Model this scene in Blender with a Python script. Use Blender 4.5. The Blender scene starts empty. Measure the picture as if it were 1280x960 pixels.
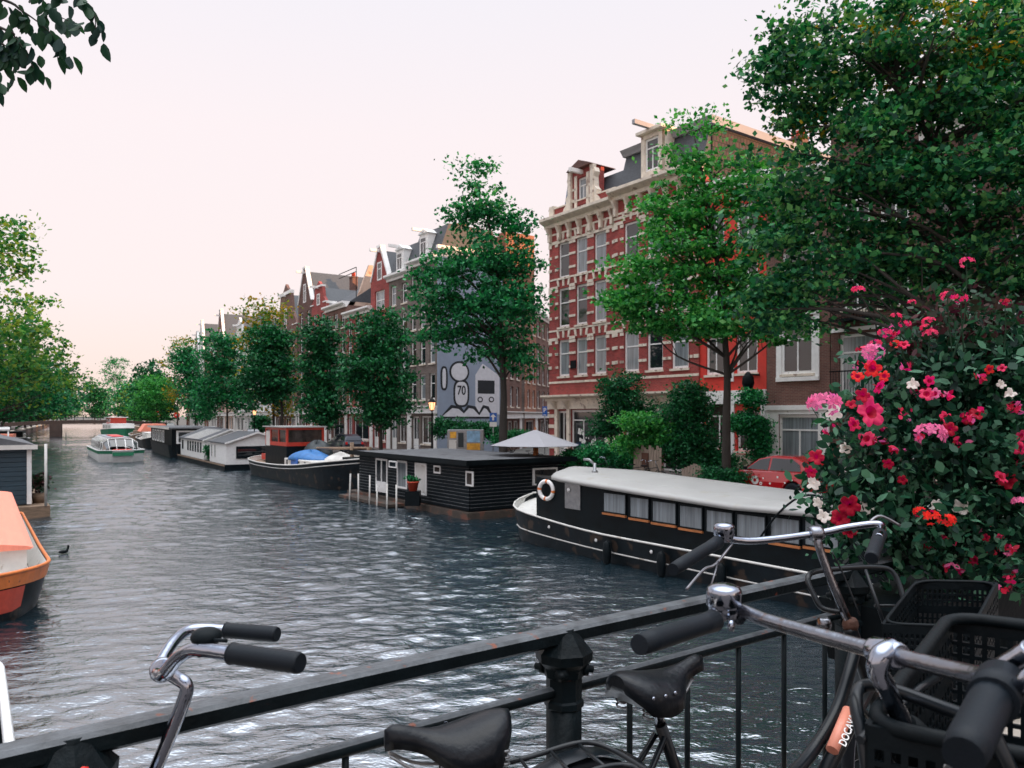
import bpy, math, random
import numpy as np
from mathutils import Vector, Matrix
R = math.radians
scene = bpy.context.scene
COL = scene.collection
F = 950.0            # focal length in pixels of the 1280 wide photograph
EYE = 4.0
STREET = 1.2

# ------------------------------------------------------------------ canal frame
_T = [(0.0, 0.0, 0.0)]
def _theta(s):
    t = min(max((s - 50.0) / 60.0, 0), 1)
    return R(35.47 - 6.0 * t)
_xs, _ys = [0.0], [0.0]
for i in range(1600):
    th = _theta(i * .5 + .25)
    _xs.append(_xs[-1] - math.sin(th) * .5); _ys.append(_ys[-1] + math.cos(th) * .5)
def P(s, n, z=0.0):
    th = _theta(s)
    if s < 0:
        cx, cy = -math.sin(th) * s, math.cos(th) * s
    else:
        k = min(int(s * 2), 1599); f = s * 2 - k
        cx = _xs[k] + (_xs[k + 1] - _xs[k]) * f; cy = _ys[k] + (_ys[k + 1] - _ys[k]) * f
    return Vector((cx + n * math.cos(th), cy + n * math.sin(th), z))
def ang(s):                       # angle of the local x axis (along the quay, towards the camera)
    th = _theta(s)
    return math.atan2(-math.cos(th), math.sin(th))
def s_px(px, n):
    lo, hi = (-2.0 if n > 5 else 4.0), 600.0
    for _ in range(60):
        m = (lo + hi) / 2; p = P(m, n)
        x = 640 + F * p.x / p.y if p.y > .1 else 1e6
        if x > px: lo = m
        else: hi = m
    return lo
def W(px, py, Y):
    return Vector(((px - 640) / F * Y, Y, EYE - (py - 520) / F * Y))
def z_at(py, Y): return EYE - (py - 520) / F * Y

# ------------------------------------------------------------------ mesh builder
class MB:
    def __init__(s): s.v = []; s.f = []; s.m = []; s.sm = []
    def add(s, vs, fs, mi=0, smooth=False):
        b = len(s.v); s.v += [tuple(v) for v in vs]
        for f in fs: s.f.append(tuple(b + i for i in f)); s.m.append(mi); s.sm.append(smooth)
        return s
    def box(s, x0, x1, y0, y1, z0, z1, mi=0):
        vs = [(x, y, z) for z in (z0, z1) for y in (y0, y1) for x in (x0, x1)]
        return s.add(vs, [(0, 2, 3, 1), (4, 5, 7, 6), (0, 1, 5, 4), (2, 6, 7, 3), (0, 4, 6, 2), (1, 3, 7, 5)], mi)
    def prism(s, poly, axis, a, b, mi=0, smooth=False):
        n = len(poly)
        def pt(p, h):
            if axis == 'y': return (p[0], h, p[1])
            if axis == 'x': return (h, p[0], p[1])
            return (p[0], p[1], h)
        vs = [pt(p, a) for p in poly] + [pt(p, b) for p in poly]
        s.add(vs, [tuple(range(n))[::-1], tuple(range(n, 2 * n))], mi)
        b0 = len(s.v) - 2 * n
        for i in range(n):
            j = (i + 1) % n
            s.f.append((b0 + i, b0 + j, b0 + n + j, b0 + n + i)); s.m.append(mi); s.sm.append(smooth)
        return s
    def tube(s, path, r, seg=8, mi=0, caps=True):
        path = [Vector(p) for p in path]; n = len(path)
        rs = r if isinstance(r, (list, tuple)) else [r] * n
        t0 = (path[1] - path[0]).normalized()
        up = Vector((0, 0, 1)) if abs(t0.z) < .9 else Vector((1, 0, 0))
        u = t0.cross(up).normalized(); vs = []
        for i in range(n):
            t = (path[min(i + 1, n - 1)] - path[max(i - 1, 0)]).normalized()
            u = (u - t * u.dot(t)).normalized(); w = t.cross(u)
            for k in range(seg):
                a = 2 * math.pi * k / seg
                vs.append(path[i] + (u * math.cos(a) + w * math.sin(a)) * rs[i])
        fs = []
        for i in range(n - 1):
            for k in range(seg):
                k2 = (k + 1) % seg
                fs.append((i * seg + k, i * seg + k2, (i + 1) * seg + k2, (i + 1) * seg + k))
        s.add(vs, fs, mi, True)
        if caps:
            b = len(s.v) - n * seg
            s.f.append(tuple(b + k for k in range(seg))[::-1]); s.m.append(mi); s.sm.append(False)
            s.f.append(tuple(b + (n - 1) * seg + k for k in range(seg))); s.m.append(mi); s.sm.append(False)
        return s
    def lathe(s, prof, seg=20, c=(0, 0, 0), mi=0, axis=(0, 0, 1), smooth=True):
        ax = Vector(axis).normalized(); q = Vector((0, 0, 1)).rotation_difference(ax).to_matrix(); c = Vector(c)
        vs = []
        for (r, z) in prof:
            for k in range(seg):
                a = 2 * math.pi * k / seg
                vs.append(c + q @ Vector((r * math.cos(a), r * math.sin(a), z)))
        fs = [(i * seg + k, i * seg + (k + 1) % seg, (i + 1) * seg + (k + 1) % seg, (i + 1) * seg + k)
              for i in range(len(prof) - 1) for k in range(seg)]
        s.add(vs, fs, mi, smooth)
        b = len(s.v) - len(vs)
        s.f.append(tuple(b + k for k in range(seg))[::-1]); s.m.append(mi); s.sm.append(False)
        s.f.append(tuple(b + (len(prof) - 1) * seg + k for k in range(seg))); s.m.append(mi); s.sm.append(False)
        return s
    def loft(s, rings, mi=0, smooth=True, closed=True, caps=True):
        n = len(rings[0]); vs = [p for r in rings for p in r]; fs = []
        for i in range(len(rings) - 1):
            for k in range(n if closed else n - 1):
                k2 = (k + 1) % n
                fs.append((i * n + k, i * n + k2, (i + 1) * n + k2, (i + 1) * n + k))
        s.add(vs, fs, mi, smooth)
        if caps and closed:
            b = len(s.v) - len(vs)
            s.f.append(tuple(b + k for k in range(n))[::-1]); s.m.append(mi); s.sm.append(False)
            s.f.append(tuple(b + len(vs) - n + k for k in range(n))); s.m.append(mi); s.sm.append(False)
        return s
    def xf(s, M, start=0):
        for i in range(start, len(s.v)): s.v[i] = tuple(M @ Vector(s.v[i]))
        return s
    def mesh(s, name, mats):
        me = bpy.data.meshes.new(name); me.from_pydata(s.v, [], s.f); me.update()
        if not isinstance(mats, (list, tuple)): mats = [mats]
        for m in mats: me.materials.append(m)
        me.polygons.foreach_set('material_index', s.m)
        me.polygons.foreach_set('use_smooth', s.sm); me.update()
        return me
    def build(s, name, mats, parent=None, bevel=0, loc=None, seg=2):
        o = bpy.data.objects.new(name, s.mesh(name, mats)); COL.objects.link(o)
        if parent: o.parent = parent
        if loc is not None: o.location = loc
        if bevel:
            b = o.modifiers.new('bevel', 'BEVEL'); b.width = bevel; b.segments = seg; b.limit_method = 'ANGLE'; b.angle_limit = R(40)
        return o

def spline(pts, k=6):
    pts = [Vector(p) for p in pts]; out = []
    for i in range(len(pts) - 1):
        a = pts[max(i - 1, 0)]; b = pts[i]; c = pts[i + 1]; d = pts[min(i + 2, len(pts) - 1)]
        for j in range(k):
            t = j / k
            out.append(.5 * ((2 * b) + (c - a) * t + (2 * a - 5 * b + 4 * c - d) * t * t + (3 * b - a - 3 * c + d) * t ** 3))
    out.append(pts[-1]); return out

def tag(o, label=None, cat=None, group=None, kind=None):
    if label: o['label'] = label
    if cat: o['category'] = cat
    if group: o['group'] = group
    if kind: o['kind'] = kind
    return o
def thing(name, label, cat, loc=(0, 0, 0), rz=0, group=None):
    o = bpy.data.objects.new(name, None); COL.objects.link(o); o.empty_display_size = .2
    o.location = loc; o.rotation_euler = (0, 0, rz)
    return tag(o, label, cat, group)
def inst(name, me, parent, loc=(0, 0, 0), rz=0):
    o = bpy.data.objects.new(name, me); COL.objects.link(o); o.parent = parent
    o.location = loc; o.rotation_euler = (0, 0, rz); return o
def copy_tree(o, parent=None):
    c = o.copy(); COL.objects.link(c)
    if parent: c.parent = parent
    for ch in [x for x in COL.objects if x.parent == o]: copy_tree(ch, c)
    return c
def text_mesh(txt, size, mat, parent, M, name='lettering', ext=.002, bold=0):
    cu = bpy.data.curves.new(name, 'FONT'); cu.body = txt; cu.size = size; cu.extrude = ext; cu.align_x = 'CENTER'; cu.align_y = 'CENTER'; cu.offset = bold
    t = bpy.data.objects.new(name, cu); COL.objects.link(t)
    dg = bpy.context.evaluated_depsgraph_get(); me = bpy.data.meshes.new_from_object(t.evaluated_get(dg))
    bpy.data.objects.remove(t); me.materials.clear(); me.materials.append(mat)
    o = bpy.data.objects.new(name, me); COL.objects.link(o); o.parent = parent; o.matrix_local = M
    return o

# ------------------------------------------------------------------ materials
def nt(name):
    m = bpy.data.materials.new(name); m.use_nodes = True; t = m.node_tree; return m, t, t.nodes['Principled BSDF']
def ramp(t, stops):
    r = t.nodes.new('ShaderNodeValToRGB'); e = r.color_ramp.elements
    while len(e) > 1: e.remove(e[-1])
    e[0].position = stops[0][0]; e[0].color = (*stops[0][1], 1)
    for p, c in stops[1:]:
        x = e.new(p); x.color = (*c, 1)
    return r
def mul(c, k): return tuple(min(1, max(0, x * k)) for x in c)
def mat(name, c, rough=.6, metal=0, var=.25, scale=3, bump=.0, bscale=40, dirt=None, spec=.5, coat=0, coords='Object', stretch=(1, 1, 1)):
    m, t, b = nt(name)
    tc = t.nodes.new('ShaderNodeTexCoord'); mp = t.nodes.new('ShaderNodeMapping'); mp.inputs['Scale'].default_value = stretch
    t.links.new(tc.outputs[coords], mp.inputs[0])
    n = t.nodes.new('ShaderNodeTexNoise'); n.inputs['Scale'].default_value = scale; n.inputs['Detail'].default_value = 6; n.inputs['Roughness'].default_value = .65
    t.links.new(mp.outputs[0], n.inputs['Vector'])
    st = [(.3, mul(c, 1 - var)), (.7, mul(c, 1 + var))]
    r = ramp(t, st); t.links.new(n.outputs[0], r.inputs[0]); out = r.outputs[0]
    if dirt:
        dc, th, ds = dirt
        n2 = t.nodes.new('ShaderNodeTexNoise'); n2.inputs['Scale'].default_value = ds; n2.inputs['Detail'].default_value = 8
        t.links.new(mp.outputs[0], n2.inputs['Vector'])
        r2 = ramp(t, [(th, (0, 0, 0)), (th + .06, (1, 1, 1))]); t.links.new(n2.outputs[0], r2.inputs[0])
        mx = t.nodes.new('ShaderNodeMix'); mx.data_type = 'RGBA'
        t.links.new(r2.outputs[0], mx.inputs[0]); t.links.new(out, mx.inputs[6]); mx.inputs[7].default_value = (*dc, 1); out = mx.outputs[2]
    t.links.new(out, b.inputs['Base Color'])
    b.inputs['Roughness'].default_value = rough; b.inputs['Metallic'].default_value = metal
    b.inputs['Specular IOR Level'].default_value = spec; b.inputs['Coat Weight'].default_value = coat
    if rough > .1:
        rr = t.nodes.new('ShaderNodeMapRange'); rr.inputs['To Min'].default_value = rough * .8; rr.inputs['To Max'].default_value = min(1, rough * 1.25)
        t.links.new(n.outputs[0], rr.inputs[0]); t.links.new(rr.outputs[0], b.inputs['Roughness'])
    if bump:
        n3 = t.nodes.new('ShaderNodeTexNoise'); n3.inputs['Scale'].default_value = bscale; n3.inputs['Detail'].default_value = 4
        t.links.new(mp.outputs[0], n3.inputs['Vector'])
        bp = t.nodes.new('ShaderNodeBump'); bp.inputs['Strength'].default_value = bump; bp.inputs['Distance'].default_value = .02
        t.links.new(n3.outputs[0], bp.inputs['Height']); t.links.new(bp.outputs[0], b.inputs['Normal'])
    return m
def brick(name, c1, c2, mortar, bw=.22, rh=.065, ms=.008, var=.35):
    m, t, b = nt(name)
    tc = t.nodes.new('ShaderNodeTexCoord'); sp = t.nodes.new('ShaderNodeSeparateXYZ'); cb = t.nodes.new('ShaderNodeCombineXYZ')
    ad = t.nodes.new('ShaderNodeMath'); t.links.new(tc.outputs['Object'], sp.inputs[0])
    t.links.new(sp.outputs[0], ad.inputs[0]); t.links.new(sp.outputs[1], ad.inputs[1])
    t.links.new(ad.outputs[0], cb.inputs[0]); t.links.new(sp.outputs[2], cb.inputs[1])
    br = t.nodes.new('ShaderNodeTexBrick'); t.links.new(cb.outputs[0], br.inputs['Vector'])
    br.inputs['Scale'].default_value = 1; br.inputs['Brick Width'].default_value = bw; br.inputs['Row Height'].default_value = rh
    br.inputs['Mortar Size'].default_value = ms; br.inputs['Mortar Smooth'].default_value = .2; br.inputs['Bias'].default_value = 0
    br.inputs['Color1'].default_value = (*c1, 1); br.inputs['Color2'].default_value = (*c2, 1); br.inputs['Mortar'].default_value = (*mortar, 1)
    n = t.nodes.new('ShaderNodeTexNoise'); n.inputs['Scale'].default_value = .7; n.inputs['Detail'].default_value = 7; n.inputs['Roughness'].default_value = .7
    t.links.new(tc.outputs['Object'], n.inputs['Vector'])
    r = ramp(t, [(.3, (1 - var,) * 3), (.7, (1 + var * .4,) * 3)]); t.links.new(n.outputs[0], r.inputs[0])
    mx = t.nodes.new('ShaderNodeMix'); mx.data_type = 'RGBA'; mx.blend_type = 'MULTIPLY'; mx.inputs[0].default_value = 1
    t.links.new(br.outputs[0], mx.inputs[6]); t.links.new(r.outputs[0], mx.inputs[7]); t.links.new(mx.outputs[2], b.inputs['Base Color'])
    bp = t.nodes.new('ShaderNodeBump'); bp.inputs['Strength'].default_value = .5; bp.inputs['Distance'].default_value = .01; bp.invert = True
    t.links.new(br.outputs['Fac'], bp.inputs['Height']); t.links.new(bp.outputs[0], b.inputs['Normal'])
    b.inputs['Roughness'].default_value = .85
    return m
def leaf_mat(name, cols, trans=.35, rough=.5):
    m, t, b = nt(name)
    g = t.nodes.new('ShaderNodeNewGeometry')
    k = len(cols); r = ramp(t, [((i + .5) / k, c) for i, c in enumerate(cols)]); t.links.new(g.outputs['Random Per Island'], r.inputs[0])
    t.links.new(r.outputs[0], b.inputs['Base Color']); b.inputs['Roughness'].default_value = rough; b.inputs['Specular IOR Level'].default_value = .2
    tr = t.nodes.new('ShaderNodeBsdfTranslucent')
    hs = t.nodes.new('ShaderNodeHueSaturation'); hs.inputs['Hue'].default_value = .47; hs.inputs['Value'].default_value = 1.6; hs.inputs['Saturation'].default_value = 1.1
    t.links.new(r.outputs[0], hs.inputs['Color']); t.links.new(hs.outputs[0], tr.inputs[0])
    mx = t.nodes.new('ShaderNodeMixShader'); mx.inputs[0].default_value = trans
    t.links.new(b.outputs[0], mx.inputs[1]); t.links.new(tr.outputs[0], mx.inputs[2]); t.links.new(mx.outputs[0], t.nodes['Material Output'].inputs[0])
    return m
def glass(name, c=(.015, .02, .025), rough=.04, tint=None):
    m = mat(name, c, rough, 0, .5, .9, spec=.9)
    return m
def emis(name, c, s):
    m, t, b = nt(name); b.inputs['Base Color'].default_value = (*c, 1); b.inputs['Emission Color'].default_value = (*c, 1); b.inputs['Emission Strength'].default_value = s
    return m

M = {}
M['water'] = None
M['brick_red'] = brick('red brick', (.40, .05, .045), (.24, .03, .028), (.34, .14, .12))
M['brick_dark'] = brick('dark brick', (.15, .06, .045), (.085, .035, .03), (.17, .12, .10))
M['brick_brown'] = brick('brown brick', (.20, .085, .065), (.13, .055, .045), (.22, .17, .14))
M['brick_grey'] = brick('grey brown brick', (.19, .15, .13), (.13, .10, .09), (.25, .22, .2))
M['brick_orange'] = brick('orange brick', (.38, .13, .06), (.28, .09, .05), (.35, .25, .2))
M['brick_quay'] = brick('quay brick', (.12, .06, .045), (.07, .04, .035), (.15, .13, .11))
M['stone'] = mat('cream stone', (.72, .64, .54), .75, 0, .22, 2.5, .15, 30, ((.36, .27, .22), .60, 2.2))
M['stucco_white'] = mat('white stucco', (.72, .72, .70), .8, 0, .1, 1.5, .1, 30, ((.45, .44, .42), .64, 2))
M['stucco_red'] = mat('red painted stucco', (.62, .045, .03), .75, 0, .16, 2, .2, 20)
M['plaster_tan'] = mat('tan plaster', (.52, .38, .30), .85, 0, .2, 1.2, .2, 12, ((.35, .22, .16), .58, 1.4))
M['mural_blue'] = mat('blue grey wall paint', (.27, .33, .42), .8, 0, .12, .8, .15, 15)
M['mural_white'] = mat('white wall paint', (.66, .68, .72), .8, 0, .12, 3)
M['mural_line'] = mat('black wall paint', (.02, .025, .03), .8, 0, .3, 3)
M['white'] = mat('white woodwork paint', (.82, .82, .81), .5, 0, .08, 4, 0, 40, ((.5, .49, .46), .66, 5))
M['white2'] = mat('offwhite boat paint', (.66, .65, .62), .45, 0, .1, 3, 0, 40, ((.42, .38, .33), .62, 4))
M['slate'] = mat('roof slate', (.055, .062, .072), .6, 0, .4, 6, .5, 25, stretch=(1, 1, 3))
M['tile'] = brick('dark roof tiles', (.05, .045, .05), (.09, .06, .06), (.02, .02, .02), .24, .3, .03)
M['lead'] = mat('blue grey lead', (.13, .19, .28), .45, .2, .2, 4)
M['glass'] = glass('window glass')
M['curtain'] = mat('curtained pane', (.21, .24, .26), .12, 0, .45, 2.2, spec=.8, stretch=(6, 6, .2))
M['dim'] = mat('dim interior pane', (.05, .04, .035), .08, 0, .7, 2, spec=.8)
M['black'] = mat('black paint', (.003, .006, .008), .5, 0, .4, 3, .1, 30, spec=.12)
M['black_wood'] = mat('black stained boards', (.006, .010, .013), .6, 0, .5, 4, .4, 30, spec=.1, stretch=(1, 1, 8))
M['navy_wood'] = mat('dark blue boards', (.02, .045, .065), .5, 0, .3, 2, .4, 30, stretch=(1, 1, 8))
M['hull_black'] = mat('black hull steel', (.005, .009, .012), .42, 0, .6, 1.6, .15, 6, ((.05, .036, .028), .58, 2.2), spec=.15)
M['hull_green'] = mat('green hull paint', (.02, .22, .11), .35, 0, .2, 2)
M['orange'] = mat('orange hull paint', (.72, .2, .05), .45, 0, .2, 3, 0, 20, ((.3, .1, .05), .66, 6))
M['red_hull'] = mat('red hull paint', (.55, .07, .04), .45, 0, .25, 3)
M['salmon'] = mat('salmon deck canvas', (.86, .27, .18), .6, 0, .10, 2, .25, 14, stretch=(1, 6, 1))
M['red_cabin'] = mat('red cabin paint', (.50, .045, .025), .4, 0, .2, 4)
M['roof_grey'] = mat('grey roof felt', (.11, .115, .125), .75, 0, .3, 2.5, .5, 60, ((.05, .05, .055), .6, 1.5))
M['roof_light'] = mat('light grey boat roof', (.38, .38, .37), .55, 0, .08, .9, .1, 10, ((.36, .35, .32), .62, 2.2))
M['wood'] = mat('weathered wood', (.22, .15, .10), .7, 0, .35, 3, .4, 20, stretch=(1, 1, 6))
M['varnish'] = mat('varnished wood', (.42, .15, .05), .35, 0, .25, 4)
M['asphalt'] = mat('street brick paving', (.10, .085, .08), .85, 0, .3, 2, .4, 30)
M['ground'] = mat('ground', (.08, .08, .075), .9, 0, .3, .2, .2, 10)
M['bark'] = mat('tree bark', (.035, .030, .026), .9, 0, .4, 6, .8, 25, stretch=(1, 1, .3))
M['chrome'] = mat('chrome', (.34, .37, .44), .12, 1, .10, 6, .05, 60, ((.25, .13, .07), .68, 18))
M['chrome_dull'] = mat('dull chrome', (.24, .25, .28), .25, 1, .2, 8, .1, 60, ((.18, .09, .05), .58, 22))
M['rubber'] = mat('black rubber grip', (.005, .009, .014), .5, 0, .2, 20, .08, 400, spec=.22)
M['leather'] = mat('black saddle leather', (.003, .005, .008), .33, 0, .3, 8, .12, 70, spec=.3)
M['frame_black'] = mat('black bicycle paint', (.006, .009, .012), .28, 0, .4, 8, 0, 40, ((.10, .045, .03), .74, 30), spec=.35)
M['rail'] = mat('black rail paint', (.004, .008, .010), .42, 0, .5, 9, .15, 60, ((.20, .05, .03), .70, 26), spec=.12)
M['rail_top'] = mat('sky sheen rail top paint', (.09, .10, .11), .4, 0, .5, 14, .15, 90, ((.22, .08, .05), .64, 24), spec=.3)  # sky sheen painted as grey for the upper faces, plus rust patches
M['plastic'] = mat('black crate plastic', (.003, .006, .008), .5, 0, .3, 10, .1, 60, spec=.15)
M['steel'] = mat('grey steel', (.3, .31, .32), .4, .8, .2, 8)
M['rust'] = mat('rusty metal', (.10, .045, .03), .7, .3, .4, 20, .3, 60)
M['red_paint'] = mat('red spray paint', (.85, .03, .02), .5, 0, .2, 30)
M['tarp'] = mat('blue tarpaulin', (.03, .16, .42), .5, 0, .25, 3, .6, 8)
M['dark_tarp'] = mat('dark tarpaulin', (.02, .03, .035), .55, 0, .25, 3, .6, 8)
M['umbrella'] = mat('grey canvas', (.33, .33, .36), .8, 0, .05, 4, .15, 90)
M['red_car'] = mat('red car paint', (.42, .006, .012), .25, 0, .04, 2, coat=1)
M['sign_blue'] = mat('blue sign', (.02, .13, .50), .4, 0, .05, 4)
M['sign_red'] = mat('red sign', (.75, .02, .015), .4, 0, .05, 4)
M['terracotta'] = mat('red flower pot', (.6, .08, .04), .6, 0, .15, 8)
M['poster_yellow'] = mat('orange poster', (.8, .35, .04), .5, 0, .5, 3)
M['poster_blue'] = mat('blue poster', (.25, .45, .65), .4, 0, .35, 4)
M['graffiti'] = mat('sprayed panel', (.45, .38, .30), .7, 0, .1, 3, 0, 40, ((.08, .10, .05), .52, 4.5))
M['fence_wood'] = mat('grey fence boards', (.26, .21, .17), .8, 0, .35, 5, .3, 20, stretch=(8, 8, .6))
M['lamp_glass'] = emis('lit lamp glass', (1.0, .42, .20), 1.6)
M['lamp_clear'] = mat('clear lamp glass', (.35, .38, .4), .15, 0, .2, 3)
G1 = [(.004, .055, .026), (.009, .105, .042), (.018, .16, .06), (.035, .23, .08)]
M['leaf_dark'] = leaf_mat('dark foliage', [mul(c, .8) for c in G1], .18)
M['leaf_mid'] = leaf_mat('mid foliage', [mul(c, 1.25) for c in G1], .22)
M['leaf_light'] = leaf_mat('light foliage', [(.014, .13, .035), (.028, .21, .05), (.055, .31, .075), (.10, .38, .09)], .3)
M['leaf_big'] = leaf_mat('broad tree foliage', [(.004, .045, .024), (.009, .08, .036), (.018, .14, .055), (.045, .23, .08), (.10, .28, .08)], .22)
M['leaf_yellow'] = leaf_mat('yellowing and sunlit foliage', [(.03, .12, .02), (.08, .18, .02), (.22, .24, .03), (.40, .26, .02)], .4)  # yellow tones double as low sunlight painted onto crowns
M['leaf_left'] = leaf_mat('left bank foliage', [(.010, .09, .03), (.025, .15, .035), (.06, .21, .04), (.15, .24, .04)], .35)
M['leaf_elm'] = leaf_mat('elm leaves', [(.010, .035, .030), (.014, .05, .03), (.02, .065, .03)], .25)
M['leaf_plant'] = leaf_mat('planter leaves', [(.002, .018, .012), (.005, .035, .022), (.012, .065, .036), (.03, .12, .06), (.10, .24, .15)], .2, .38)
M['leaf_red'] = leaf_mat('reddish stems', [(.05, .012, .015), (.012, .045, .022), (.02, .06, .03), (.09, .03, .03)], .25)
for k, c in {'pink': (.78, .05, .14), 'hotpink': (.80, .03, .11), 'lightpink': (.78, .17, .34), 'crimson': (.45, .008, .03), 'scarlet': (.85, .03, .012), 'petalwhite': (.80, .74, .68)}.items():
    M[k] = leaf_mat(k + ' petals', [mul(c, .8), c, mul(c, 1.1)], .3)
M['black_edge'] = mat('sky lit board edges', (.16, .17, .18), .55, 0, .6, 3, .2, 30)  # light grey stands in for sky light caught on the board tops
M['lever'] = mat('grey brake lever', (.22, .22, .24), .3, .9, .2, 8)
# ------------------------------------------------------------------ camera, sky, sun
cd = bpy.data.cameras.new('camera'); cam = bpy.data.objects.new('camera', cd); COL.objects.link(cam); scene.camera = cam
cam.location = (0, 0, EYE); cam.rotation_euler = (R(90), 0, 0)
cd.sensor_width = 36; cd.lens = F / 1280 * 36; cd.shift_y = 40 / 1280; cd.clip_start = .05; cd.clip_end = 6000
cd.dof.use_dof = True; cd.dof.focus_distance = 3.2; cd.dof.aperture_fstop = 9
SUN_AZ = math.atan2(.90, -.43)      # direction towards the sun, measured from +Y to +X
SUN_EL = R(6.0)
w = bpy.data.worlds.new('World'); scene.world = w; w.use_nodes = True; t = w.node_tree; bg = t.nodes['Background']
sky = t.nodes.new('ShaderNodeTexSky'); sky.sky_type = 'NISHITA'; sky.sun_disc = False
sky.sun_elevation = SUN_EL; sky.sun_rotation = SUN_AZ; sky.air_density = 1.0; sky.dust_density = 4.0; sky.ozone_density = 1.0
mx = t.nodes.new('ShaderNodeMix'); mx.data_type = 'RGBA'; mx.inputs[0].default_value = .88
t.links.new(sky.outputs[0], mx.inputs[6])
# evening sky tint; the unseen overhead part is brightened to add fill light
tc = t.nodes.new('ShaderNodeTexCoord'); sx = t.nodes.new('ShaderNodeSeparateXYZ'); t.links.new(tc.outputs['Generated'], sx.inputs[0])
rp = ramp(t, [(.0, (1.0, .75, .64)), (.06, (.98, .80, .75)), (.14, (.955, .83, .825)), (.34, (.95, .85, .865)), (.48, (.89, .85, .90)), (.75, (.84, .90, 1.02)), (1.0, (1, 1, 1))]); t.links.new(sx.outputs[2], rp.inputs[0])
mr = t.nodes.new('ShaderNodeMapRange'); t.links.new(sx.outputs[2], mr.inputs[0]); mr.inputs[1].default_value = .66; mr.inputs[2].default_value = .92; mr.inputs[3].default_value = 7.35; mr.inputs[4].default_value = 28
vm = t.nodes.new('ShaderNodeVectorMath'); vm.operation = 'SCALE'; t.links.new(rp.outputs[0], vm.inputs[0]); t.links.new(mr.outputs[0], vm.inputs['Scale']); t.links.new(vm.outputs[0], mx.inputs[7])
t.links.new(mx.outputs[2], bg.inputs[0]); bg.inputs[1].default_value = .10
sl = bpy.data.lights.new('sun', 'SUN'); so = bpy.data.objects.new('sun', sl); COL.objects.link(so)
sl.energy = 4.2; sl.angle = R(.5); sl.color = (1.0, .52, .24)
sd = Vector((math.sin(SUN_AZ) * math.cos(SUN_EL), math.cos(SUN_AZ) * math.cos(SUN_EL), math.sin(SUN_EL)))
so.rotation_euler = sd.to_track_quat('Z', 'Y').to_euler()
vs = scene.view_settings; vs.view_transform = 'Standard'; vs.look = 'None'; vs.exposure = 0.66; vs.gamma = 1; vs.use_curve_mapping = False
scene.cycles.max_bounces = 6; scene.cycles.diffuse_bounces = 3; scene.cycles.glossy_bounces = 3; scene.cycles.transmission_bounces = 3; scene.cycles.transparent_max_bounces = 4
scene.cycles.caustics_reflective = False; scene.cycles.caustics_refractive = False; scene.cycles.use_denoising = True

# ------------------------------------------------------------------ water, banks, streets
def water_mat():
    m, t, b = nt('canal water')
    b.inputs['Base Color'].default_value = (.012, .024, .032, 1); b.inputs['Roughness'].default_value = .03; b.inputs['IOR'].default_value = 5.0; b.inputs['Specular Tint'].default_value = (.92, .96, 1, 1)
    tc = t.nodes.new('ShaderNodeTexCoord'); prev = None
    for sc_, st, di, dt, rz in ((2.4, .7, .05, 3, -22), (9.0, .7, .014, 3, 8)):
        mp = t.nodes.new('ShaderNodeMapping'); mp.inputs['Scale'].default_value = (1, 2.1, 1); mp.inputs['Rotation'].default_value = (0, 0, R(rz))
        t.links.new(tc.outputs['Object'], mp.inputs[0])
        n = t.nodes.new('ShaderNodeTexNoise'); n.inputs['Scale'].default_value = sc_; n.inputs['Detail'].default_value = dt; n.inputs['Roughness'].default_value = .55; n.inputs['Distortion'].default_value = .4
        t.links.new(mp.outputs[0], n.inputs['Vector'])
        bp = t.nodes.new('ShaderNodeBump'); bp.inputs['Strength'].default_value = st; bp.inputs['Distance'].default_value = di
        t.links.new(n.outputs[0], bp.inputs['Height'])
        if prev: t.links.new(prev.outputs[0], bp.inputs['Normal'])
        prev = bp
    t.links.new(prev.outputs[0], b.inputs['Normal'])
    return m
M['water'] = water_mat()
QR, QL, FAC = 20.9, -2.8, 27.9
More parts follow.
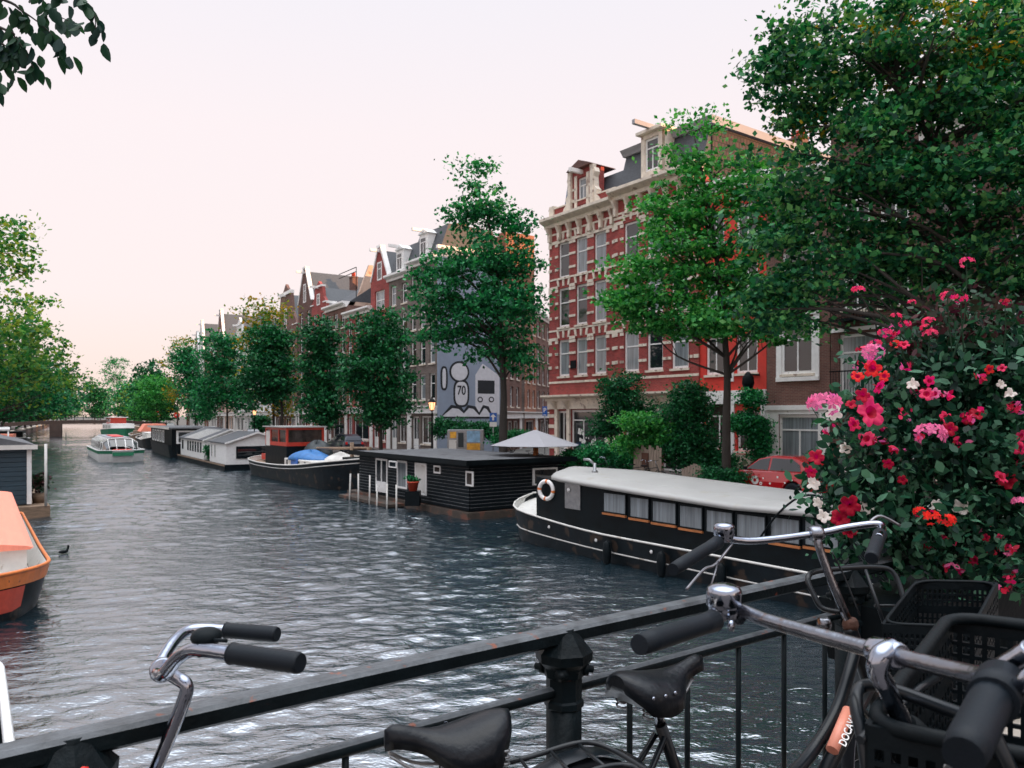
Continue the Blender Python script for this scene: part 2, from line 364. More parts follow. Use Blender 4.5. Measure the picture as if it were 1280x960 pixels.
def canal_water():
    rng = np.random.default_rng(11); rows = [1.0]
    while rows[-1] < 178: rows.append(rows[-1] + .035 + .0036 * rows[-1])
    S = np.array(rows); ds = .035 + .0036 * S; Nn = np.linspace(QL - .3, QR + .3, 330)
    th = np.array([_theta(s) for s in S]); C0 = np.array([P(s, 0)[:2] for s in S])
    X = C0[:, 0][:, None] + Nn[None] * np.cos(th)[:, None]; Y = C0[:, 1][:, None] + Nn[None] * np.sin(th)[:, None]
    H = np.zeros_like(X); A = .75 + .28 * np.sin(X * .21 + Y * .13 + 1) * np.sin(Y * .17 - X * .09) + .22 * np.sin(X * .55 - Y * .31) * np.sin(Y * .43 + 2)
    cell = np.maximum(ds[:, None], .073); tot = 0; got = np.zeros_like(cell)
    for (lo, hi, slope, k) in ((.16, .28, .095, 36), (.28, .5, .10, 36), (.5, 1.1, .058, 26), (1.1, 3.0, .022, 14)):
        for i in range(k):
            lam = lo * (hi / lo) ** rng.random(); kk = 2 * np.pi / lam; d = R(90 + 12) + rng.normal() * .5
            a = slope * math.sqrt(2 / k) / kk; fade = np.clip((lam / cell - 2.2) / 1.5, 0, 1)
            tot += slope ** 2 / k; got += slope ** 2 / k * fade ** 2
            H += a * fade * np.sin(kk * (math.cos(d) * X + math.sin(d) * Y) + rng.random() * 6.28)
    H *= A * np.clip(np.sqrt(tot / np.maximum(got, 1e-9)), 1, 2.3); H += .12 * H * np.abs(H) * 20
    nr, nc = X.shape; V = np.stack([X, Y, H], 2).reshape(-1, 3)
    V = np.concatenate([V, [(-420, -90, -.14), (160, -90, -.14), (160, 560, -.14), (-420, 560, -.14)]])
    i0 = (np.arange(nr - 1)[:, None] * nc + np.arange(nc - 1)[None]).reshape(-1)
    Fq = np.concatenate([np.stack([i0, i0 + 1, i0 + nc + 1, i0 + nc], 1), [[nr * nc, nr * nc + 1, nr * nc + 2, nr * nc + 3]]]).astype(np.int32); k = len(Fq)
    me = bpy.data.meshes.new('canal_water'); me.vertices.add(len(V)); me.vertices.foreach_set('co', V.reshape(-1).astype(np.float32))
    me.loops.add(k * 4); me.loops.foreach_set('vertex_index', Fq.reshape(-1)); me.polygons.add(k)
    me.polygons.foreach_set('loop_start', np.arange(0, k * 4, 4, dtype=np.int32)); me.polygons.foreach_set('loop_total', np.full(k, 4, dtype=np.int32))
    me.polygons.foreach_set('use_smooth', np.ones(k, dtype=bool)); me.update(calc_edges=True); me.materials.append(M['water'])
    o = bpy.data.objects.new('canal_water', me); COL.objects.link(o); tag(o, kind='structure')
canal_water()
svals = [-90, -40, 0, 20, 40, 50] + list(range(56, 120, 6)) + [140, 180, 220, 300, 420, 560]
def strip(n0, n1, z0, z1, sv=svals):
    b = MB(); vs = []
    for s in sv: vs += [P(s, n0, z0), P(s, n1, z1)]
    b.add(vs, [(2 * i, 2 * i + 1, 2 * i + 3, 2 * i + 2) for i in range(len(sv) - 1)]); return b
tag(strip(QR, 2200, STREET, STREET).build('ground', M['ground']), kind='structure')
tag(strip(-2200, QL, STREET, STREET).build('ground_west', M['ground']), kind='structure')
b = MB(); a, c = P(560, -2200, STREET), P(560, 2200, STREET); d = Vector((-math.sin(_theta(560)), math.cos(_theta(560)), 0)) * 3000
b.add([a, c, c + d, a + d], [(0, 1, 2, 3)]); b.add([P(560, QL, -1), P(560, QR, -1), P(560, QR, STREET), P(560, QL, STREET)], [(0, 1, 2, 3)])
tag(b.build('ground_far', M['ground']), kind='structure')
tag(strip(QR + .5, 26.4, STREET + .004, STREET + .004).build('street', M['asphalt']), kind='structure')
tag(strip(-9, QL - .5, STREET + .004, STREET + .004).build('street_west', M['asphalt']), kind='structure')
b = MB()
for (n0, n1) in ((26.4, FAC + .05),):
    vs = []
    for s in svals: vs += [P(s, n0, STREET), P(s, n0, STREET + .12), P(s, n1, STREET + .12)]
    b.add(vs, [(3 * i + k, 3 * i + k + 1, 3 * i + k + 4, 3 * i + k + 3) for i in range(len(svals) - 1) for k in (0, 1)])
tag(b.build('pavement', M['asphalt']), kind='structure')
for nm, n, sg in (('quay_wall', QR, 1), ('quay_wall_west', QL, -1)):
    b = MB(); vs = []
    for s in svals: vs += [P(s, n, -1.5), P(s, n, STREET - .18)]
    b.add(vs, [(2 * i, 2 * i + 1, 2 * i + 3, 2 * i + 2) for i in range(len(svals) - 1)], 0)
    vs = []
    for s in svals: vs += [P(s, n - .06 * sg, STREET - .18), P(s, n - .06 * sg, STREET + .1), P(s, n + .42 * sg, STREET + .1), P(s, n + .42 * sg, STREET - .1)]
    b.add(vs, [(4 * i + k, 4 * i + k + 1, 4 * i + k + 5, 4 * i + k + 4) for i in range(len(svals) - 1) for k in range(3)], 1)
    tag(b.build(nm, [M['brick_quay'], M['stone']]), kind='structure')

# ------------------------------------------------------------------ houses
_wc = {}
def win_meshes(w, h, style, fm='white'):
    key = (round(w, 2), round(h, 2), style, fm)
    if key in _wc: return _wc[key]
    f = MB(); t = .115 if w < 2 else .12; D = .08
    f.box(0, w, 0, D, 0, t); f.box(0, w, 0, D, h - t, h); f.box(0, t, 0, D, t, h - t); f.box(w - t, w, 0, D, t, h - t)
    bt = .065
    def vb(x, z0, z1): f.box(x - bt / 2, x + bt / 2, .012, D - .012, z0, z1)
    def hb(z, x0=t, x1=None): f.box(x0, (w - t) if x1 is None else x1, .005, D - .005, z - bt / 2, z + bt / 2)
    if style == 'sash': hb(h * .62)
    elif style == 'cross': hb(h * .62); vb(w / 2, t, h * .62 - bt / 2)
    elif style == 'grid':
        hb(h * .5); vb(w / 2, t, h * .5 - bt / 2); vb(w / 2, h * .5 + bt / 2, h - t)
    elif style == 'double': vb(w / 2, t, h - t)
    elif style == 'shop':
        hb(h * .78)
        for k in (1, 2): vb(w * k / 3, t, h * .78 - bt / 2)
    elif style == 'casement': hb(h * .7); vb(w / 2, t, h * .7 - bt / 2)
    elif style == 'door': f.box(t, w - t, .02, D - .01, t, h * .35); vb(w / 2, h * .35, h - t)
    p = MB().box(t - .005, w - t + .005, .03, .045, t - .005, h - t + .005)
    _wc[key] = (f.mesh('window_frame', M[fm]), p)
    return _wc[key]
_pc = {}; _sc = {}
def add_window(parent, x, z, w, h, style, depth=.12, pane='glass', y0=0.0, rz=0, name='window', fm='white', sill=False):
    fme, p = win_meshes(w, h, style, fm)
    o = inst(name, fme, parent, (x, y0 + depth, z), rz)
    k = (round(w, 2), round(h, 2), pane)
    if k not in _pc: _pc[k] = p.mesh('pane', M[pane])
    inst('pane', _pc[k], o)
    if sill:
        ks = round(w, 2)
        if ks not in _sc: _sc[ks] = MB().box(-.07, w + .07, -.08, .09, -.11, -.004).mesh('sill', M['stone'])
        inst('sill', _sc[ks], o, (0, -depth, 0))
    return o
def facade(mb, Wd, H, ops, y=0.0, depth=.2, mi=0, x0=0.0, z0=0.0):
    xs = sorted({x0, Wd} | {a for o in ops for a in (o[0], o[0] + o[2])}); zs = sorted({z0, H} | {a for o in ops for a in (o[1], o[1] + o[3])})
    for i in range(len(xs) - 1):
        for j in range(len(zs) - 1):
            cx, cz = (xs[i] + xs[i + 1]) / 2, (zs[j] + zs[j + 1]) / 2
            if any(o[0] < cx < o[0] + o[2] and o[1] < cz < o[1] + o[3] for o in ops): continue
            mb.add([(xs[i], y, zs[j]), (xs[i + 1], y, zs[j]), (xs[i + 1], y, zs[j + 1]), (xs[i], y, zs[j + 1])], [(0, 1, 2, 3)], mi)
    for (x, z, w_, h_) in [o[:4] for o in ops]:
        a, c, e, g = (x, z), (x + w_, z), (x + w_, z + h_), (x, z + h_)
        for p, q in ((a, c), (c, e), (e, g), (g, a)):
            mb.add([(p[0], y, p[1]), (q[0], y, q[1]), (q[0], y + depth, q[1]), (p[0], y + depth, p[1])], [(0, 1, 2, 3)], mi)
def body(mb, Wd, H, D, mi=0, z0=0):
    mb.add([(0, 0, z0), (0, D, z0), (0, D, H), (0, 0, H)], [(0, 1, 2, 3)], mi)
    mb.add([(Wd, 0, z0), (Wd, D, z0), (Wd, D, H), (Wd, 0, H)], [(0, 1, 2, 3)], mi)
    mb.add([(0, D, z0), (Wd, D, z0), (Wd, D, H), (0, D, H)], [(0, 1, 2, 3)], mi)
    mb.add([(0, 0, H), (Wd, 0, H), (Wd, D, H), (0, D, H)], [(0, 1, 2, 3)], mi)
    mb.add([(0, .3, z0), (Wd, .3, z0), (Wd, .3, H), (0, .3, H)], [(0, 1, 2, 3)], mi)
def cornice(mb, x0, x1, z, hh=.45, out=.35, mi=0, y=0.0):
    mb.prism([(y + .0, z), (y - out * .3, z), (y - out * .35, z + hh * .35), (y - out * .8, z + hh * .55), (y - out, z + hh * .7), (y - out, z + hh), (y + .3, z + hh)], 'x', x0, x1, mi)
def chimney(parent, x, y, z, h=1.4, m='brick_brown', w=.9, d=.55):
    b = MB(); b.box(x, x + w, y, y + d, z, z + h, 0); b.box(x - .05, x + w + .05, y - .05, y + d + .05, z + h, z + h + .12, 0)
    for k in range(3): b.lathe([(.10, 0), (.09, .35), (.11, .4)], 8, (x + w * (k + .5) / 3, y + d / 2, z + h + .12), 1)
    return b.build('chimney', [M[m], M['terracotta']], parent)
def hoist(parent, x, z, m='white', L=.9):
    MB().box(x - .1, x + .1, -L, .1, z, z + .22).build('hoist_beam', M[m], parent)
def house(label, s0, Wd, n, H, wall, floors, cols, style='cross', ww=1.0, g0=3.8, top='cornice', name='canal_house', group=None, D=11, roofh=2.4, trim='white', side=True,
          gm='white', pane=None, flip=False, seed=0, chim=True, z=STREET, g_style='shop', roofm='tile', cat='house', simple=False, loc=None, rz=None):
    """local x runs along the facade, y into the house; s0 is the edge farther from the camera"""
    rnd = random.Random(seed + int(abs(s0) * 7))
    if loc is None:
        loc = P(s0, n, z); rz = ang(s0 - Wd / 2) + (math.pi if flip else 0)
    T = thing(name, label, cat, loc, rz, group)
    fh = (H - g0) / floors; ops = []; wins = []
    for f in range(floors):
        h_ = fh * (.72 if f < floors - 1 else .62); zz = g0 + fh * f + fh * .16
        for c in range(cols):
            xc = Wd * (c + .5) / cols
            ops.append((xc - ww / 2, zz, ww, h_)); wins.append((xc - ww / 2, zz, ww, h_, style))
    # ground floor: a door and wide windows
    dw = 1.05
    ops.append((.5, .12, dw, g0 - .95)); wins.append((.5, .12, dw, g0 - .95, 'door'))
    nb = max(1, int((Wd - 2.2) / 2.0)); bw = (Wd - 2.3) / nb
    for k in range(nb):
        x_ = 1.95 + bw * k
        ops.append((x_, .7, bw - .35, g0 - 1.5)); wins.append((x_, .7, bw - .35, g0 - 1.5, 'double'))
    mb = MB(); facade(mb, Wd, H, ops); body(mb, Wd, H, D)
    if top in ('gable', 'bell'):
        gh = Wd * .85 if top == 'gable' else Wd * .5
        if top == 'gable': prof = [(0, H), (Wd, H), (Wd, H + .35), (Wd * .58, H + gh), (Wd * .42, H + gh), (0, H + .35)]
        else: prof = [(0, H), (Wd, H), (Wd, H + .4), (Wd * .8, H + gh * .45), (Wd * .74, H + gh * .9), (Wd * .62, H + gh), (Wd * .5, H + gh * 1.18), (Wd * .38, H + gh), (Wd * .26, H + gh * .9), (Wd * .2, H + gh * .45), (0, H + .4)]
        mb.prism(prof, 'y', .0, .3)
    mb.build('wall', M[wall], T)
    for i, (x, zz, a, h_, st) in enumerate(wins):
        add_window(T, x, zz, a, h_, st, pane=pane or rnd.choice(['glass', 'glass', 'curtain', 'dim']), sill=st != 'door', name='door' if st == 'door' else 'window')
    tb = MB()
    tb.box(-.02, Wd + .02, -.16, .05, g0 - .6, g0 - .25); cornice(tb, -.03, Wd + .03, g0 - .25, .22, .3); tb.build('shop_cornice', M[trim], T); tb = MB()
    if gm == 'white': # painted ground floor surround
        for xx in [0.02, Wd - .42]: MB().box(xx, xx + .4, -.06, .04, .0, g0 - .6).build('pilaster', M[trim], T)
    if top in ('cornice', 'mansard', 'attic'): cornice(tb, -.05, Wd + .05, H - .15, .5, .45)
    if top == 'gable':
        for sx in (0, 1):
            a = (0 if sx == 0 else Wd, H + .35); c_ = (Wd * (.42 if sx == 0 else .58), H + gh)
            d_ = .16 if sx == 0 else -.16
            tb.prism([a, (a[0] + d_, a[1]), (c_[0] + d_, c_[1] - .05), (c_[0] + d_, c_[1] + .12), (c_[0], c_[1] + .12)], 'y', -.09, .33)
        tb.box(Wd * .4, Wd * .6, -.12, .36, H + gh + .0, H + gh + .16)
    if top == 'bell':
        tb.box(Wd * .26, Wd * .74, -.1, .36, H + gh * .9, H + gh * .98); tb.box(-.05, Wd * .2, -.08, .34, H + .4, H + .5); tb.box(Wd * .8, Wd + .05, -.08, .34, H + .4, H + .5)
    if tb.v: tb.build('cornice' if top not in ('gable', 'bell') else 'gable_coping', M[trim], T)
    rb = MB()
    if top in ('gable', 'bell'):
        gh2 = gh * .92
        rb.prism([(.0, H), (Wd, H), (Wd / 2, H + gh2)], 'y', .31, D)
        add_window(T, Wd / 2 - .45, H + .3, .9, gh * .5, 'sash', depth=-.04, pane='glass'); hoist(T, Wd / 2, H + gh * .86, trim)
    elif top == 'mansard':
        rb.prism([(.15, H + .36), (D, H + .36), (D - .8, H + .3 + roofh), (1.0, H + .3 + roofh)], 'x', 0, Wd)
        dm = MB(); xd = Wd / 2 - .65
        dm.box(xd, xd + 1.3, .1, 1.6, H + .37, H + .3 + roofh * .8); dm.prism([(xd - .12, H + .3 + roofh * .8), (xd + 1.42, H + .3 + roofh * .8), (xd + .65, H + .3 + roofh * .8 + .4)], 'y', -.02, 1.6)
        dmo = dm.build('dormer', M[trim], T); add_window(dmo, xd + .15, H + .55, 1.0, roofh * .6, 'casement', depth=-.0, y0=.03)
        hoist(T, Wd / 2, H + .3 + roofh * .85, trim)
    elif top == 'attic':
        rb.prism([(.3, H + .36), (D, H + .36), (D / 2, H + roofh + 1.2)], 'x', 0, Wd)
        hoist(T, Wd / 2, H + .45, trim)
    else:
        rb.box(.0, Wd, .3, D, H + .01, H + .3)
    rb.build('roof', M[roofm], T)
    if chim: chimney(T, Wd * rnd.uniform(.05, .2), D * .35, H + .2, rnd.uniform(2.2, 3.4))
    return T

def red_corner_house():
    s0 = 35.35; H = 15.6 - STREET - .45; Wd = 5.7; D = 12
    G = 3.95
    for part in (0, 1):
        dz = .0 if part == 0 else .3
        T = thing('canal_house', ['left half of the banded red brick corner house, topped by a small scrolled gable',
                                  'wide right half of the banded red brick house with a slate mansard and white dormer'][part], 'house',
                  P(s0 - Wd * part - (.005 if part else 0), FAC - .10 * part, STREET), ang(20), 'two halves of the banded red brick house')
        Hh = H + dz; w_ = 5.7
        cols = [1.35, 2.9, 4.45] if part == 0 else [1.25, 2.9, 4.55]
        rows = [(5.1, 2.1), (7.95, 2.25), (10.8, 2.05)]
        ww = .98 if part == 0 else 1.08
        ops = []; wins = []
        for (z_, h_) in rows:
            for c in cols: ops.append((c - ww / 2, z_, ww, h_)); wins.append((c - ww / 2, z_, ww, h_, 'sash'))
        if part == 0: gops = [(.75, .1, .95, 3.0, 'door'), (2.0, .5, 2.9, 2.65, 'shop')]
        else: gops = [(.8, .3, 2.3, 2.8, 'shop'), (3.4, .1, 1.7, 3.0, 'double')]
        ops += [g[:4] for g in gops]; wins += gops
        mb = MB(); facade(mb, w_, Hh, ops); body(mb, w_, Hh, D)
        mb.build('wall', M['brick_red'], T)
        rnd = random.Random(5 + part)
        for (x, z_, a, h_, st) in wins:
            g = st in ('shop', 'door') or (st == 'double')
            add_window(T, x, z_, a, h_, st, pane='glass' if g else rnd.choice(['curtain', 'glass', 'curtain', 'glass']), depth=.1, fm='white', sill=z_ > 4)
        # cream stone bands between the openings, quoins and voussoirs
        bd = MB()
        def band(zc, hh, out=.035):
            xs = [0] + sum([[c - ww / 2 - .0, c + ww / 2 + .0] for c in cols], []) + [w_]
            inwin = any(z_ < zc < z_ + h_ for z_, h_ in rows)
            if inwin:
                for i in range(0, len(xs), 2): bd.box(xs[i] - (.02 if i == 0 else 0), xs[i + 1], -out, .02, zc - hh / 2, zc + hh / 2)
            else: bd.box(-.02, w_ + .02, -out, .02, zc - hh / 2, zc + hh / 2)
        def blocks(zc, hh=.17):
            for c in cols:
                for sx in (-1, 1):
                    x = c + sx * (ww / 2 + .14); bd.box(x - .13, x + .13, -.045, .02, zc - hh * .4, zc + hh * .4)
            for x in (.12, w_ - .12): bd.box(x - .14, x + .14, -.05, .02, zc - hh / 2, zc + hh / 2)
        for (z_, h_) in rows:
            band(z_ + h_ + .02 + .55, .1); 
            blocks(z_ + h_ - .12, .2); blocks(z_ + h_ * .62, .17); blocks(z_ + h_ * .25, .17)
            xs = [0] + sum([[c - ww / 2 - .05, c + ww / 2 + .05] for c in cols], []) + [w_]
            for i in range(0, len(xs), 2): bd.box(xs[i] - .02, xs[i + 1], -.04, .02, z_ + h_ - .01, z_ + h_ + .16)
            for c in cols:
                for k, an in enumerate((-.5, -.0, .5)):
                    cx = c + an * ww * .9; tl = an * .16
                    bd.prism([(cx - .06, z_ + h_ + .12), (cx + .06, z_ + h_ + .12), (cx + tl + .085, z_ + h_ + .50), (cx + tl - .085, z_ + h_ + .50)], 'y', -.06, .02)
        band(Hh - 1.05, .14); band(4.75, .12)
        bd.build('stone_band', M['stone'], T)
        # dark window recess strips beside the frames read as brick pilasters
        cn = MB(); cornice(cn, -.25 if part == 0 else -.03, w_ + (.03 if part == 0 else .25), Hh - .12, .52, .6)
        nbr = 6
        for k in range(nbr + 1):
            x = .18 + (w_ - .36) * k / nbr
            cn.box(x - .09, x + .09, -.22, .0, Hh - .95, Hh - .125); cn.prism([(-.42, Hh - .125), (-.2, Hh - .125), (-.2, Hh - .6)], 'x', x - .08, x + .08)
        cn.build('cornice', M['stone'], T)
        gf = MB()
        gf.box(-.03, w_ + .03, -.14, .03, G - .75, G - .28); cornice(gf, -.2 if part == 0 else 0, w_ + (0 if part == 0 else .2), G - .28, .34, .55)
        cols_x = [.0, .62, 1.72, 4.95, 5.35] if part == 0 else [.0, .42, 3.12, 5.2]
        for k, x in enumerate(cols_x):
            if part == 0 and k == 0: continue
            gf.box(x, x + .26, -.12, .03, .15, G - .75); gf.box(x - .05, x + .31, -.2, .0, 0, .4)
            gf.prism([(-.5, G - .3), (-.1, G - .3), (-.1, G - .8)], 'x', x + .02, x + .24)
        gf.build('shop_front', M['stone'], T)
        bb = MB()
        if part == 0:
            for zc in (.9, 1.5, 2.1, 2.7): bb.box(-.02, .5, -.05, .02, zc, zc + .2)
            bb.build('corner_block', M['stone'], T)
            # scrolled gable
            gx = 2.95; zt = H + .4
            g = MB(); facade(g, gx + .95, zt + 2.35, [(gx - .38, zt + .35, .76, 1.5)], y=-.0, x0=gx - .95, z0=zt, depth=.2)
            g.box(gx - .95, gx + .95, .21, .8, zt, zt + 2.35); g.box(.15, w_ - .1, .0, .3, zt, zt + .55)
            g.build('gable', M['brick_red'], T)
            add_window(T, gx - .38, zt + .35, .76, 1.5, 'casement', pane='curtain')
            gs = MB()
            for sx in (-1, 1):
                pr = [(gx + sx * a, zt + c) for a, c in ((.95, .1), (1.62, .1), (1.5, .35), (1.28, .55), (1.34, .85), (1.15, 1.05), (1.1, 1.6), (1.22, 1.85), (1.12, 2.1), (.95, 2.1))]
                gs.prism(pr if sx < 0 else pr[::-1], 'y', -.1, .25)
                gs.box(gx + sx * .95 - .13, gx + sx * .95 + .13, -.16, .1, zt + .05, zt + 2.3)
                gs.prism([(gx + sx * .4, zt + .2), (gx + sx * .62, zt + .2), (gx + sx * .62, zt + 2.0), (gx + sx * .4, zt + 2.0)][::sx], 'y', -.05, -.0)
            for zc in (.6, 1.2): gs.box(gx - .95, gx - .42, -.05, .0, zt + zc, zt + zc + .12); gs.box(gx + .42, gx + .95, -.05, .0, zt + zc, zt + zc + .12)
            gs.box(.1, .5, -.1, .35, zt, zt + .75); gs.box(-.02, w_, -.06, .34, zt + .55, zt + .62)
            gs.build('gable_scroll', M['stone'], T)
            gr = MB(); gr.prism([(gx - 1.06, zt + 2.3), (gx + 1.06, zt + 2.3), (gx + .9, zt + 2.4), (gx, zt + 2.75), (gx - .9, zt + 2.4)], 'y', -.28, 1.6)
            gr.build('gable_roof', M['brick_dark'], T)
            hoist(T, gx, zt + 2.0, 'white', .9)
            MB().prism([(.5, zt), (1.2, zt), (1.25, zt + 1.9), (.95, zt + 1.9)], 'y', .6, 1.7).build('lead_vent', M['lead'], T)
            rb = MB(); rb.prism([(.4, H + .35), (D, H + .35), (D, H + 2.3), (1.2, H + 2.3)], 'x', 1.0, w_); rb.build('roof', M['slate'], T)
            # white sprayed figure shapes in the shop window
            sp = MB(); rr = random.Random(3)
            for k in range(26):
                x, z_ = 2.5 + rr.random() * 1.4, .75 + rr.random() * 1.3; a = rr.uniform(.05, .16)
                sp.prism([(x + a * math.cos(q * 1.26) * rr.uniform(.6, 1.2), z_ + a * math.sin(q * 1.26) * rr.uniform(.6, 1.2)) for q in range(5)], 'y', .118 - .001 * k / 26, .121)
            sp.build('window_paint', M['stucco_white'], T)
            MB().box(2.0, 2.45, -.06, .0, 5.5, 5.95).build('notice_box', M['black'], T)
        else:
            zt = Hh + .4
            rb = MB(); rb.prism([(.25, zt), (D, zt), (D - .6, zt + 2.0), (.85, zt + 2.0)], 'x', 0, w_); rb.build('roof', M['slate'], T)
            tr = MB(); tr.prism([(.7, zt + 2.0), (.62, zt + 2.12), (.45, zt + 2.3), (1.6, zt + 2.3), (1.6, zt + 2.0)], 'x', -.1, w_ + .25)
            tr.build('roof_trim', M['umbrella'], T)
            dm = MB(); facade(dm, 3.45, zt + 2.35, [(2.25, zt + .45, .95, 1.65)], y=-.05, x0=2.0, z0=zt); dm.box(2.0, 3.45, .16, 1.6, zt, zt + 2.35)
            dm.prism([(1.85, zt + 2.35), (3.6, zt + 2.35), (3.6, zt + 2.5), (1.85, zt + 2.5)], 'y', -.3, 1.7)
            do = dm.build('dormer', M['stone'], T); add_window(do, 2.25, zt + .45, .95, 1.65, 'casement', depth=.03)
            hoist(T, 2.72, zt + 2.5, 'umbrella', 1.3)
            # tiled end wall of the attic storey
            ew = MB(); ew.box(w_ + .005, w_ + .08, .9, 10.5, zt - 1.6, zt + 1.95); ew.build('tiled_end_wall', M['tile'], T)
            e2 = MB(); e2.box(w_ + .0, w_ + .3, .6, 11, zt + 1.96, zt + 2.35); e2.build('eaves_board', M['umbrella'], T)
            chimney(T, 4.6, 8.5, zt + 1.5, 1.6)
red_corner_house()

def simple_front(label, s0, Wd, wall, H, wins, bands=(), name='canal_house', D=11, z=STREET, top='white', extra=None):
    T = thing(name, label, 'house', P(s0, FAC, z), ang(s0 - Wd / 2))
    mb = MB(); facade(mb, Wd, H, [w_[:4] for w_ in wins]); body(mb, Wd, H, D); mb.build('wall', M[wall], T)
    for w_ in wins: add_window(T, *w_[:5], pane=w_[5], depth=w_[6] if len(w_) > 6 else .1, sill=w_[4] != 'door')
    if bands:
        b = MB()
        for (x0, x1, z0, z1, o) in bands: b.box(x0, x1, -o, .02, z0, z1)
        b.build('trim_board', M['white'], T)
    b = MB(); cornice(b, -.03, Wd + .03, H - .2, .5, .4); b.build('cornice', M[top], T)
    MB().box(0, Wd, .3, D, H + .01, H + .35).build('roof', M['slate'], T)
    return T
# red painted house (photo x 875-955)
T = simple_front('house front painted bright red above the ivy clad shop window', 23.94, 3.65, 'stucco_red', 13.2,
    [(.35, 4.7, 1.05, 1.75, 'double', 'glass'), (2.05, 4.7, 1.15, 1.75, 'double', 'glass'), (.35, 7.7, 1.05, 1.9, 'double', 'curtain'), (2.05, 7.7, 1.15, 1.9, 'double', 'glass'),
     (.35, 10.5, 1.05, 1.7, 'double', 'glass'), (2.05, 10.5, 1.15, 1.7, 'double', 'glass'), (.4, 1.25, 1.3, 2.2, 'casement', 'dim'), (2.1, 1.25, 1.2, 1.8, 'double', 'dim')],
    bands=[(-.0, 3.65, 3.35, 3.95, .1), (0, .25, 0, 3.35, .08), (3.4, 3.65, 0, 3.35, .08), (1.8, 2.0, 0, 3.35, .08)])
b = MB(); b.box(1.98, 3.4, -.07, -.02, .45, 1.1); b.build('painted_panel', M['graffiti'], T); MB().box(1.98, 3.4, -.06, -.01, 1.1, 1.25).build('red_ledge', M['sign_red'], T)
b = MB(); b.box(1.62, 1.95, -.05, 0, 4.35, 5.0); pq = b.build('wall_plaque', M['white'], T); MB().prism([(1.72, 4.5), (1.88, 4.5), (1.85, 4.75), (1.76, 4.85)], 'y', -.056, -.051).build('plaque_emblem', M['black'], pq)
b = MB(); b.box(3.25, 3.32, -.9, 0, 4.55, 4.62); b.lathe([(.05, 0), (.2, .1), (.26, .3), (.24, .55), (.1, .75), (.04, .8)], 10, (3.28, -.75, 3.9)); b.build('wall_lantern', M['black'], T)
# brown brick house with white window cases (photo x 955-1022)
T = simple_front('narrow brown brick house with heavy white window cases behind the red car', 20.27, 2.95, 'brick_brown', 12.6,
    [(.75, 4.55, 1.5, 2.3, 'cross', 'glass', .0), (.75, 7.6, 1.5, 2.1, 'cross', 'glass'), (.75, 10.2, 1.5, 1.5, 'cross', 'glass'), (.62, .75, 1.9, 2.1, 'casement', 'curtain', .03)],
    bands=[(.0, .60, 0, 3.05, .07), (2.54, 2.95, 0, 3.05, .07), (.60, 2.54, 0, .62, .06), (.6, 2.54, 2.87, 3.05, .065), (-.0, 2.95, 3.05, 3.25, .12), (.5, .75, 4.4, 6.95, .05), (2.25, 2.5, 4.4, 6.95, .05), (.5, 2.5, 6.95, 7.15, .09), (.5, 2.5, 4.25, 4.42, .09)])
# balcony house
T = simple_front('dark brick house with a curtained loggia window and iron balcony', 17.28, 3.5, 'brick_dark', 14.4,
    [(.35, 3.6, 2.8, 2.4, 'casement', 'curtain'), (.5, 6.9, 1.1, 2.0, 'cross', 'glass'), (2.0, 6.9, 1.1, 2.0, 'cross', 'glass'), (.5, 10, 1.1, 1.9, 'cross', 'glass'), (2.0, 10, 1.1, 1.9, 'cross', 'glass'), (.5, .6, 1.6, 2.0, 'double', 'dim'), (2.4, .1, .9, 2.5, 'door', 'dim')],
    bands=[(.0, 3.5, 6.1, 6.25, .05)])
for zz, x0, x1 in ((3.55, .3, 3.2), (6.55, .3, 1.9)):
    b = MB(); b.box(x0, x1, -.6, 0, zz - .08, zz); 
    for k in range(int((x1 - x0) / .12) + 1): b.tube([(x0 + .03 + k * .12, -.57, zz), (x0 + .03 + k * .12, -.57, zz + .95)], .012, 4)
    b.box(x0, x1, -.6, -.55, zz + .95, zz + 1.0); b.build('balcony', M['black'], T)
T = simple_front('dark brick house with a wide cream framed bay window behind the flowers', 13.74, 5.2, 'brick_dark', 12.9,
    [(.5, 3.5, 3.3, 2.6, 'shop', 'dim'), (.6, 6.9, 1.2, 2.0, 'cross', 'glass'), (3.0, 6.9, 1.2, 2.0, 'cross', 'glass'), (.6, 9.8, 1.2, 1.9, 'cross', 'glass'), (3.0, 9.8, 1.2, 1.9, 'cross', 'glass'), (.6, .6, 2.4, 2.0, 'double', 'dim'), (3.7, .1, 1.0, 2.5, 'door', 'dim')],
    bands=[(.35, 3.95, 6.12, 6.3, .08), (1.2, 2.8, 6.45, 6.75, .05)])
simple_front('orange brick house next to the bridge at the right edge of the view', 8.48, 6.4, 'brick_brown', 14.0,
    [(.6 + 2 * k, zz, 1.2, 2.0, 'cross', 'glass') for k in range(3) for zz in (3.8, 6.9, 9.9)] + [(.6, .6, 2.4, 2.0, 'double', 'dim'), (4.2, .1, 1.0, 2.5, 'door', 'dim')])

# grey brown terrace at the mural corner: three fronts between photo x 460 and 545
s = 60.7
house('red brick house with a steep pointed gable, leftmost of the mural corner three', s, 3.6, FAC, 13.9, 'brick_red', 4, 1, 'grid', 1.9, 3.6, 'gable', roofm='slate', seed=1, chim=True)
house('grey brown brick house with slate mansard, middle of the three beside the mural', s - 3.61, 3.9, FAC, 13.9, 'brick_grey', 4, 2, 'sash', .95, 3.6, 'mansard', roofm='slate', seed=2)
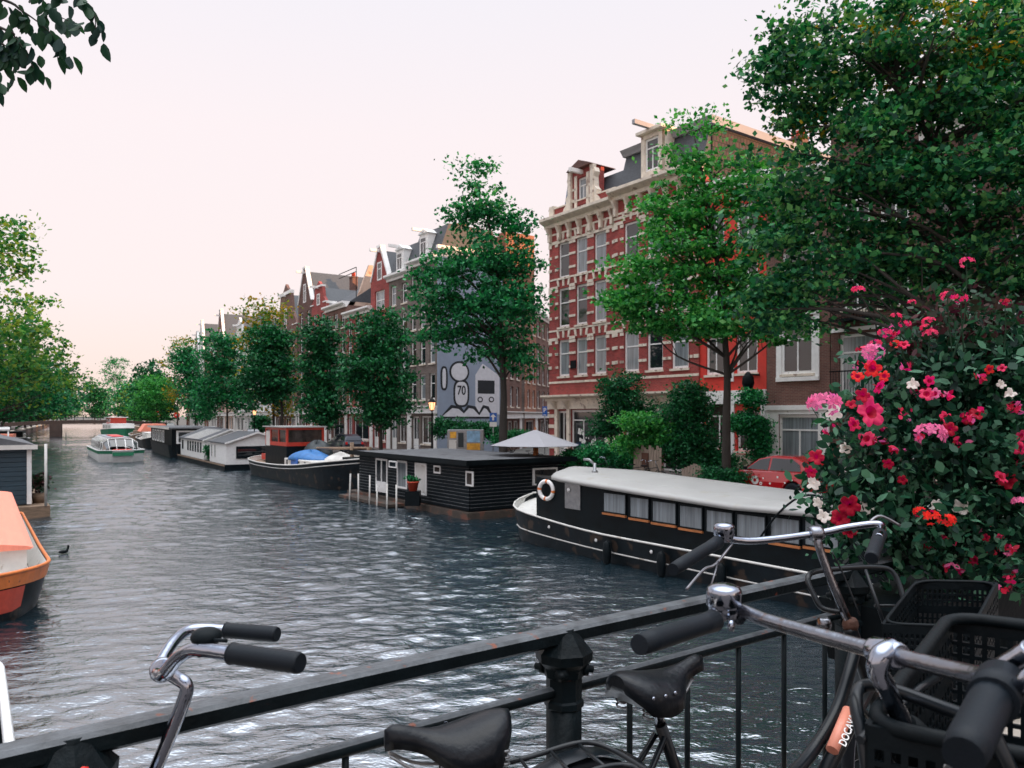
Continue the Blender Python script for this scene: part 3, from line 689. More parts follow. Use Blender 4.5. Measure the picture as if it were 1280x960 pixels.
# corner house with the painted side wall
cs = s - 7.53; H = 14.4; Wd = cs - 48.8
T = house('grey brick corner house whose blue side wall carries a painted mural', cs, Wd, FAC, H, 'brick_grey', 4, 3, 'sash', .85, 3.6, 'mansard', roofm='slate', seed=3, D=5.7)
MB().box(Wd - 1.2, Wd - .2, 6.3, 9.1, H - 3, H + 2.9).build('orange_gable', M['brick_orange'], T)
_q = Matrix.Rotation(T.rotation_euler.z, 4, 'Z'); CX = T.location + _q @ Vector((Wd + .02, 0, 0)); sv_ = Vector((.25, .968, 0)).normalized(); rz_s = math.atan2(sv_.y, sv_.x)
nv_ = _q @ Vector((0, 1, 0)); rz_m = math.atan2(nv_.y, nv_.x)
# the side street: local x along sv_ (away from the camera), outside is -y ... facing right
Tm = thing('mural_wall', 'tall blue grey side wall painted with white rounded shapes and the number 70', 'mural', CX + _q @ Vector((.125, 0, 0)), rz_m)
mb = MB(); L = 5.75; mb.box(0, L, 0, .12, 0, 15.1, 0); mb.build('wall', M['mural_blue'], Tm)
def blob(mb, cx, cz, rx, rz, y0, y1, mi=0, n=28, p=2.0):
    mb.prism([(cx + rx * math.copysign(abs(math.cos(a)) ** (2 / p), math.cos(a)), cz + rz * math.copysign(abs(math.sin(a)) ** (2 / p), math.sin(a))) for a in [2 * math.pi * k / n for k in range(n)]], 'y', y0, y1, mi)
def spos(px, py):           # photo pixel -> (local x, local z) on the mural wall
    r = (px - 640) / F; u = (r * CX.y - CX.x) / (nv_.x - r * nv_.y); Y = CX.y + u * nv_.y
    return u, z_at(py, Y) - STREET
def mshape(px, py, wx, wz, p=2.0, name='painted_shape', th=.16):
    (u0, z0), (u1, z1) = spos(px - wx, py + wz), spos(px + wx, py - wz); cu, cz = (u0 + u1) / 2, (z0 + z1) / 2; ru, rz2 = (u1 - u0) / 2, (z1 - z0) / 2
    o = MB(); blob(o, cu, cz, ru, rz2, -.012, 0, 0, p=p); o.build('painted_outline', M['mural_line'], Tm)
    i = MB(); blob(i, cu, cz, ru - th, rz2 - th, -.02, -.0125, 0, p=p); i.build(name, M['mural_white'], Tm)
    return cu, cz
mshape(573, 465, 12.5, 13); c70 = mshape(575.5, 492, 10, 17, 3.0); mshape(554, 473, 4.6, 15, 3)
for cx_, w_ in ((567, 19), (587, 15), (605, 11)):
    (u0, z0), (u1, z1) = spos(cx_ - w_, 523), spos(cx_ + w_, 508)
    o = MB(); o.prism([(u0, z0), (u1, z0), (u1 - (u1 - u0) * .3, z1), (u0 + (u1 - u0) * .38, z1 + .1)], 'y', -.014 - cx_ * 1e-5, 0); o.build('painted_outline', M['mural_line'], Tm)
    o = MB(); o.prism([(u0 + .2, z0 + .13), (u1 - .2, z0 + .13), (u1 - (u1 - u0) * .3 - .2, z1 - .2), (u0 + (u1 - u0) * .38 + .1, z1 - .14)], 'y', -.026 - cx_ * 1e-5, -.0205); o.build('painted_shape', M['mural_white'], Tm)
(u0, z0), (u1, z1) = spos(593, 518), spos(623, 470)
o = MB(); o.prism([(u0, z0), (u1, z0), (u1, z1), (u0 + (u1 - u0) * .3, z1 + .9), (u0, z1)], 'y', -.010, 0); o.build('painted_panel', M['mural_white'], Tm)
(a0, b0), (a1, b1) = spos(596, 492), spos(617, 476)
MB().box(a0, a1, -.015, -.0105, b0, b1).build('painted_screen', M['mural_line'], Tm)
for px_ in (599, 613):
    (q0, w0), (q1, w1) = spos(px_ - 3.4, 503), spos(px_ + 3.4, 496)
    o = MB(); blob(o, (q0 + q1) / 2, (w0 + w1) / 2, (q1 - q0) / 2, (w1 - w0) / 2, -.016, -.0105); o.build('painted_knob', M['mural_line'], Tm)
    o = MB(); blob(o, (q0 + q1) / 2, (w0 + w1) / 2, (q1 - q0) / 2 * .6, (w1 - w0) / 2 * .6, -.02, -.0165); o.build('painted_knob', M['mural_white'], Tm)
text_mesh('70', .95, M['mural_line'], Tm, Matrix.Translation((c70[0], -.03, c70[1] + .2)) @ Matrix.Rotation(R(90), 4, 'X') @ Matrix.Diagonal((.8, 1, 1, 1)), bold=.02)
MB().box(-.1, L + .05, -.15, .12, 15.1, 15.35).build('cornice', M['white'], Tm)
# side street houses beyond the mural
SS = CX + nv_ * L; u = 0
for i, (Wd, H, wall, lab) in enumerate([(6.2, 12.4, 'brick_brown', 'brown side street house with a tall orange brick gable beside the mural'),
                                        (6.0, 12.1, 'brick_orange', 'orange brick house in the middle of the side street'),
                                        (6.6, 12.2, 'brick_brown', 'brown brick house at the far end of the side street')]):
    T = house(lab, 0, Wd, 0, H, wall, 4, 3, 'sash', .95, 3.2, 'cornice', roofm='tile', loc=SS + sv_ * u, rz=rz_s, seed=20 + i, D=7)
    if i == 0:
        b = MB(); b.prism([(.6, H), (6.8, H), (6.8, H + 2.4), (4.6, H + 5.0), (3.2, H + 5.0), (.6, H + 2.6)], 'x', 1.0, 1.4)
        b.box(.99, 2.1, .2, .9, H, H + 4.6); b.box(.99, 2.1, 3.4, 4.3, H + 3, H + 5.9); b.build('gable', M['brick_orange'], T)
    u += Wd + .01
# house closing the side street on its right, next to the red corner house
p = SS + sv_ * 24 + Vector((1.0, 0, 0))
house('pale house closing the far end of the side street', 0, 7, 0, 9.5, 'stucco_white', 3, 3, 'sash', .9, 3.2, 'cornice', loc=p, rz=R(-12), seed=31, D=8)

# the other side of the side street, behind the red corner house
for i, (n_, Wd, H, wall) in enumerate([(40.5, 9, 14.5, 'brick_dark'), (50, 10, 14.8, 'brick_brown'), (61, 12, 15.2, 'brick_red'), (74, 14, 15, 'brick_brown')]):
    T = thing('brick_house', ['dark brick', 'brown brick', 'red brick', 'farthest brown'][i] + ' house on the near side of the side street', 'house', P(38.5 + i * 3.5, n_, STREET), ang(20) + R(90))
    mb = MB(); ops = [(1 + 2.4 * c, zz, 1.1, 1.9) for c in range(3) for zz in (1, 4.4, 7.4, 10.6)]
    facade(mb, Wd, H, ops); mb.xf(Matrix.Diagonal((1, -1, 1, 1))); MB().box(0, Wd, -12, -.3, 0, H).build('body', M[wall], T); mb.build('wall', M[wall], T)
    rb = MB(); rb.prism([(-.3, H), (-12, H), (-6, H + 2.2)], 'x', 0, Wd); rb.build('roof', M['tile'], T)
# row at photo x 350-460
s = 81.5
row = [(4.6, 14.4, 'brick_dark', 'gable', 'red brown brick house with pointed gable and big chimney, farthest of the gabled row'),
       (4.6, 13.6, 'brick_red', 'bell', 'dark red house with white scrolled shoulders in the middle of the row'),
       (5.6, 13.0, 'brick_brown', 'attic', 'brown brick house with a tan plastered end gable rising over its lower neighbour'),
       (5.9, 11.9, 'brick_red', 'cornice', 'lower red brick house with a white cornice left of the steep gabled one')]
for i, (Wd, H, wall, top, lab) in enumerate(row):
    T = house(lab, s, Wd, FAC, H, wall, 4, 3 if Wd > 4.7 else 2, 'sash', .95, 3.6, top, roofm='slate', seed=40 + i, roofh=2.8)
    if i == 2:
        MB().prism([(.25, H - 1.4), (10.5, H - 1.4), (10.5, H + 1), (7.5, H + 3.9), (2.2, H + 3.9)], 'x', Wd - .35, Wd - .01).build('end_gable', M['plaster_tan'], T)
        b = MB(); b.tube([(1, 1, H + 3.2), (Wd - .2, 1, H + 3.2)], .04, 5); b.tube([(1, 1, H + 3.6), (Wd - .2, 1, H + 3.6)], .04, 5); b.tube([(Wd - .2, 1, H), (Wd - .2, 1, H + 3.6)], .04, 5); b.build('roof_railing', M['black'], T)
    s -= Wd + .01
# farther row
s = 178
far = [(7, 14.5, 'brick_orange', 'attic', 'tall orange brick house farthest down the right bank'), (7, 13.0, 'stucco_white', 'bell', 'white bell gabled house far down the right bank'),
       (6.5, 13.8, 'brick_grey', 'gable', 'grey gabled house beside the far white one'), (7, 14.8, 'stucco_white', 'gable', 'pale gabled house with brown attic far down the bank'),
       (7, 14.2, 'brick_orange', 'cornice', 'orange brick house between the far trees'), (8, 12.0, 'stucco_white', 'mansard', 'white mansard house hidden behind the round green tree'),
       (8, 13.2, 'brick_brown', 'gable', 'brown gabled house behind the tall yellowing tree'), (9, 12.5, 'plaster_tan', 'cornice', 'tan plastered house behind the far tree row'),
       (8, 12.2, 'stucco_white', 'bell', 'white bell gabled house nearer the café'), (10, 13.9, 'stucco_white', 'cornice', 'broad white house with a flat blue grey top storey'),
       (9, 11.0, 'stucco_white', 'mansard', 'low white house behind the lit street lamp'), (9, 12.4, 'brick_brown', 'bell', 'brown brick house left of the gabled row')]
for i, (Wd, H, wall, top, lab) in enumerate(far):
    if s - Wd < 81.6: Wd = s - 81.6
    if Wd < 3: break
    T = house(lab, s, Wd, FAC, H, wall, 4, 3, 'sash', 1.0, 3.4, top, seed=60 + i, roofm='slate')
    if i == 9: MB().box(.6, Wd - .6, 1.2, 9, H + .3, H + 2.6).build('top_storey', M['lead'], T)
    s -= Wd + .01
# left bank, beyond the bend
s = 165
for i, (Wd, H, wall, top, lab) in enumerate([(8, 13, 'brick_orange', 'gable', 'sunlit orange brick house, nearest one behind the left bank trees'), (8, 14, 'stucco_white', 'bell', 'white house behind the left bank trees'),
        (9, 12.5, 'brick_red', 'attic', 'red brick house behind the left bank trees'), (9, 13.5, 'plaster_tan', 'cornice', 'tan house behind the left bank trees'), (9, 13, 'brick_orange', 'gable', 'orange gabled house farthest down the left bank')]):
    house(lab, s, Wd, -13, H, wall, 4, 3, 'sash', 1.0, 3.4, top, seed=80 + i, flip=True); s += Wd + .01
# the right bank row carries on behind the camera and keeps the evening sun off the bridge
s = 1.6
for i, (Wd, H, wall, top) in enumerate([(4, 14.6, 'brick_brown', 'mansard'), (10, 7.4, 'brick_red', 'attic'), (10, 7.8, 'brick_dark', 'mansard'), (10, 14.4, 'brick_grey', 'attic'), (10, 14.6, 'brick_brown', 'attic'), (10, 14.8, 'brick_red', 'mansard'), (10, 14.2, 'brick_dark', 'attic')]):
    T = thing('canal_house', 'plain brick canal house in the row behind the bridge', 'house', P(s, FAC, STREET), ang(0), 'canal houses in the row behind the bridge')
    mb = MB(); ops = [(1 + 2.4 * c, zz, 1.1, 1.9) for c in range(3) for zz in (4.4, 7.4, 10.6) if zz + 2 < H and Wd > 5] + [(1, .2, 1.1, 2.6)]
    facade(mb, Wd, H, ops); body(mb, Wd, H, 11); mb.build('wall', M[wall], T)
    for o in ops: add_window(T, *o, 'cross')
    rb = MB(); rb.prism([(.3, H), (11, H), (5.5, H + 2.6)], 'x', 0, Wd); rb.build('roof', M['tile'], T)
    s -= Wd + .01
# ------------------------------------------------------------------ trees
def leaves(C, N, size, rng, fold=False, shape='diamond', up=.6):
    """C (k,3) leaf centres; returns MB-like arrays as a mesh-ready tuple"""
    k = len(C)
    nrm = rng.normal(size=(k, 3)); nrm[:, 2] = nrm[:, 2] + up * 1.6; nrm /= np.linalg.norm(nrm, axis=1)[:, None]
    a = rng.normal(size=(k, 3)); a -= nrm * (a * nrm).sum(1)[:, None]; a /= np.linalg.norm(a, axis=1)[:, None]
    b = np.cross(nrm, a); s = size * rng.uniform(.4, 1.55, size=(k, 1))
    if shape == 'diamond':
        pts = [C - a * s * .5, C + b * s * .36 + a * s * .02, C + a * s * .55, C - b * s * .36 + a * s * .02]
    else:
        pts = [C - a * s * .5, C - a * s * .2 + b * s * .27, C + a * s * .15 + b * s * .26, C + a * s * .55 - nrm * s * .06, C + a * s * .15 - b * s * .26, C - a * s * .2 - b * s * .27]
    return np.stack(pts, 1)
def leaf_mesh(name, V, m):
    k, q, _ = V.shape
    me = bpy.data.meshes.new(name); me.vertices.add(k * q); me.vertices.foreach_set('co', V.reshape(-1).astype(np.float32))
    me.loops.add(k * q); me.loops.foreach_set('vertex_index', np.arange(k * q, dtype=np.int32))
    me.polygons.add(k); me.polygons.foreach_set('loop_start', np.arange(0, k * q, q, dtype=np.int32)); me.polygons.foreach_set('loop_total', np.full(k, q, dtype=np.int32))
    me.update(calc_edges=True); me.materials.append(m); return me
def crown_points(lobes, ncl, per, crad, rng, flat=.45, inner=.35):
    vol = np.array([l[3] * l[4] * l[5] for l in lobes]) ** .75; pr = vol / vol.sum(); cl = []
    for li in rng.choice(len(lobes), size=ncl, p=pr):
        l = lobes[li]; d = rng.normal(size=3); d /= np.linalg.norm(d); r = rng.uniform(inner ** 2, 1.0) ** .5 * rng.uniform(.82, 1.12)
        cl.append([l[0] + d[0] * l[3] * r, l[1] + d[1] * l[4] * r, l[2] + d[2] * l[5] * r])
    cl = np.array(cl); n = rng.poisson(per, size=ncl) + 2
    idx = np.repeat(np.arange(ncl), n); cr = (crad * rng.uniform(.5, 1.4, size=ncl))[idx][:, None]
    off = rng.normal(size=(len(idx), 3)) * cr * np.array([1, 1, flat])
    return cl, cl[idx] + off
def tree(label, base, lobes, leaf, size, ncl, per, crad, trunk_r=.16, fork=.35, seed=0, lean=(0, 0), name='street_tree', group=None, cat='tree', shape='diamond', limbs=16, trunkm='bark', flat=.45, up=.6, inner=.35):
    """lobes relative to the base: (x, y, z, rx, ry, rz)"""
    rng = np.random.default_rng(seed + 100)
    T = thing(name, label, cat, base, 0, group)
    cl, C = crown_points(lobes, ncl, per, crad, rng, flat, inner)
    V = leaves(C, 0, size, rng, shape=shape, up=up)
    o = bpy.data.objects.new('crown', leaf_mesh('crown', V, M[leaf])); COL.objects.link(o); o.parent = T
    top = max(l[2] + l[5] * .7 for l in lobes); zc = min(l[2] - l[5] * .6 for l in lobes)
    zf = max(zc * .9, top * fork * .6)
    cx = np.mean([l[0] for l in lobes]); cy = np.mean([l[1] for l in lobes])
    mb = MB(); tp = [(0, 0, -.1), (lean[0] * .3, lean[1] * .3, zf * .5), (lean[0], lean[1], zf), (lean[0] * .6 + cx * .4, lean[1] * .6 + cy * .4, (zf + top) / 2 * .97), (cx, cy, top * .9)]
    tpp = spline(tp, 5); n_ = len(tpp)
    mb.tube(tpp, [trunk_r * (1.25 if i == 0 else 1) * (1 - .85 * (i / (n_ - 1)) ** 1.3) for i in range(n_)], 9)
    order = rng.permutation(len(cl))[:limbs]
    for q in order:
        e = Vector(cl[q]); want = e.z - .55 * math.hypot(e.x - cx * .5, e.y - cy * .5) - .3
        k = min(range(n_ - 2), key=lambda kk: abs(tpp[kk].z - max(want, zf * .75))); st = tpp[k]
        mid = st.lerp(e, .5) + Vector(rng.normal(size=3)) * (e - st).length * .08 + Vector((0, 0, (e - st).length * .08))
        r0 = trunk_r * .42 * (1 - .5 * k / n_); pth = spline([st, mid, e], 4)
        mb.tube(pth, [max(.012, r0 * (1 - .85 * i / (len(pth) - 1))) for i in range(len(pth))], 6)
        for jj in range(3):
            d = np.linalg.norm(cl - np.array(mid.lerp(e, .3 * jj)), axis=1); c2 = Vector(cl[np.argsort(d)[1 + jj]]); s2 = pth[3 + jj]
            mb.tube([s2, s2.lerp(c2, .55) + Vector((0, 0, .04)), c2], [max(.01, r0 * .3), max(.008, r0 * .2), .006], 5)
    mb.build('trunk', M[trunkm], T)
    return T
def on_px(px, n, z=STREET):
    s = s_px(px, n); return P(s, n, z)
def tree_px(label, px, n, lob, leaf, size, ncl, per, crad, **k):
    """lob: list of (px, py, halfwidth px, halfheight px) in photo pixels; depth from the base"""
    b = on_px(px, n); Y = b.y; lobes = []
    for (cx, cy, hw, hh) in lob:
        X = (cx - 640) / F * Y; z = z_at(cy, Y); rx = hw / F * Y
        lobes.append((X - b.x, (hash((cx, cy)) % 7 - 3) * .08 * rx, z - b.z, rx, rx * .9, hh / F * Y))
    return tree(label, b, lobes, leaf, size, ncl, per, crad, **k)

# big tree over the street at the upper right
Tbig = tree_px('large spreading tree whose crown fills the upper right corner', 1262, 21.6,
        [(1130, 60, 150, 90), (980, 55, 34, 45), (962, 105, 20, 24), (1010, 70, 60, 75), (985, 255, 80, 75), (1110, 215, 120, 100), (1250, 190, 130, 160), (1040, 330, 110, 75), (1180, 330, 120, 75), (1290, 60, 130, 110), (975, 375, 60, 40), (1290, 350, 90, 70), (1000, 130, 45, 60)],
        'leaf_big', .15, 700, 74, .36, trunk_r=.26, seed=1, limbs=60, lean=(-.3, 0), flat=.24, inner=.1)
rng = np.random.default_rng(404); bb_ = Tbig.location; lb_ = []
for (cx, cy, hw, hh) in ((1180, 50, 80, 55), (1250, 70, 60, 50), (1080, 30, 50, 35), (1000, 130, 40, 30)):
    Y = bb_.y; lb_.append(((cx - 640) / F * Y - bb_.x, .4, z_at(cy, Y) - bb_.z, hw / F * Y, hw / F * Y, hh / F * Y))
_, C = crown_points(lb_, 70, 34, .34, rng, .5, .1); o = bpy.data.objects.new('golden_leaves', leaf_mesh('golden_leaves', leaves(C, 0, .14, rng), M['leaf_yellow'])); COL.objects.link(o); o.parent = Tbig  # backlight of the low sun put into the leaf colour
tree_px('light green tree with low spreading limbs before the banded brick house', 908, 21.8,
        [(872, 150, 26, 42), (868, 205, 38, 50), (850, 270, 55, 50), (830, 330, 80, 40), (915, 330, 70, 60), (800, 382, 62, 26), (895, 400, 100, 32), (960, 270, 50, 60), (925, 225, 40, 40), (975, 410, 40, 30), (770, 375, 34, 14), (790, 340, 40, 16), (840, 405, 60, 16)],
        'leaf_light', .155, 430, 56, .34, trunk_r=.17, seed=2, limbs=46, inner=.05, flat=.26)
tree_px('tall airy tree in front of the mural wall', 629, 21.7,
        [(598, 222, 28, 26), (596, 265, 46, 28), (648, 285, 30, 20), (600, 325, 66, 30), (552, 345, 42, 18), (655, 330, 26, 26), (545, 378, 46, 24), (640, 365, 34, 40), (600, 385, 76, 34), (560, 415, 48, 22), (620, 430, 54, 30), (655, 450, 24, 22)],
        'leaf_mid', .19, 400, 50, .38, trunk_r=.24, seed=3, limbs=46, inner=.05, flat=.30)
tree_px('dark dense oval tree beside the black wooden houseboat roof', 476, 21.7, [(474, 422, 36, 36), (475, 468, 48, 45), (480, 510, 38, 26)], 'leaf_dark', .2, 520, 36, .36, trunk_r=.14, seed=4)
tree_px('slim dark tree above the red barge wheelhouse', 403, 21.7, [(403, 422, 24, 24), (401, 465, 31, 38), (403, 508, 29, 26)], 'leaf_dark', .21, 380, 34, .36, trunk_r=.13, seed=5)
tree_px('dark tree with golden sunlit top left of the red wheelhouse', 342, 21.7, [(334, 392, 32, 20), (330, 420, 38, 30), (338, 465, 38, 36), (345, 505, 28, 20)], 'leaf_yellow', .24, 170, 24, .5, trunk_r=.16, seed=6)  # sunlight on this crown is put into its yellow leaf colour
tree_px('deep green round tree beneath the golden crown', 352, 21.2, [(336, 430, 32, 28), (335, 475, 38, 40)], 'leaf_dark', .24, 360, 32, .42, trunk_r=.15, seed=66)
tree_px('bright green tree in front of the broad white house', 284, 21.7, [(276, 440, 32, 30), (280, 480, 34, 28), (258, 500, 22, 22), (300, 500, 22, 18)], 'leaf_mid', .26, 380, 30, .5, trunk_r=.15, seed=7)
tree_px('mid green tree standing over the dark barge with white framed windows', 244, 21.7, [(240, 480, 22, 34), (228, 450, 16, 24), (250, 508, 20, 20)], 'leaf_mid', .28, 300, 28, .5, trunk_r=.14, seed=8)
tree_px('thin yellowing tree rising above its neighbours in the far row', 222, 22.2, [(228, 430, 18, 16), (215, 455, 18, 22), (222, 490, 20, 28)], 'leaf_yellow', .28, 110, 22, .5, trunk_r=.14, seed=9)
tree_px('round bright green tree by the red traffic signs', 196, 21.7, [(195, 488, 28, 22), (190, 508, 24, 20)], 'leaf_light', .34, 300, 28, .6, trunk_r=.16, seed=10)
tree_px('tall two toned tree beside the far bridge', 148, 21.5, [(142, 462, 17, 22), (148, 485, 18, 28), (138, 505, 14, 18)], 'leaf_mid', .5, 200, 24, .9, trunk_r=.2, seed=11)
rr = random.Random(9)
# trees on the left bank: crowns lean out over the boats
L = [('yellow topped tree leaning out at the left edge, nearest on that bank', 70, 19.5, -4.2, 5.6, 5.0, 'leaf_left', 5.4, 3.4),
     ('golden green tree behind the nearest left bank tree', 86, 16.5, -4.4, 6.2, 6.2, 'leaf_left', 6.0, 3.0),
     ('open crowned tree reaching farthest out over the canal from the left', 101, 15.0, -4.0, 7.5, 6.0, 'leaf_left', 7.0, 2.4),
     ('dark low tree over the left bank boats', 113, 10.5, -3.8, 6.0, 4.2, 'leaf_mid', 6.5, 1.8),
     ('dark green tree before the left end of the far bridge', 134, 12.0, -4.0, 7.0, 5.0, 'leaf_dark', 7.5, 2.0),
     ('green tree beside the left end of the far bridge', 158, 12.5, -4.0, 6.0, 5.2, 'leaf_mid', 4.5, 2.0)]
for i, (lab, s, h, n, r, rzz, lf, ox, lz) in enumerate(L):
    b = P(s, n, STREET); nn = P(s, n + 1) - P(s, n); o = nn * ox
    lobes = [(o.x, o.y, h - rzz * .7, r * .6, r * .6, rzz * .7), (o.x * .2, o.y * .2, h * .62, r * .8, r * .8, rzz * .7), (o.x * 1.25, o.y * 1.25, h * .45, r * .6, r * .6, rzz * .42), (o.x * .6 - 2, o.y * .6, h * .36, r * .7, r * .7, rzz * .45)]
    tree(lab, b, lobes, lf, .27 + .0012 * s, 210 if i < 3 else 240, 26, .60 if i < 3 else .8, trunk_r=.28, seed=200 + i, lean=(o.x * .2, o.y * .2), name='bank_tree', group='trees along the left bank', limbs=26, inner=.15)
for i, (s, n, h, lf, lab) in enumerate([(185, -4.5, 13, 'leaf_mid', 'left bank tree just past the far bridge'), (205, -3, 12, 'leaf_left', 'left bank tree second past the far bridge'), (228, -3, 13, 'leaf_mid', 'left bank tree third past the far bridge'), (255, -3, 12, 'leaf_yellow', 'pale left bank tree beyond the far bridge'), (290, 0, 15, 'leaf_mid', 'green tree closing the canal view on the left'),
                              (188, 22, 15, 'leaf_dark', 'dark right bank tree past the far bridge'), (205, 22, 13, 'leaf_mid', 'right bank tree second past the far bridge'), (228, 22, 12.5, 'leaf_left', 'right bank tree third past the far bridge'), (255, 20, 13, 'leaf_mid', 'right bank tree fourth past the far bridge'), (300, 12, 16, 'leaf_dark', 'dark tree closing the canal view'), (300, 26, 16, 'leaf_mid', 'green tree closing the canal view on the right'), (330, 3, 17, 'leaf_left', 'yellow green tree farthest down the canal')]):
    b = P(s, n, STREET); r = 5.2
    tree(lab, b, [(0, 0, h * .72, r * .8, r * .8, h * .28), (0, 1, h * .45, r, r, h * .3), (1.5, 0, h * .28, r * .8, r * .8, h * .18)], lf, .62, 210, 24, .95, trunk_r=.24, seed=300 + i, name='far_tree', group='trees past the far bridge', limbs=8)
# shrubs and climbers on the street before the houses
tree_px('dark ivy mass climbing the post left of the shop awning', 772, 24.6, [(775, 490, 28, 30), (760, 530, 24, 24), (800, 520, 26, 24)], 'leaf_dark', .10, 330, 44, .2, trunk_r=.06, seed=21, name='climbing_shrub', cat='shrub')
tree_px('bright green maple shrub before the shop front', 812, 22.6, [(800, 528, 34, 14), (835, 545, 34, 16), (790, 555, 24, 14), (825, 565, 20, 12)], 'leaf_light', .13, 230, 36, .2, trunk_r=.06, seed=22, name='maple_shrub', cat='shrub')
tree_px('big dark rounded bush between the maple shrub and the tree trunk', 868, 23.4, [(862, 510, 32, 34), (866, 560, 36, 38), (895, 585, 30, 22)], 'leaf_dark', .10, 560, 44, .2, trunk_r=.08, seed=23, name='round_bush', cat='shrub')
tree_px('climbing plant hanging down the red shop front', 945, 26.9, [(940, 500, 14, 14), (935, 530, 22, 14), (948, 550, 13, 30)], 'leaf_mid', .11, 260, 44, .18, trunk_r=.04, seed=24, name='climbing_plant', cat='plant')
tree_px('loose green hedge behind the canvas parasol', 735, 22.0, [(725, 575, 30, 16), (757, 572, 30, 22), (783, 580, 22, 22)], 'leaf_mid', .10, 330, 40, .2, trunk_r=.04, seed=25, name='hedge_shrub', cat='shrub')
tree_px('low shrub at the foot of the light green tree', 918, 21.7, [(915, 600, 26, 12), (895, 598, 24, 14)], 'leaf_dark', .09, 200, 36, .16, trunk_r=.03, seed=26, name='low_shrub', cat='shrub')
tree_px('dark hedge below the mural', 572, 26.6, [(553, 535, 14, 13), (575, 536, 16, 12), (600, 538, 18, 12), (617, 540, 12, 10)], 'leaf_dark', .13, 260, 36, .22, trunk_r=.04, seed=27, name='hedge_shrub', cat='shrub')
tree_px('small pale green bush by the blue arrow sign', 640, 22.4, [(648, 546, 16, 8), (630, 550, 14, 9)], 'leaf_mid', .11, 120, 34, .18, trunk_r=.03, seed=28, name='low_shrub', cat='shrub')
tree_px('dark shrub left of the red wheelhouse lamp', 325, 24.5, [(327, 530, 10, 12)], 'leaf_dark', .2, 90, 30, .3, trunk_r=.04, seed=29, name='low_shrub', cat='shrub')

# leafy branch hanging into the picture at the upper left
rng = np.random.default_rng(77)
Tb = thing('elm_tree', 'elm beside the bridge whose leafy twigs hang into the top left corner', 'tree', (-6.2, 2.2, STREET))
mb = MB(); mb.tube(spline([(0, 0, -.1), (.1, .1, 2.5), (.3, .3, 5), (.5, .2, 8)], 4), [.3, .28, .27, .26, .25, .24, .23, .22, .2, .19, .17, .15, .12], 10)
org = Vector((-6.2, 2.2, STREET))
def loc(px, py, Y): return W(px, py, Y) - org
lv = []
br = [[(.5, .3, 5.6), loc(-140, -60, 3.0), loc(-20, -35, 3.0), loc(60, -25, 3.0), loc(112, 8, 3.0), loc(120, 40, 3.0)],
      [(.5, .3, 5.6), loc(-100, -30, 2.9), loc(-10, -5, 2.9), loc(28, 14, 2.9), loc(60, 38, 2.9), loc(78, 60, 2.9)],
      [(.5, .3, 5.4), loc(-80, 0, 2.8), loc(-10, 30, 2.8), loc(20, 48, 2.8), loc(42, 85, 2.8)],
      [(.5, .3, 5.4), loc(-80, 30, 2.8), loc(-20, 45, 2.8), loc(4, 60, 2.8), loc(10, 80, 2.8)],
      [(.5, .3, 5.3), loc(-90, 60, 2.7), loc(-35, 75, 2.7), loc(-12, 88, 2.7), loc(-3, 108, 2.7)],
      [(.5, .3, 5.5), loc(-100, -60, 3.2), loc(0, -40, 3.2), loc(40, -20, 3.2), loc(62, 12, 3.2), loc(85, 26, 3.2)]]
lb = spline([(.5, .3, 5.6), loc(-420, -10, 2.9), loc(-230, -60, 2.9), loc(-120, -52, 2.9)], 6); mb.tube(lb, [.05 - .034 * i / (len(lb) - 1) for i in range(len(lb))], 8)
for p in br:
    p = [lb[-5 - (br.index(p) % 4)]] + p[2:]; pts = spline(p, 6); mb.tube(pts, [max(.002, .009 * (1 - i / (len(pts) - 1)) ** 1.2) for i in range(len(pts))], 5)
    for i in range(int(len(pts) * .25), len(pts)):
        for k in range(2):
            q = pts[i] + Vector(rng.normal(size=3)) * .018
            d = Vector((rng.normal() * .45 + .1, rng.normal() * .4, -1.0 + rng.normal() * .35)).normalized()
            lv.append((q, d))
mb.build('trunk', M['bark'], Tb)
cm = MB()
for (q, d) in lv:
    L_ = rng.uniform(.045, .08); wd = L_ * rng.uniform(.24, .32); sd_ = d.cross(Vector((rng.normal() * .5, 1, rng.normal() * .4))).normalized(); nn = sd_.cross(d) * L_ * .12
    b0 = q + d * .012; prof = [(0, 0), (.12, .6), (.35, 1), (.6, .9), (.82, .5), (1.0, 0)]
    lf = [b0 + d * L_ * a + sd_ * wd * w_ + nn * w_ for a, w_ in prof]; rt = [b0 + d * L_ * a - sd_ * wd * w_ + nn * w_ for a, w_ in prof[1:-1]][::-1]
    mid = [b0 + d * L_ * a for a, _ in prof[1:-1]]
    b = len(cm.v); cm.v += [tuple(x) for x in lf + rt + mid]
    m0 = b + 10
    for i in range(5):
        A = [b + i, b + i + 1] + ([m0 + i] if i < 4 else []) + ([m0 + i - 1] if i > 0 else [])
        cm.f.append(tuple(A)); cm.m.append(0); cm.sm.append(True)
    ridx = [b] + [b + 9 - k for k in range(4)] + [b + 5]
    for i in range(5):
        A = [ridx[i + 1], ridx[i]] + ([m0 + i - 1] if i > 0 else []) + ([m0 + i] if i < 4 else [])
        cm.f.append(tuple(A)); cm.m.append(0); cm.sm.append(True)
cm.build('crown', M['leaf_elm'], Tb)
M['rust_dark'] = mat('stained concrete pontoon', (.06, .045, .035), .8, 0, .5, 2, .3, 12, ((.14, .06, .04), .56, 2))
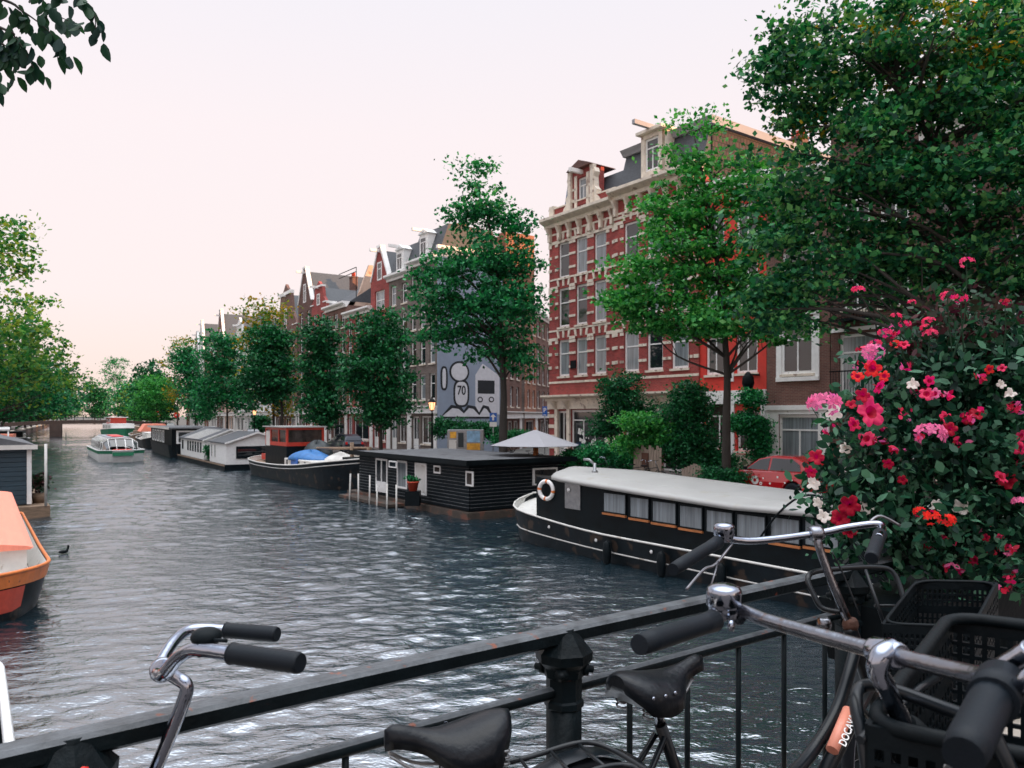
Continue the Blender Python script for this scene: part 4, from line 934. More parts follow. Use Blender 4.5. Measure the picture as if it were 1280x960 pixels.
# ------------------------------------------------------------------ boats (local x towards the camera, y towards the quay, z 0 = water)
def hull(L, B, g, bow=(.18, 2.2), stern=(.18, 2.2), N=26, rake=(.5, .5), bottom=-.35, tuck=.88, endw=.04):
    """returns rings function data: outline(t, f) half width at height fraction f"""
    def hw(t):
        a = 1.0
        if t < stern[0]: a = (1 - (1 - t / stern[0]) ** stern[1])
        if t > 1 - bow[0]: a = min(a, (1 - (1 - (1 - t) / bow[0]) ** bow[1]) ** (bow[2] if len(bow) > 2 else 1))
        return B / 2 * max(endw, a)
    rings = []
    for i in range(N + 1):
        t = .5 - .5 * math.cos(math.pi * i / N); zt = g(t); row = []
        ends = (-(1 - min(1, t / .2)) * rake[0] + (1 - min(1, (1 - t) / .2)) * rake[1])
        for f in (0, .35, .6, .8, 1.0):
            z = bottom + (zt - bottom) * f; k = tuck + (1 - tuck) * f ** .7
            row.append((L * t + ends * f, -hw(t) * k, z))
        for f in (1.0, .8, .6, .35, 0):
            z = bottom + (zt - bottom) * f; k = tuck + (1 - tuck) * f ** .7
            row.append((L * t + ends * f, hw(t) * k, z))
        rings.append(row)
    return rings, hw
def hull_parts(T, rings, hm, deckm='wood', rimm='white2', drop=.18, rim_r=.035, stripe=None, inner=None):
    mb = MB(); mb.loft([r[:5] for r in rings], smooth=True, closed=False, caps=False); mb.loft([r[5:] for r in rings], smooth=True, closed=False, caps=False)
    n = len(rings[0]); mb.add([p for r in rings for p in (r[0], r[-1])], [(2 * i, 2 * i + 1, 2 * i + 3, 2 * i + 2) for i in range(len(rings) - 1)])
    for r, fl in ((rings[0], 0), (rings[-1], 1)): mb.add(r, [tuple(range(n))])
    mb.build('hull', M[hm], T)
    dk = MB(); vs = []
    for r in rings: vs += [(r[4][0], r[4][1] * (.96 - drop * .2), r[4][2] - drop), (r[5][0], r[5][1] * (.96 - drop * .2), r[5][2] - drop)]
    dk.add(vs, [(2 * i, 2 * i + 1, 2 * i + 3, 2 * i + 2) for i in range(len(rings) - 1)]); dk.build('deck', M[deckm], T)
    if inner:
        b = MB()
        for k in (4, 5): b.loft([[(r[k][0], r[k][1] * .985, r[k][2] - .005), (r[k][0], r[k][1] * (.965 - drop * .2), r[k][2] - drop)] for r in rings], closed=False, caps=False)
        b.build('bulwark', M[inner], T)
    rm = MB(); loop = [r[4] for r in rings] + [r[5] for r in rings[::-1]]; loop = [(p[0], p[1] * 1.005, p[2] + rim_r * .5) for p in loop]; loop.append(loop[0])
    rm.tube(loop, rim_r, 6, caps=False); rm.build('gunwale', M[rimm], T)
    if stripe:
        for (f, sm, r_) in stripe:
            def at(r, side):
                zs = f if not callable(f) else f(r)
                ks = range(0, 5); rr = r[:5]
                for k in range(4):
                    if rr[k][2] <= zs <= rr[k + 1][2]:
                        u = (zs - rr[k][2]) / (rr[k + 1][2] - rr[k][2]); x = rr[k][0] + (rr[k + 1][0] - rr[k][0]) * u; y = rr[k][1] + (rr[k + 1][1] - rr[k][1]) * u
                        return (x, (y - .01) * (1 if side == 0 else -1), zs)
                return (rr[4][0], rr[4][1] * (1 if side == 0 else -1), rr[4][2])
            sb = MB(); sb.tube([at(r, 0) for r in rings] + [at(r, 1) for r in rings[::-1]] + [at(rings[0], 0)], r_, 5, caps=False); sb.build('rubbing_strake', M[sm], T)
def boat(name, label, cat, s_far, n, group=None, dr=0):
    return thing(name, label, cat, P(s_far, n, 0), ang(s_far - 4) + dr, group)
def boat_window(T, x, y, z, w, h, fm='white', pane='glass', side=-1, style='plain', t=.05, name='window'):
    b = MB(); y0, y1 = (y - .03, y + .02) if side < 0 else (y - .02, y + .03)
    b.box(x, x + w, y0, y1, z, z + t); b.box(x, x + w, y0, y1, z + h - t, z + h); b.box(x, x + t, y0, y1, z + t, z + h - t); b.box(x + w - t, x + w, y0, y1, z + t, z + h - t)
    if style == 'mid': b.box(x + w / 2 - t / 2, x + w / 2 + t / 2, y0, y1, z + t, z + h - t)
    if style == 'cross': b.box(x + t, x + w - t, y0 + .004, y1, z + h * .6, z + h * .6 + t * .7)
    o = b.build(name, M[fm], T)
    MB().box(x + t, x + w - t, y - .012, y + .01, z + t, z + h - t).build('pane', M[pane], o); return o

def lifebuoy(parent, c, axis, r=.3):
    b = MB(); ring = []
    q = Vector((0, 0, 1)).rotation_difference(Vector(axis)).to_matrix()
    b.tube([Vector(c) + q @ Vector((r * math.cos(a), r * math.sin(a), 0)) for a in [2 * math.pi * k / 24 for k in range(25)]], .065, 8, caps=False)
    for i, f in enumerate(b.f): b.m[i] = 1 if (i // 8) % 6 == 0 else 0
    return b.build('lifebuoy', [M['white'], M['orange']], parent)

# --- long black houseboat with the light roof
S0 = 21.2; NC = 16.35; L = 17.8; B = 4.5
T = boat('houseboat_barge', 'long black barge houseboat with a pale roof and a row of curtained windows', 'houseboat', S0, NC)
g = lambda t: .74 + .52 * (1 - min(1, t / .35)) ** 1.8 + .5 * (1 - min(1, (1 - t) / .25)) ** 1.8
rings, hw = hull(L, B, g, bow=(.22, 2.3), stern=(.13, 2.4), rake=(.35, .5), N=34)
hull_parts(T, rings, 'hull_black', 'white2', 'white2', .16, .03, stripe=[(lambda r: r[4][2] * .55 - .12, 'white2', .022)], inner='white2')
def cab_y(x):   # near side wall, follows the hull
    t = (x + .2) / L; return -min(B / 2 - .42, hw(min(max(t, .03), .97)) - .30)
roof_z = lambda x: 2.22 - .30 * min(1, max(0, (x - 1.8) / 8)) ** .8 + .03 * max(0, x - 9.8)
xs = [2.15 + (15.4 - 2.15) * i / 24 for i in range(25)]
cb = MB(); cb.loft([[(x, cab_y(x) , .45), (x, cab_y(x), roof_z(x) - .1), (x, -cab_y(x), roof_z(x) - .1), (x, -cab_y(x), .45)] for x in xs], smooth=False)
cb.build('cabin', M['black'], T)
rf = MB(); xr = [1.85 + (15.7 - 1.85) * i / 26 for i in range(27)]
def rrow(x):
    e = min(1, ((x - 1.8) / 1.3)) ** .5; y = (abs(cab_y(x)) + .16) * max(.25, e)
    return [(x, -y, roof_z(x) - .1), (x, -y, roof_z(x) + .0), (x, -y * .92, roof_z(x) + .045), (x, -y * .5, roof_z(x) + .10), (x, 0, roof_z(x) + .12), (x, y * .5, roof_z(x) + .10), (x, y * .92, roof_z(x) + .045), (x, y, roof_z(x)), (x, y, roof_z(x) - .1)]
rf.loft([rrow(x) for x in xr], smooth=True); rf.build('roof', M['roof_light'], T)
seam = MB()
for yy in (-.55, .55): seam.tube([(x, yy * 2, roof_z(x) + .09) for x in xr[3:]], .012, 4)
seam.build('roof_seam', M['roof_light'], T)
def xloc(px, n): return S0 - s_px(px, n)
wl = [(754, 783, 1), (787, 812, 1), (815, 846, 1), (849, 879, 1), (882, 917, 0), (920, 958, 0), (962, 1001, 1), (1005, 1050, 1)]
for (p0, p1, wd) in wl:
    x0, x1 = xloc(p0, NC - 1.85), xloc(p1, NC - 1.85); xm = (x0 + x1) / 2; y = cab_y(xm); zt = roof_z(xm) - .17; h = .58
    o = boat_window(T, x0, y - .012, zt - h, x1 - x0, h, 'black', 'curtain', t=.035)
    if wd: MB().box(x0, x1, y - .07, y - .01, zt - h - .06, zt - h - .005).build('window_sill', M['varnish'], T)
dx0, dx1 = xloc(708, NC - 1.8), xloc(727, NC - 1.8)
o = MB().box(dx0, dx1, cab_y(dx0 + .4) - .03, cab_y(dx0 + .4) + .02, 1.25, 2.0).build('door', M['steel'], T); MB().lathe([(.06, 0), (.075, .02), (.02, .05)], 12, ((dx0 + dx1) / 2 - .15, cab_y(dx0 + .4) - .03, 1.8), axis=(0, -1, 0)).build('porthole', M['white'], o)
lx = xloc(693, NC - 1.6); lifebuoy(T, (lx, cab_y(lx) - .09, 1.72), (0.25, -1, 0), .27)
b = MB(); b.lathe([(.10, 0), (.10, .05), (.05, .08), (.05, .3)], 10, (3.4, -.5, roof_z(3.4) + .1)); b.tube([(3.4, -.5, roof_z(3.4) + .35), (3.25, -.6, roof_z(3.4) + .5), (3.1, -.7, roof_z(3.4) + .5)], .045, 6); b.build('roof_vent', M['steel'], T)
for px_ in (762, 830, 905):
    x = xloc(px_, NC - B / 2); b = MB(); b.lathe([(.02, -.35), (.10, -.28), (.12, 0), (.10, .25), (.02, .32)], 10, (x, -hw(x / L) - .10, .32)); b.tube([(x, -hw(x / L) - .1, .6), (x, -hw(x / L) + .05, g(x / L))], .012, 4); b.build('fender', M['black'], T)
b = MB()
for k in range(7): b.lathe([(.05, 0), (.05, .02), (.02, .025)], 8, (1.2 + k * 2.1, -hw((1.2 + k * 2.1) / L) * .985 - .01, g((1.2 + k * 2.1) / L) - .2), axis=(0, -1, 0))
b.build('hull_fitting', M['white'], T)
b = MB(); b.tube(spline([(10.4, -1.9, 1.1), (11.2, -2.0, 2.0), (12.0, -2.05, 2.35), (13.2, -2.0, 1.9), (13.5, -2, 1.3)], 6), .025, 5); b.build('mooring_hose', M['black'], T)

# --- black wooden houseboat
n0, n1 = 15.8, 20.6; Lh = 10.2
T = boat('wooden_houseboat', 'flat roofed black boarded houseboat with white door and window frames', 'houseboat', 35.2, n0)
MB().box(-1.0, Lh + .25, -.25, 4.9, -.4, .26).build('pontoon', M['rust_dark'], T)
b = MB(); zb, zt = .3, 2.1; nb = 13; hb = (zt - zb) / nb
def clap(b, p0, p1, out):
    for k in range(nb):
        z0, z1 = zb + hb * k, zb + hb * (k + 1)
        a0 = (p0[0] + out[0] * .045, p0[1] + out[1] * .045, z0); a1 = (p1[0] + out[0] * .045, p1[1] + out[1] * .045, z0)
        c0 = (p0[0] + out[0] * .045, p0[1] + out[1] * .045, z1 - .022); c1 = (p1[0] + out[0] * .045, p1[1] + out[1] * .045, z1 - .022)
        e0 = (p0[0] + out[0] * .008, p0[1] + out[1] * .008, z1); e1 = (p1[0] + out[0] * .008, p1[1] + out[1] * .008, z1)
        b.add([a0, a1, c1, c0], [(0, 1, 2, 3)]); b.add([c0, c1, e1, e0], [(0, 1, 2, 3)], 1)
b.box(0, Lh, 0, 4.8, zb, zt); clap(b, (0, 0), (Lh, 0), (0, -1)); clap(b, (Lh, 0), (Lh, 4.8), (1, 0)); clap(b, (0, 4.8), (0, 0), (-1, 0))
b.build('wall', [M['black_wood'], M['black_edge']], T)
b = MB(); b.box(-.35, Lh + .4, -.4, 5.1, zt + .005, zt + .16); b.build('roof', M['roof_grey'], T, bevel=.02)
b = MB(); b.box(-.38, Lh + .43, -.43, -.40, zt + .0, zt + .2); b.box(Lh + .40, Lh + .43, -.40, 5.1, zt, zt + .2); b.build('fascia_board', M['black'], T)
def hx(px): return 35.2 - s_px(px, n0 - .05)
for (p0, p1, zz0, zz1, pane, nm) in ((470, 484.5, .42, 2.0, 'glass', 'door'), (496.5, 509, .75, 2.0, 'curtain', 'window'), (519, 533.5, .62, 1.98, 'curtain', 'window'), (542.5, 551, 1.62, 1.95, 'dim', 'window'), (582.5, 591.5, 1.28, 1.86, 'dim', 'window')):
    x0, x1 = hx(p0), hx(p1)
    o = boat_window(T, x0, -.045, zz0, x1 - x0, zz1 - zz0, 'white', pane, style='mid' if nm == 'door' else 'plain', t=.09 if x1 - x0 > .8 else .07, name=nm)
    if nm == 'door': MB().box(x0 + .1, x1 - .1, -.09, -.05, zz0 + .08, zz0 + .5).build('door_panel', M['white'], o)
x0 = hx(519); MB().box(x0 + .1, hx(533.5) - .1, -.07, -.058, .72, 1.9).build('blind', M['white2'], T)
boat_window(T, hx(496.5) + .1, -.5, 1.7, .75, .3, 'white', 'glass').rotation_euler = (R(0), 0, 0)
b = MB(); boxes = [(8.0, 3.4)]
for yy in (1.0, 3.0): pass
b.box(Lh + .05, Lh + .1, 3.0, 4.3, 1.15, 1.85); b.build('end_window', M['white'], T)
MB().box(Lh + .1, Lh + .11, 3.1, 4.2, 1.22, 1.78).build('pane', M['glass'], T)
# landing stage with posts
T2 = boat('landing_stage', 'low floating landing stage with pale posts beside the black boarded houseboat', 'landing stage', 35.4, 14.75)
MB().box(0, 5.4, 0, .9, .02, .15).build('deck', M['rust_dark'], T2)
for (px, py0, py1, lx_) in ((436, 592, 619, .5), (447.5, 592, 619, 0), (461, 594, 626, .25), (470.5, 606, 628, .1), (483, 605, 632, .1), (495, 606, 634, 0)):
    s_ = s_px(px, 14.7); p = P(s_, 14.7); x = 35.4 - s_; zt_ = z_at(py0, p.y)
    MB().tube([(x, -.03, -.5), (x + lx_ * .3, -.03, zt_)], .04, 6).build('post', M['white2'], T2)
T3 = thing('flower_pot', 'red flower pot with green plant on the houseboat landing', 'flower pot', P(s_px(511, 14.9), 15.1, .26))
MB().box(-.3, .3, -.3, .3, .0, .6).build('stand', M['black'], T3)
MB().lathe([(.17, .6), (.24, .95), (.26, .95), (.26, 1.0), (.22, 1.0)], 14).build('pot', M['terracotta'], T3)
rng = np.random.default_rng(5); _, C = crown_points([(0, 0, 1.12, .26, .26, .16)], 20, 9, .08, rng); o = bpy.data.objects.new('plant', leaf_mesh('plant', leaves(C, 0, .1, rng, up=.1), M['leaf_mid'])); COL.objects.link(o); o.parent = T3

# --- Dutch sailing barge with red wheelhouse
S1 = 55.0; N1 = 17.7; L1 = 17.6; B1 = 4.6
T = boat('sailing_barge', 'black hulled old barge with a red wheelhouse and blue tarpaulin', 'barge', S1, N1)
g = lambda t: .95 + .25 * (1 - min(1, t / .25)) ** 1.6 + .85 * max(0, (t - .35) / .65) ** 2.0
rings, hw1 = hull(L1, B1, g, bow=(.2, 2.4), stern=(.16, 2.6), rake=(.25, .6), N=30)
hull_parts(T, rings, 'hull_black', 'wood', 'white2', .25, .04, stripe=[(lambda r: r[4][2] - .2, 'white2', .025)], inner='white2')
def bx1(px, n=16.3): return S1 - s_px(px, n)
xa, xb = 2.6, 6.9
b = MB(); b.box(xa, xb, -1.25, 1.25, .8, 2.05); b.build('wheelhouse_base', M['black'], T)
b = MB(); b.box(xa, xb, -1.25, 1.25, 2.055, 2.3, 0); b.box(xa, xb, -1.25, 1.25, 3.1, 3.25, 0)
for x in (xa, xa + 1.0, xb - .15, (xa + 1 + xb) / 2): 
    for y in (-1.25, 1.13): b.box(x, x + .14, y, y + .12, 2.3, 3.1, 0)
b.build('wheelhouse', M['red_cabin'], T); MB().box(xa - .15, xb + .15, -1.42, 1.42, 3.255, 3.33).build('wheelhouse_roof', M['roof_light'], T)
MB().box(xa + .12, xb - .1, -1.2, 1.2, 2.3, 3.1).build('wheelhouse_pane', M['dim'], T)
MB().box(xa + .16, xa + .98, -1.26, -1.2, 2.0, 3.0).build('wheelhouse_door', M['white2'], T)
b = MB(); b.box(7.2, 14.0, -1.5, 1.5, .8, 1.35, 0)
b.build('cargo_hatch', M['white2'], T, bevel=.04)
b = MB()
for k in range(6): b.box(7.6 + k * 1.05, 7.85 + k * 1.05, -1.515, -1.49, .98, 1.25)
b.build('porthole', M['glass'], T)
def tarp(name, cx, cy, rx, ry, z0, h, m, seed):
    rn = random.Random(seed); b = MB(); N_, K = 18, 6; rings = []
    ph = [rn.random() * 6 for _ in range(4)]
    for k in range(K + 1):
        f = k / K; row = []
        for i in range(N_):
            a = 2 * math.pi * i / N_; q = 1 + .12 * math.sin(3 * a + ph[0]) + .07 * math.sin(5 * a + ph[1]); r_ = (1 - f ** 1.5 * .98) * q
            row.append((cx + rx * r_ * math.cos(a), cy + ry * r_ * math.sin(a), z0 + h * (1 - (1 - f) ** 2) * (1 + .15 * math.sin(2 * a + ph[2]))))
        rings.append(row)
    b.loft(rings); b.build(name, M[m], T)
tarp('tarpaulin', 9.2, -.5, 2.0, 1.1, 1.3, .55, 'tarp', 1); tarp('tarpaulin', 8.2, .3, 1.3, .9, 1.4, .95, 'dark_tarp', 2); tarp('tarpaulin', 11.8, .4, 1.3, .9, 1.3, .5, 'white2', 3)
MB().box(8.6, 9.7, -1.56, -1.5, .95, 1.4).build('hanging_cloth', M['sign_blue'], T)
b = MB(); b.tube([(7, 0, 1.9), (16.6, .1, 2.25)], [.09, .07], 7); b.tube([(14.3, 0, .8), (14.3, 0, 2.5)], .12, 8); b.tube([(16.5, 0, 1.3), (16.5, 0, 2.3)], .08, 8); b.build('mast_spar', M['wood'], T)
b = MB(); b.box(14.6, 16.2, -.7, .7, .8, 1.7); b.build('bow_locker', M['black'], T)
MB().box(.6, 1.8, -.9, .4, .95, 1.35).build('deck_box', M['red_cabin'], T)

# --- white pontoon houseboats
def gable_cabin(T, x0, x1, y0, y1, z0, z1, zr, rm='slate', wm='white', along='x', ov=.15):
    b = MB(); b.box(x0, x1, y0, y1, z0, z1); b.build('cabin', M[wm], T); r = MB()
    if along == 'x':
        ym = (y0 + y1) / 2
        b = MB(); b.prism([(y0, z1), (y1, z1), (ym, zr)], 'x', x0, x1); b.build('gable', M[wm], T)
        r.prism([(y0 - ov, z1 - .05), (ym, zr), (ym, zr + .07), (y0 - ov, z1 + .03)], 'x', x0 - ov, x1 + ov); r.prism([(y1 + ov, z1 - .05), (y1 + ov, z1 + .03), (ym, zr + .07), (ym, zr)], 'x', x0 - ov, x1 + ov)
        fb = MB(); 
        for xx in (x1 + ov, x0 - ov - .04):
            fb.prism([(y0 - ov, z1 - .1), (y0 - ov, z1 + .03), (ym, zr + .08), (y1 + ov, z1 + .03), (y1 + ov, z1 - .1), (ym, zr - .06)], 'x', xx, xx + .04)
        fb.build('barge_board', M['white'], T)
    r.build('roof', M[rm], T)
T = boat('white_houseboat', 'white houseboat with slate gabled roofs and a dark front window', 'houseboat', 76.5, 15.4)
b = MB(); b.box(-.3, 18.6, -.2, 4.8, -.4, .42); b.build('pontoon', M['black'], T); MB().box(-.3, 18.6, -.24, -.2, .32, .44).build('pontoon_edge', M['wood'], T)
gable_cabin(T, 12.6, 18.2, .0, 4.5, .42, 2.0, 2.75); gable_cabin(T, 0, 10.4, 0, 4.2, .42, 2.0, 2.85)
sk = MB(); 
for k in range(11): sk.prism([(-.12, 2.0 + .03), (1.9, 2.8), (1.9, 2.84), (-.12, 2.07)], 'x', 2.6 + k * .56, 2.6 + k * .56 + .34)
sk.build('roof_lights', M['roof_light'], T)
for k in range(6): boat_window(T, 3.4 + k * 1.1, -.01, .95, .5, .85, 'black', 'glass')
boat_window(T, .8, -.01, 1.0, .6, .8, 'black', 'glass'); boat_window(T, 13.2, -.01, .8, .4, 1.0, 'white2', 'curtain'); boat_window(T, 14.4, -.01, .8, .4, 1.0, 'white2', 'curtain')
b = MB(); b.box(18.2, 18.26, .7, 3.9, .85, 1.75); fw = b.build('front_window', M['black'], T); MB().box(18.26, 18.27, .8, 3.8, .93, 1.67).build('pane', M['glass'], fw)
rng = np.random.default_rng(6); _, C = crown_points([(11.5, .3, 1.1, .7, .4, .6), (11.8, .5, .8, .5, .5, .4)], 60, 12, .18, rng); o = bpy.data.objects.new('potted_plants', leaf_mesh('potted_plants', leaves(C, 0, .2, rng), M['leaf_dark'])); COL.objects.link(o); o.parent = T; tag(o, kind='stuff')

# --- dark barge houseboat with white framed windows
T = boat('dark_houseboat', 'dark barge houseboat with five tall white framed windows', 'houseboat', 98.5, 17.2)
g = lambda t: 1.15 + .35 * (1 - min(1, t / .2)) ** 1.6
rings, hw2 = hull(20, 4.6, g, bow=(.05, 2), stern=(.16, 2.4), rake=(.3, .05), endw=.75)
hull_parts(T, rings, 'hull_black', 'black', 'black', .1, .04)
b = MB(); b.box(1.5, 19.6, -2.1, 2.1, 1.05, 2.75); b.build('cabin', M['black'], T); MB().box(1.2, 19.9, -2.4, 2.4, 2.755, 2.9).build('roof', M['roof_grey'], T)
MB().box(1.15, 19.95, -2.44, -2.4, 2.72, 2.93).build('fascia_board', M['white2'], T)
for k in range(5): boat_window(T, 3.2 + k * 2.3, -2.11, 1.3, 1.5, 1.25, 'white', 'curtain', t=.16)
b = MB(); b.box(19.6, 19.66, -1.7, .9, 1.35, 2.6); fw = b.build('front_window', M['white'], T); MB().box(19.66, 19.67, -1.5, .7, 1.5, 2.45).build('pane', M['glass'], fw)
# --- farther boats on the right
T = boat('white_barge', 'white topped barge with a salmon pink tent, beyond the dark houseboat', 'barge', 122, 17.0)
g = lambda t: 1.0 + .5 * (1 - min(1, t / .2)) ** 1.6 + .6 * (1 - min(1, (1 - t) / .25)) ** 1.6
rings, _ = hull(20, 4.4, g, bow=(.2, 2.3), stern=(.2, 2.3)); hull_parts(T, rings, 'hull_black', 'white2', 'white2', .15, .05)
b = MB(); b.box(9, 17, -1.7, 1.7, .9, 1.9); b.build('cabin', M['white2'], T); b = MB(); b.prism([(-1.9, 1.9), (1.9, 1.9), (1.2, 2.9), (-1.2, 2.9)], 'x', 2.0, 8.4); b.build('tent', M['salmon'], T)
for k in range(6): boat_window(T, 9.8 + k * 1.15, -1.71, 1.2, .6, .5, 'white', 'glass')
T = boat('wooden_barge', 'low brown wooden barge moored beyond the white topped one', 'barge', 143, 17.0)
rings, _ = hull(18, 4.2, g, bow=(.2, 2.3), stern=(.2, 2.3)); hull_parts(T, rings, 'wood', 'wood', 'white2', .15, .05)
b = MB(); b.box(3, 13, -1.4, 1.4, .9, 1.7); b.box(5, 8, -1.2, 1.2, 1.7, 2.3); b.build('cabin', M['wood'], T)
T = boat('white_cabin_boat', 'white cabin boat with a dark green hull lying before the far bridge', 'boat', 168, 13.5, dr=R(6))
rings, _ = hull(15, 4.6, lambda t: 1.3 + .5 * t, bow=(.25, 2.2), stern=(.1, 2.2)); hull_parts(T, rings, 'hull_green', 'white2', 'white2', .1, .08)
b = MB(); b.box(1, 12, -1.9, 1.9, 1.2, 2.6); b.build('cabin', M['white'], T); b = MB(); b.box(2, 6.5, -1.4, 1.4, 2.6, 3.7); b.build('wheelhouse', M['red_cabin'], T); MB().box(1.6, 7, -1.7, 1.7, 3.7, 3.82).build('roof', M['white'], T)
for k in range(5): boat_window(T, 2 + k * 2, -1.91, 1.6, 1.1, .7, 'white2', 'glass')
for k in range(3): boat_window(T, 2.4 + k * 1.7, -1.41, 2.8, 1.1, .7, 'white', 'glass')

# --- glass topped canal tour boat
pn = W(128, 577, 66.7); pf = W(178, 577, 66.7)
T = thing('tour_boat', 'white glass roofed tour boat with a green stripe under way in mid canal', 'tour boat', (-42.4, 79.5, 0), ang(80))
T.scale = (.865, .82, .9)
g = lambda t: 1.0 + .12 * t ** 2
rings, hwt = hull(18.5, 4.5, g, bow=(.10, 3.0), stern=(.06, 2.5), rake=(.1, .5), endw=.45, tuck=.93)
hull_parts(T, rings, 'white', 'white', 'white', .06, .05)
gs = MB()
for k in range(len(rings) - 1):
    for sd in (0, 1):
        def q(r, f):
            a, c = (r[2], r[4]) if sd == 0 else (r[7], r[5]); return (a[0] + (c[0] - a[0]) * f, (a[1] + (c[1] - a[1]) * f) * 1.012, a[2] + (c[2] - a[2]) * f)
        gs.add([q(rings[k], .48), q(rings[k + 1], .48), q(rings[k + 1], .95), q(rings[k], .95)], [(0, 1, 2, 3)])
r = rings[-1]; gs.add([(r[4][0] + .02, r[3][1] * 1.0, .62), (r[5][0] + .02, -r[3][1], .62), (r[5][0] + .04, r[5][1], .98), (r[4][0] + .04, r[4][1], .98)], [(0, 1, 2, 3)])
gs.build('green_stripe', M['hull_green'], T)
def trow(x, w_, zr, in_=0): return [(x, -w_, 1.0), (x, -w_ * .94, zr * .72 + .28), (x, -w_ * .62, zr), (x, 0, zr + .08), (x, w_ * .62, zr), (x, w_ * .94, zr * .72 + .28), (x, w_, 1.0)]
gl = MB(); gl.loft([trow(1.4, 1.8, 2.15), trow(13.5, 1.85, 2.2), trow(16.0, 1.75, 2.1)], smooth=False, closed=False, caps=False); gl.add(trow(1.4, 1.8, 2.15), [tuple(range(7))]); 
gl.loft([trow(16.0, 1.75, 2.1), [(17.6, -1.5, 1.0), (17.4, -1.4, 1.25), (17.0, -.9, 1.45), (16.9, 0, 1.5), (17.0, .9, 1.45), (17.4, 1.4, 1.25), (17.6, 1.5, 1.0)]], smooth=False, closed=False, caps=False)
gl.build('glass_canopy', M['glass'], T)
ft = MB()
for x in [1.4 + 1.82 * k for k in range(9)]:
    rw = trow(x, 1.82 if x < 15.5 else 1.77, 2.18); ft.tube(rw, .06, 5)
for k in (1, 2, 4, 5): 
    a, c = trow(1.4, 1.8, 2.15)[k], trow(16, 1.75, 2.1)[k]; ft.tube([a, c], .06, 5)
for yy in (-1.2, -.45, .45, 1.2): ft.tube([(16.0, yy, 2.13), (17.4, yy * .95, 1.2)], .05, 5)
ft.build('window_frame', M['white'], T)
rp = MB(); rp.prism([(-1.1, 2.2), (1.1, 2.2), (1.0, 2.33), (-1.0, 2.33)], 'x', 1.2, 15.6); rp.build('roof_panel', M['umbrella'], T)
MB().box(6.5, 13.5, -.55, .55, 2.335, 2.42).build('red_hatch', M['sign_red'], T)
fd = MB(); fd.box(16.9, 18.3, -1.5, 1.5, .95, 1.08); fd.build('fore_deck', M['white'], T)
MB().box(17.9, 18.0, -.9, .9, 1.08, 1.22).build('red_name_board', M['sign_red'], T)

# ------------------------------------------------------------------ left bank boats (bows towards the camera)
T = boat('salmon_barge', 'barge with salmon orange canvas deck, orange bulwark and black bow at the left edge', 'barge', 30.5, -.88)
g = lambda t: .80 + .16 * max(0, (t - .6) / .4) ** 1.5
rings, hw3 = hull(13.4, 4.5, g, bow=(.16, 2.0, .55), stern=(.08, 2.3), rake=(.1, .12), N=60, endw=.04, tuck=.84)
hull_parts(T, rings, 'hull_black', 'white2', 'orange', .38, .04, inner='white2')
ob = MB(); rb = MB()
for sd in (0, 1):
    def q(r, zt_, f):
        z = r[4][2] + zt_; 
        rr = r[:5] if sd == 0 else r[5:][::-1]
        for k in range(4):
            if rr[k][2] <= z + 1e-6 and z <= rr[k + 1][2] + 1e-6:
                u = (z - rr[k][2]) / (rr[k + 1][2] - rr[k][2]); return tuple((rr[k][i] + (rr[k + 1][i] - rr[k][i]) * u) * ((1.012 if i == 1 else 1)) + (.012 if i == 0 else 0) for i in range(3))
        return rr[4]
    for k in range(20, len(rings) - 1):
        ob.add([q(rings[k], -.26, 0), q(rings[k + 1], -.26, 0), q(rings[k + 1], 0, 0), q(rings[k], 0, 0)], [(0, 1, 2, 3)], smooth=True)
    for k in range(len(rings) - (15 if sd == 0 else 11), len(rings) - 1):
        d0 = -.30 - .45 * min(1, (k - len(rings) + 15) / 5) ** .6; d1 = -.30 - .45 * min(1, (k + 1 - len(rings) + 15) / 5) ** .6
        rb.add([q(rings[k], d0, 0), q(rings[k + 1], d1, 0), q(rings[k + 1], -.285, 0), q(rings[k], -.285, 0)], [(0, 1, 2, 3)], smooth=True)
lr = rings[-1]; ex = lr[4][0] + .03
def yz(z):
    for k in range(4):
        if lr[k][2] <= z <= lr[k + 1][2]: return lr[k][1] + (lr[k + 1][1] - lr[k][1]) * (z - lr[k][2]) / (lr[k + 1][2] - lr[k][2])
    return lr[4][1]
zt0 = lr[4][2]
for (z0_, z1_, mb_) in ((zt0 - .26, zt0, ob), (zt0 - .74, zt0 - .285, rb)):
    a_, c_ = yz(z0_), yz(z1_); mb_.add([(ex, a_, z0_), (ex, -a_, z0_), (ex, -c_, z1_), (ex, c_, z1_)], [(0, 1, 2, 3)])
ob.build('orange_bulwark', M['orange'], T); rb.build('red_bow_panel', M['red_hull'], T)
b = MB(); b.box(.8, 10.9, -1.8, 1.88, .35, 1.13); b.build('cabin', M['white2'], T)
b = MB(); b.loft([[(x, -1.95, zz), (x, -1.85, zz + .04), (x, -.8, zz + .20), (x, 0, zz + .24), (x, .8, zz + .20), (x, 1.88, zz + .04), (x, 1.99, zz), (x, 1.92, zz - .04)] for x, zz in ((.6, 1.48), (3, 1.40), (7, 1.28), (11.1, 1.16))], smooth=False); b.build('deck_canvas', M['salmon'], T)
b = MB(); b.tube([(7.6, -1.6, 1.42), (7.6, 1.5, 1.32)], .03, 6); b.build('boat_hook', M['wood'], T)
b = MB(); b.tube(spline([(1.0, -1.6, 1.4), (1.0, -1.6, 1.85), (1.1, -1.0, 1.95), (1.1, .8, 1.95), (1.2, 1.2, 1.85), (1.3, 1.3, 1.4)], 5), .04, 6); b.lathe([(.13, 0), (.13, .65), (.16, .65), (.16, .75)], 10, (3.0, .95, 1.42)); b.build('roll_bar', M['black'], T)
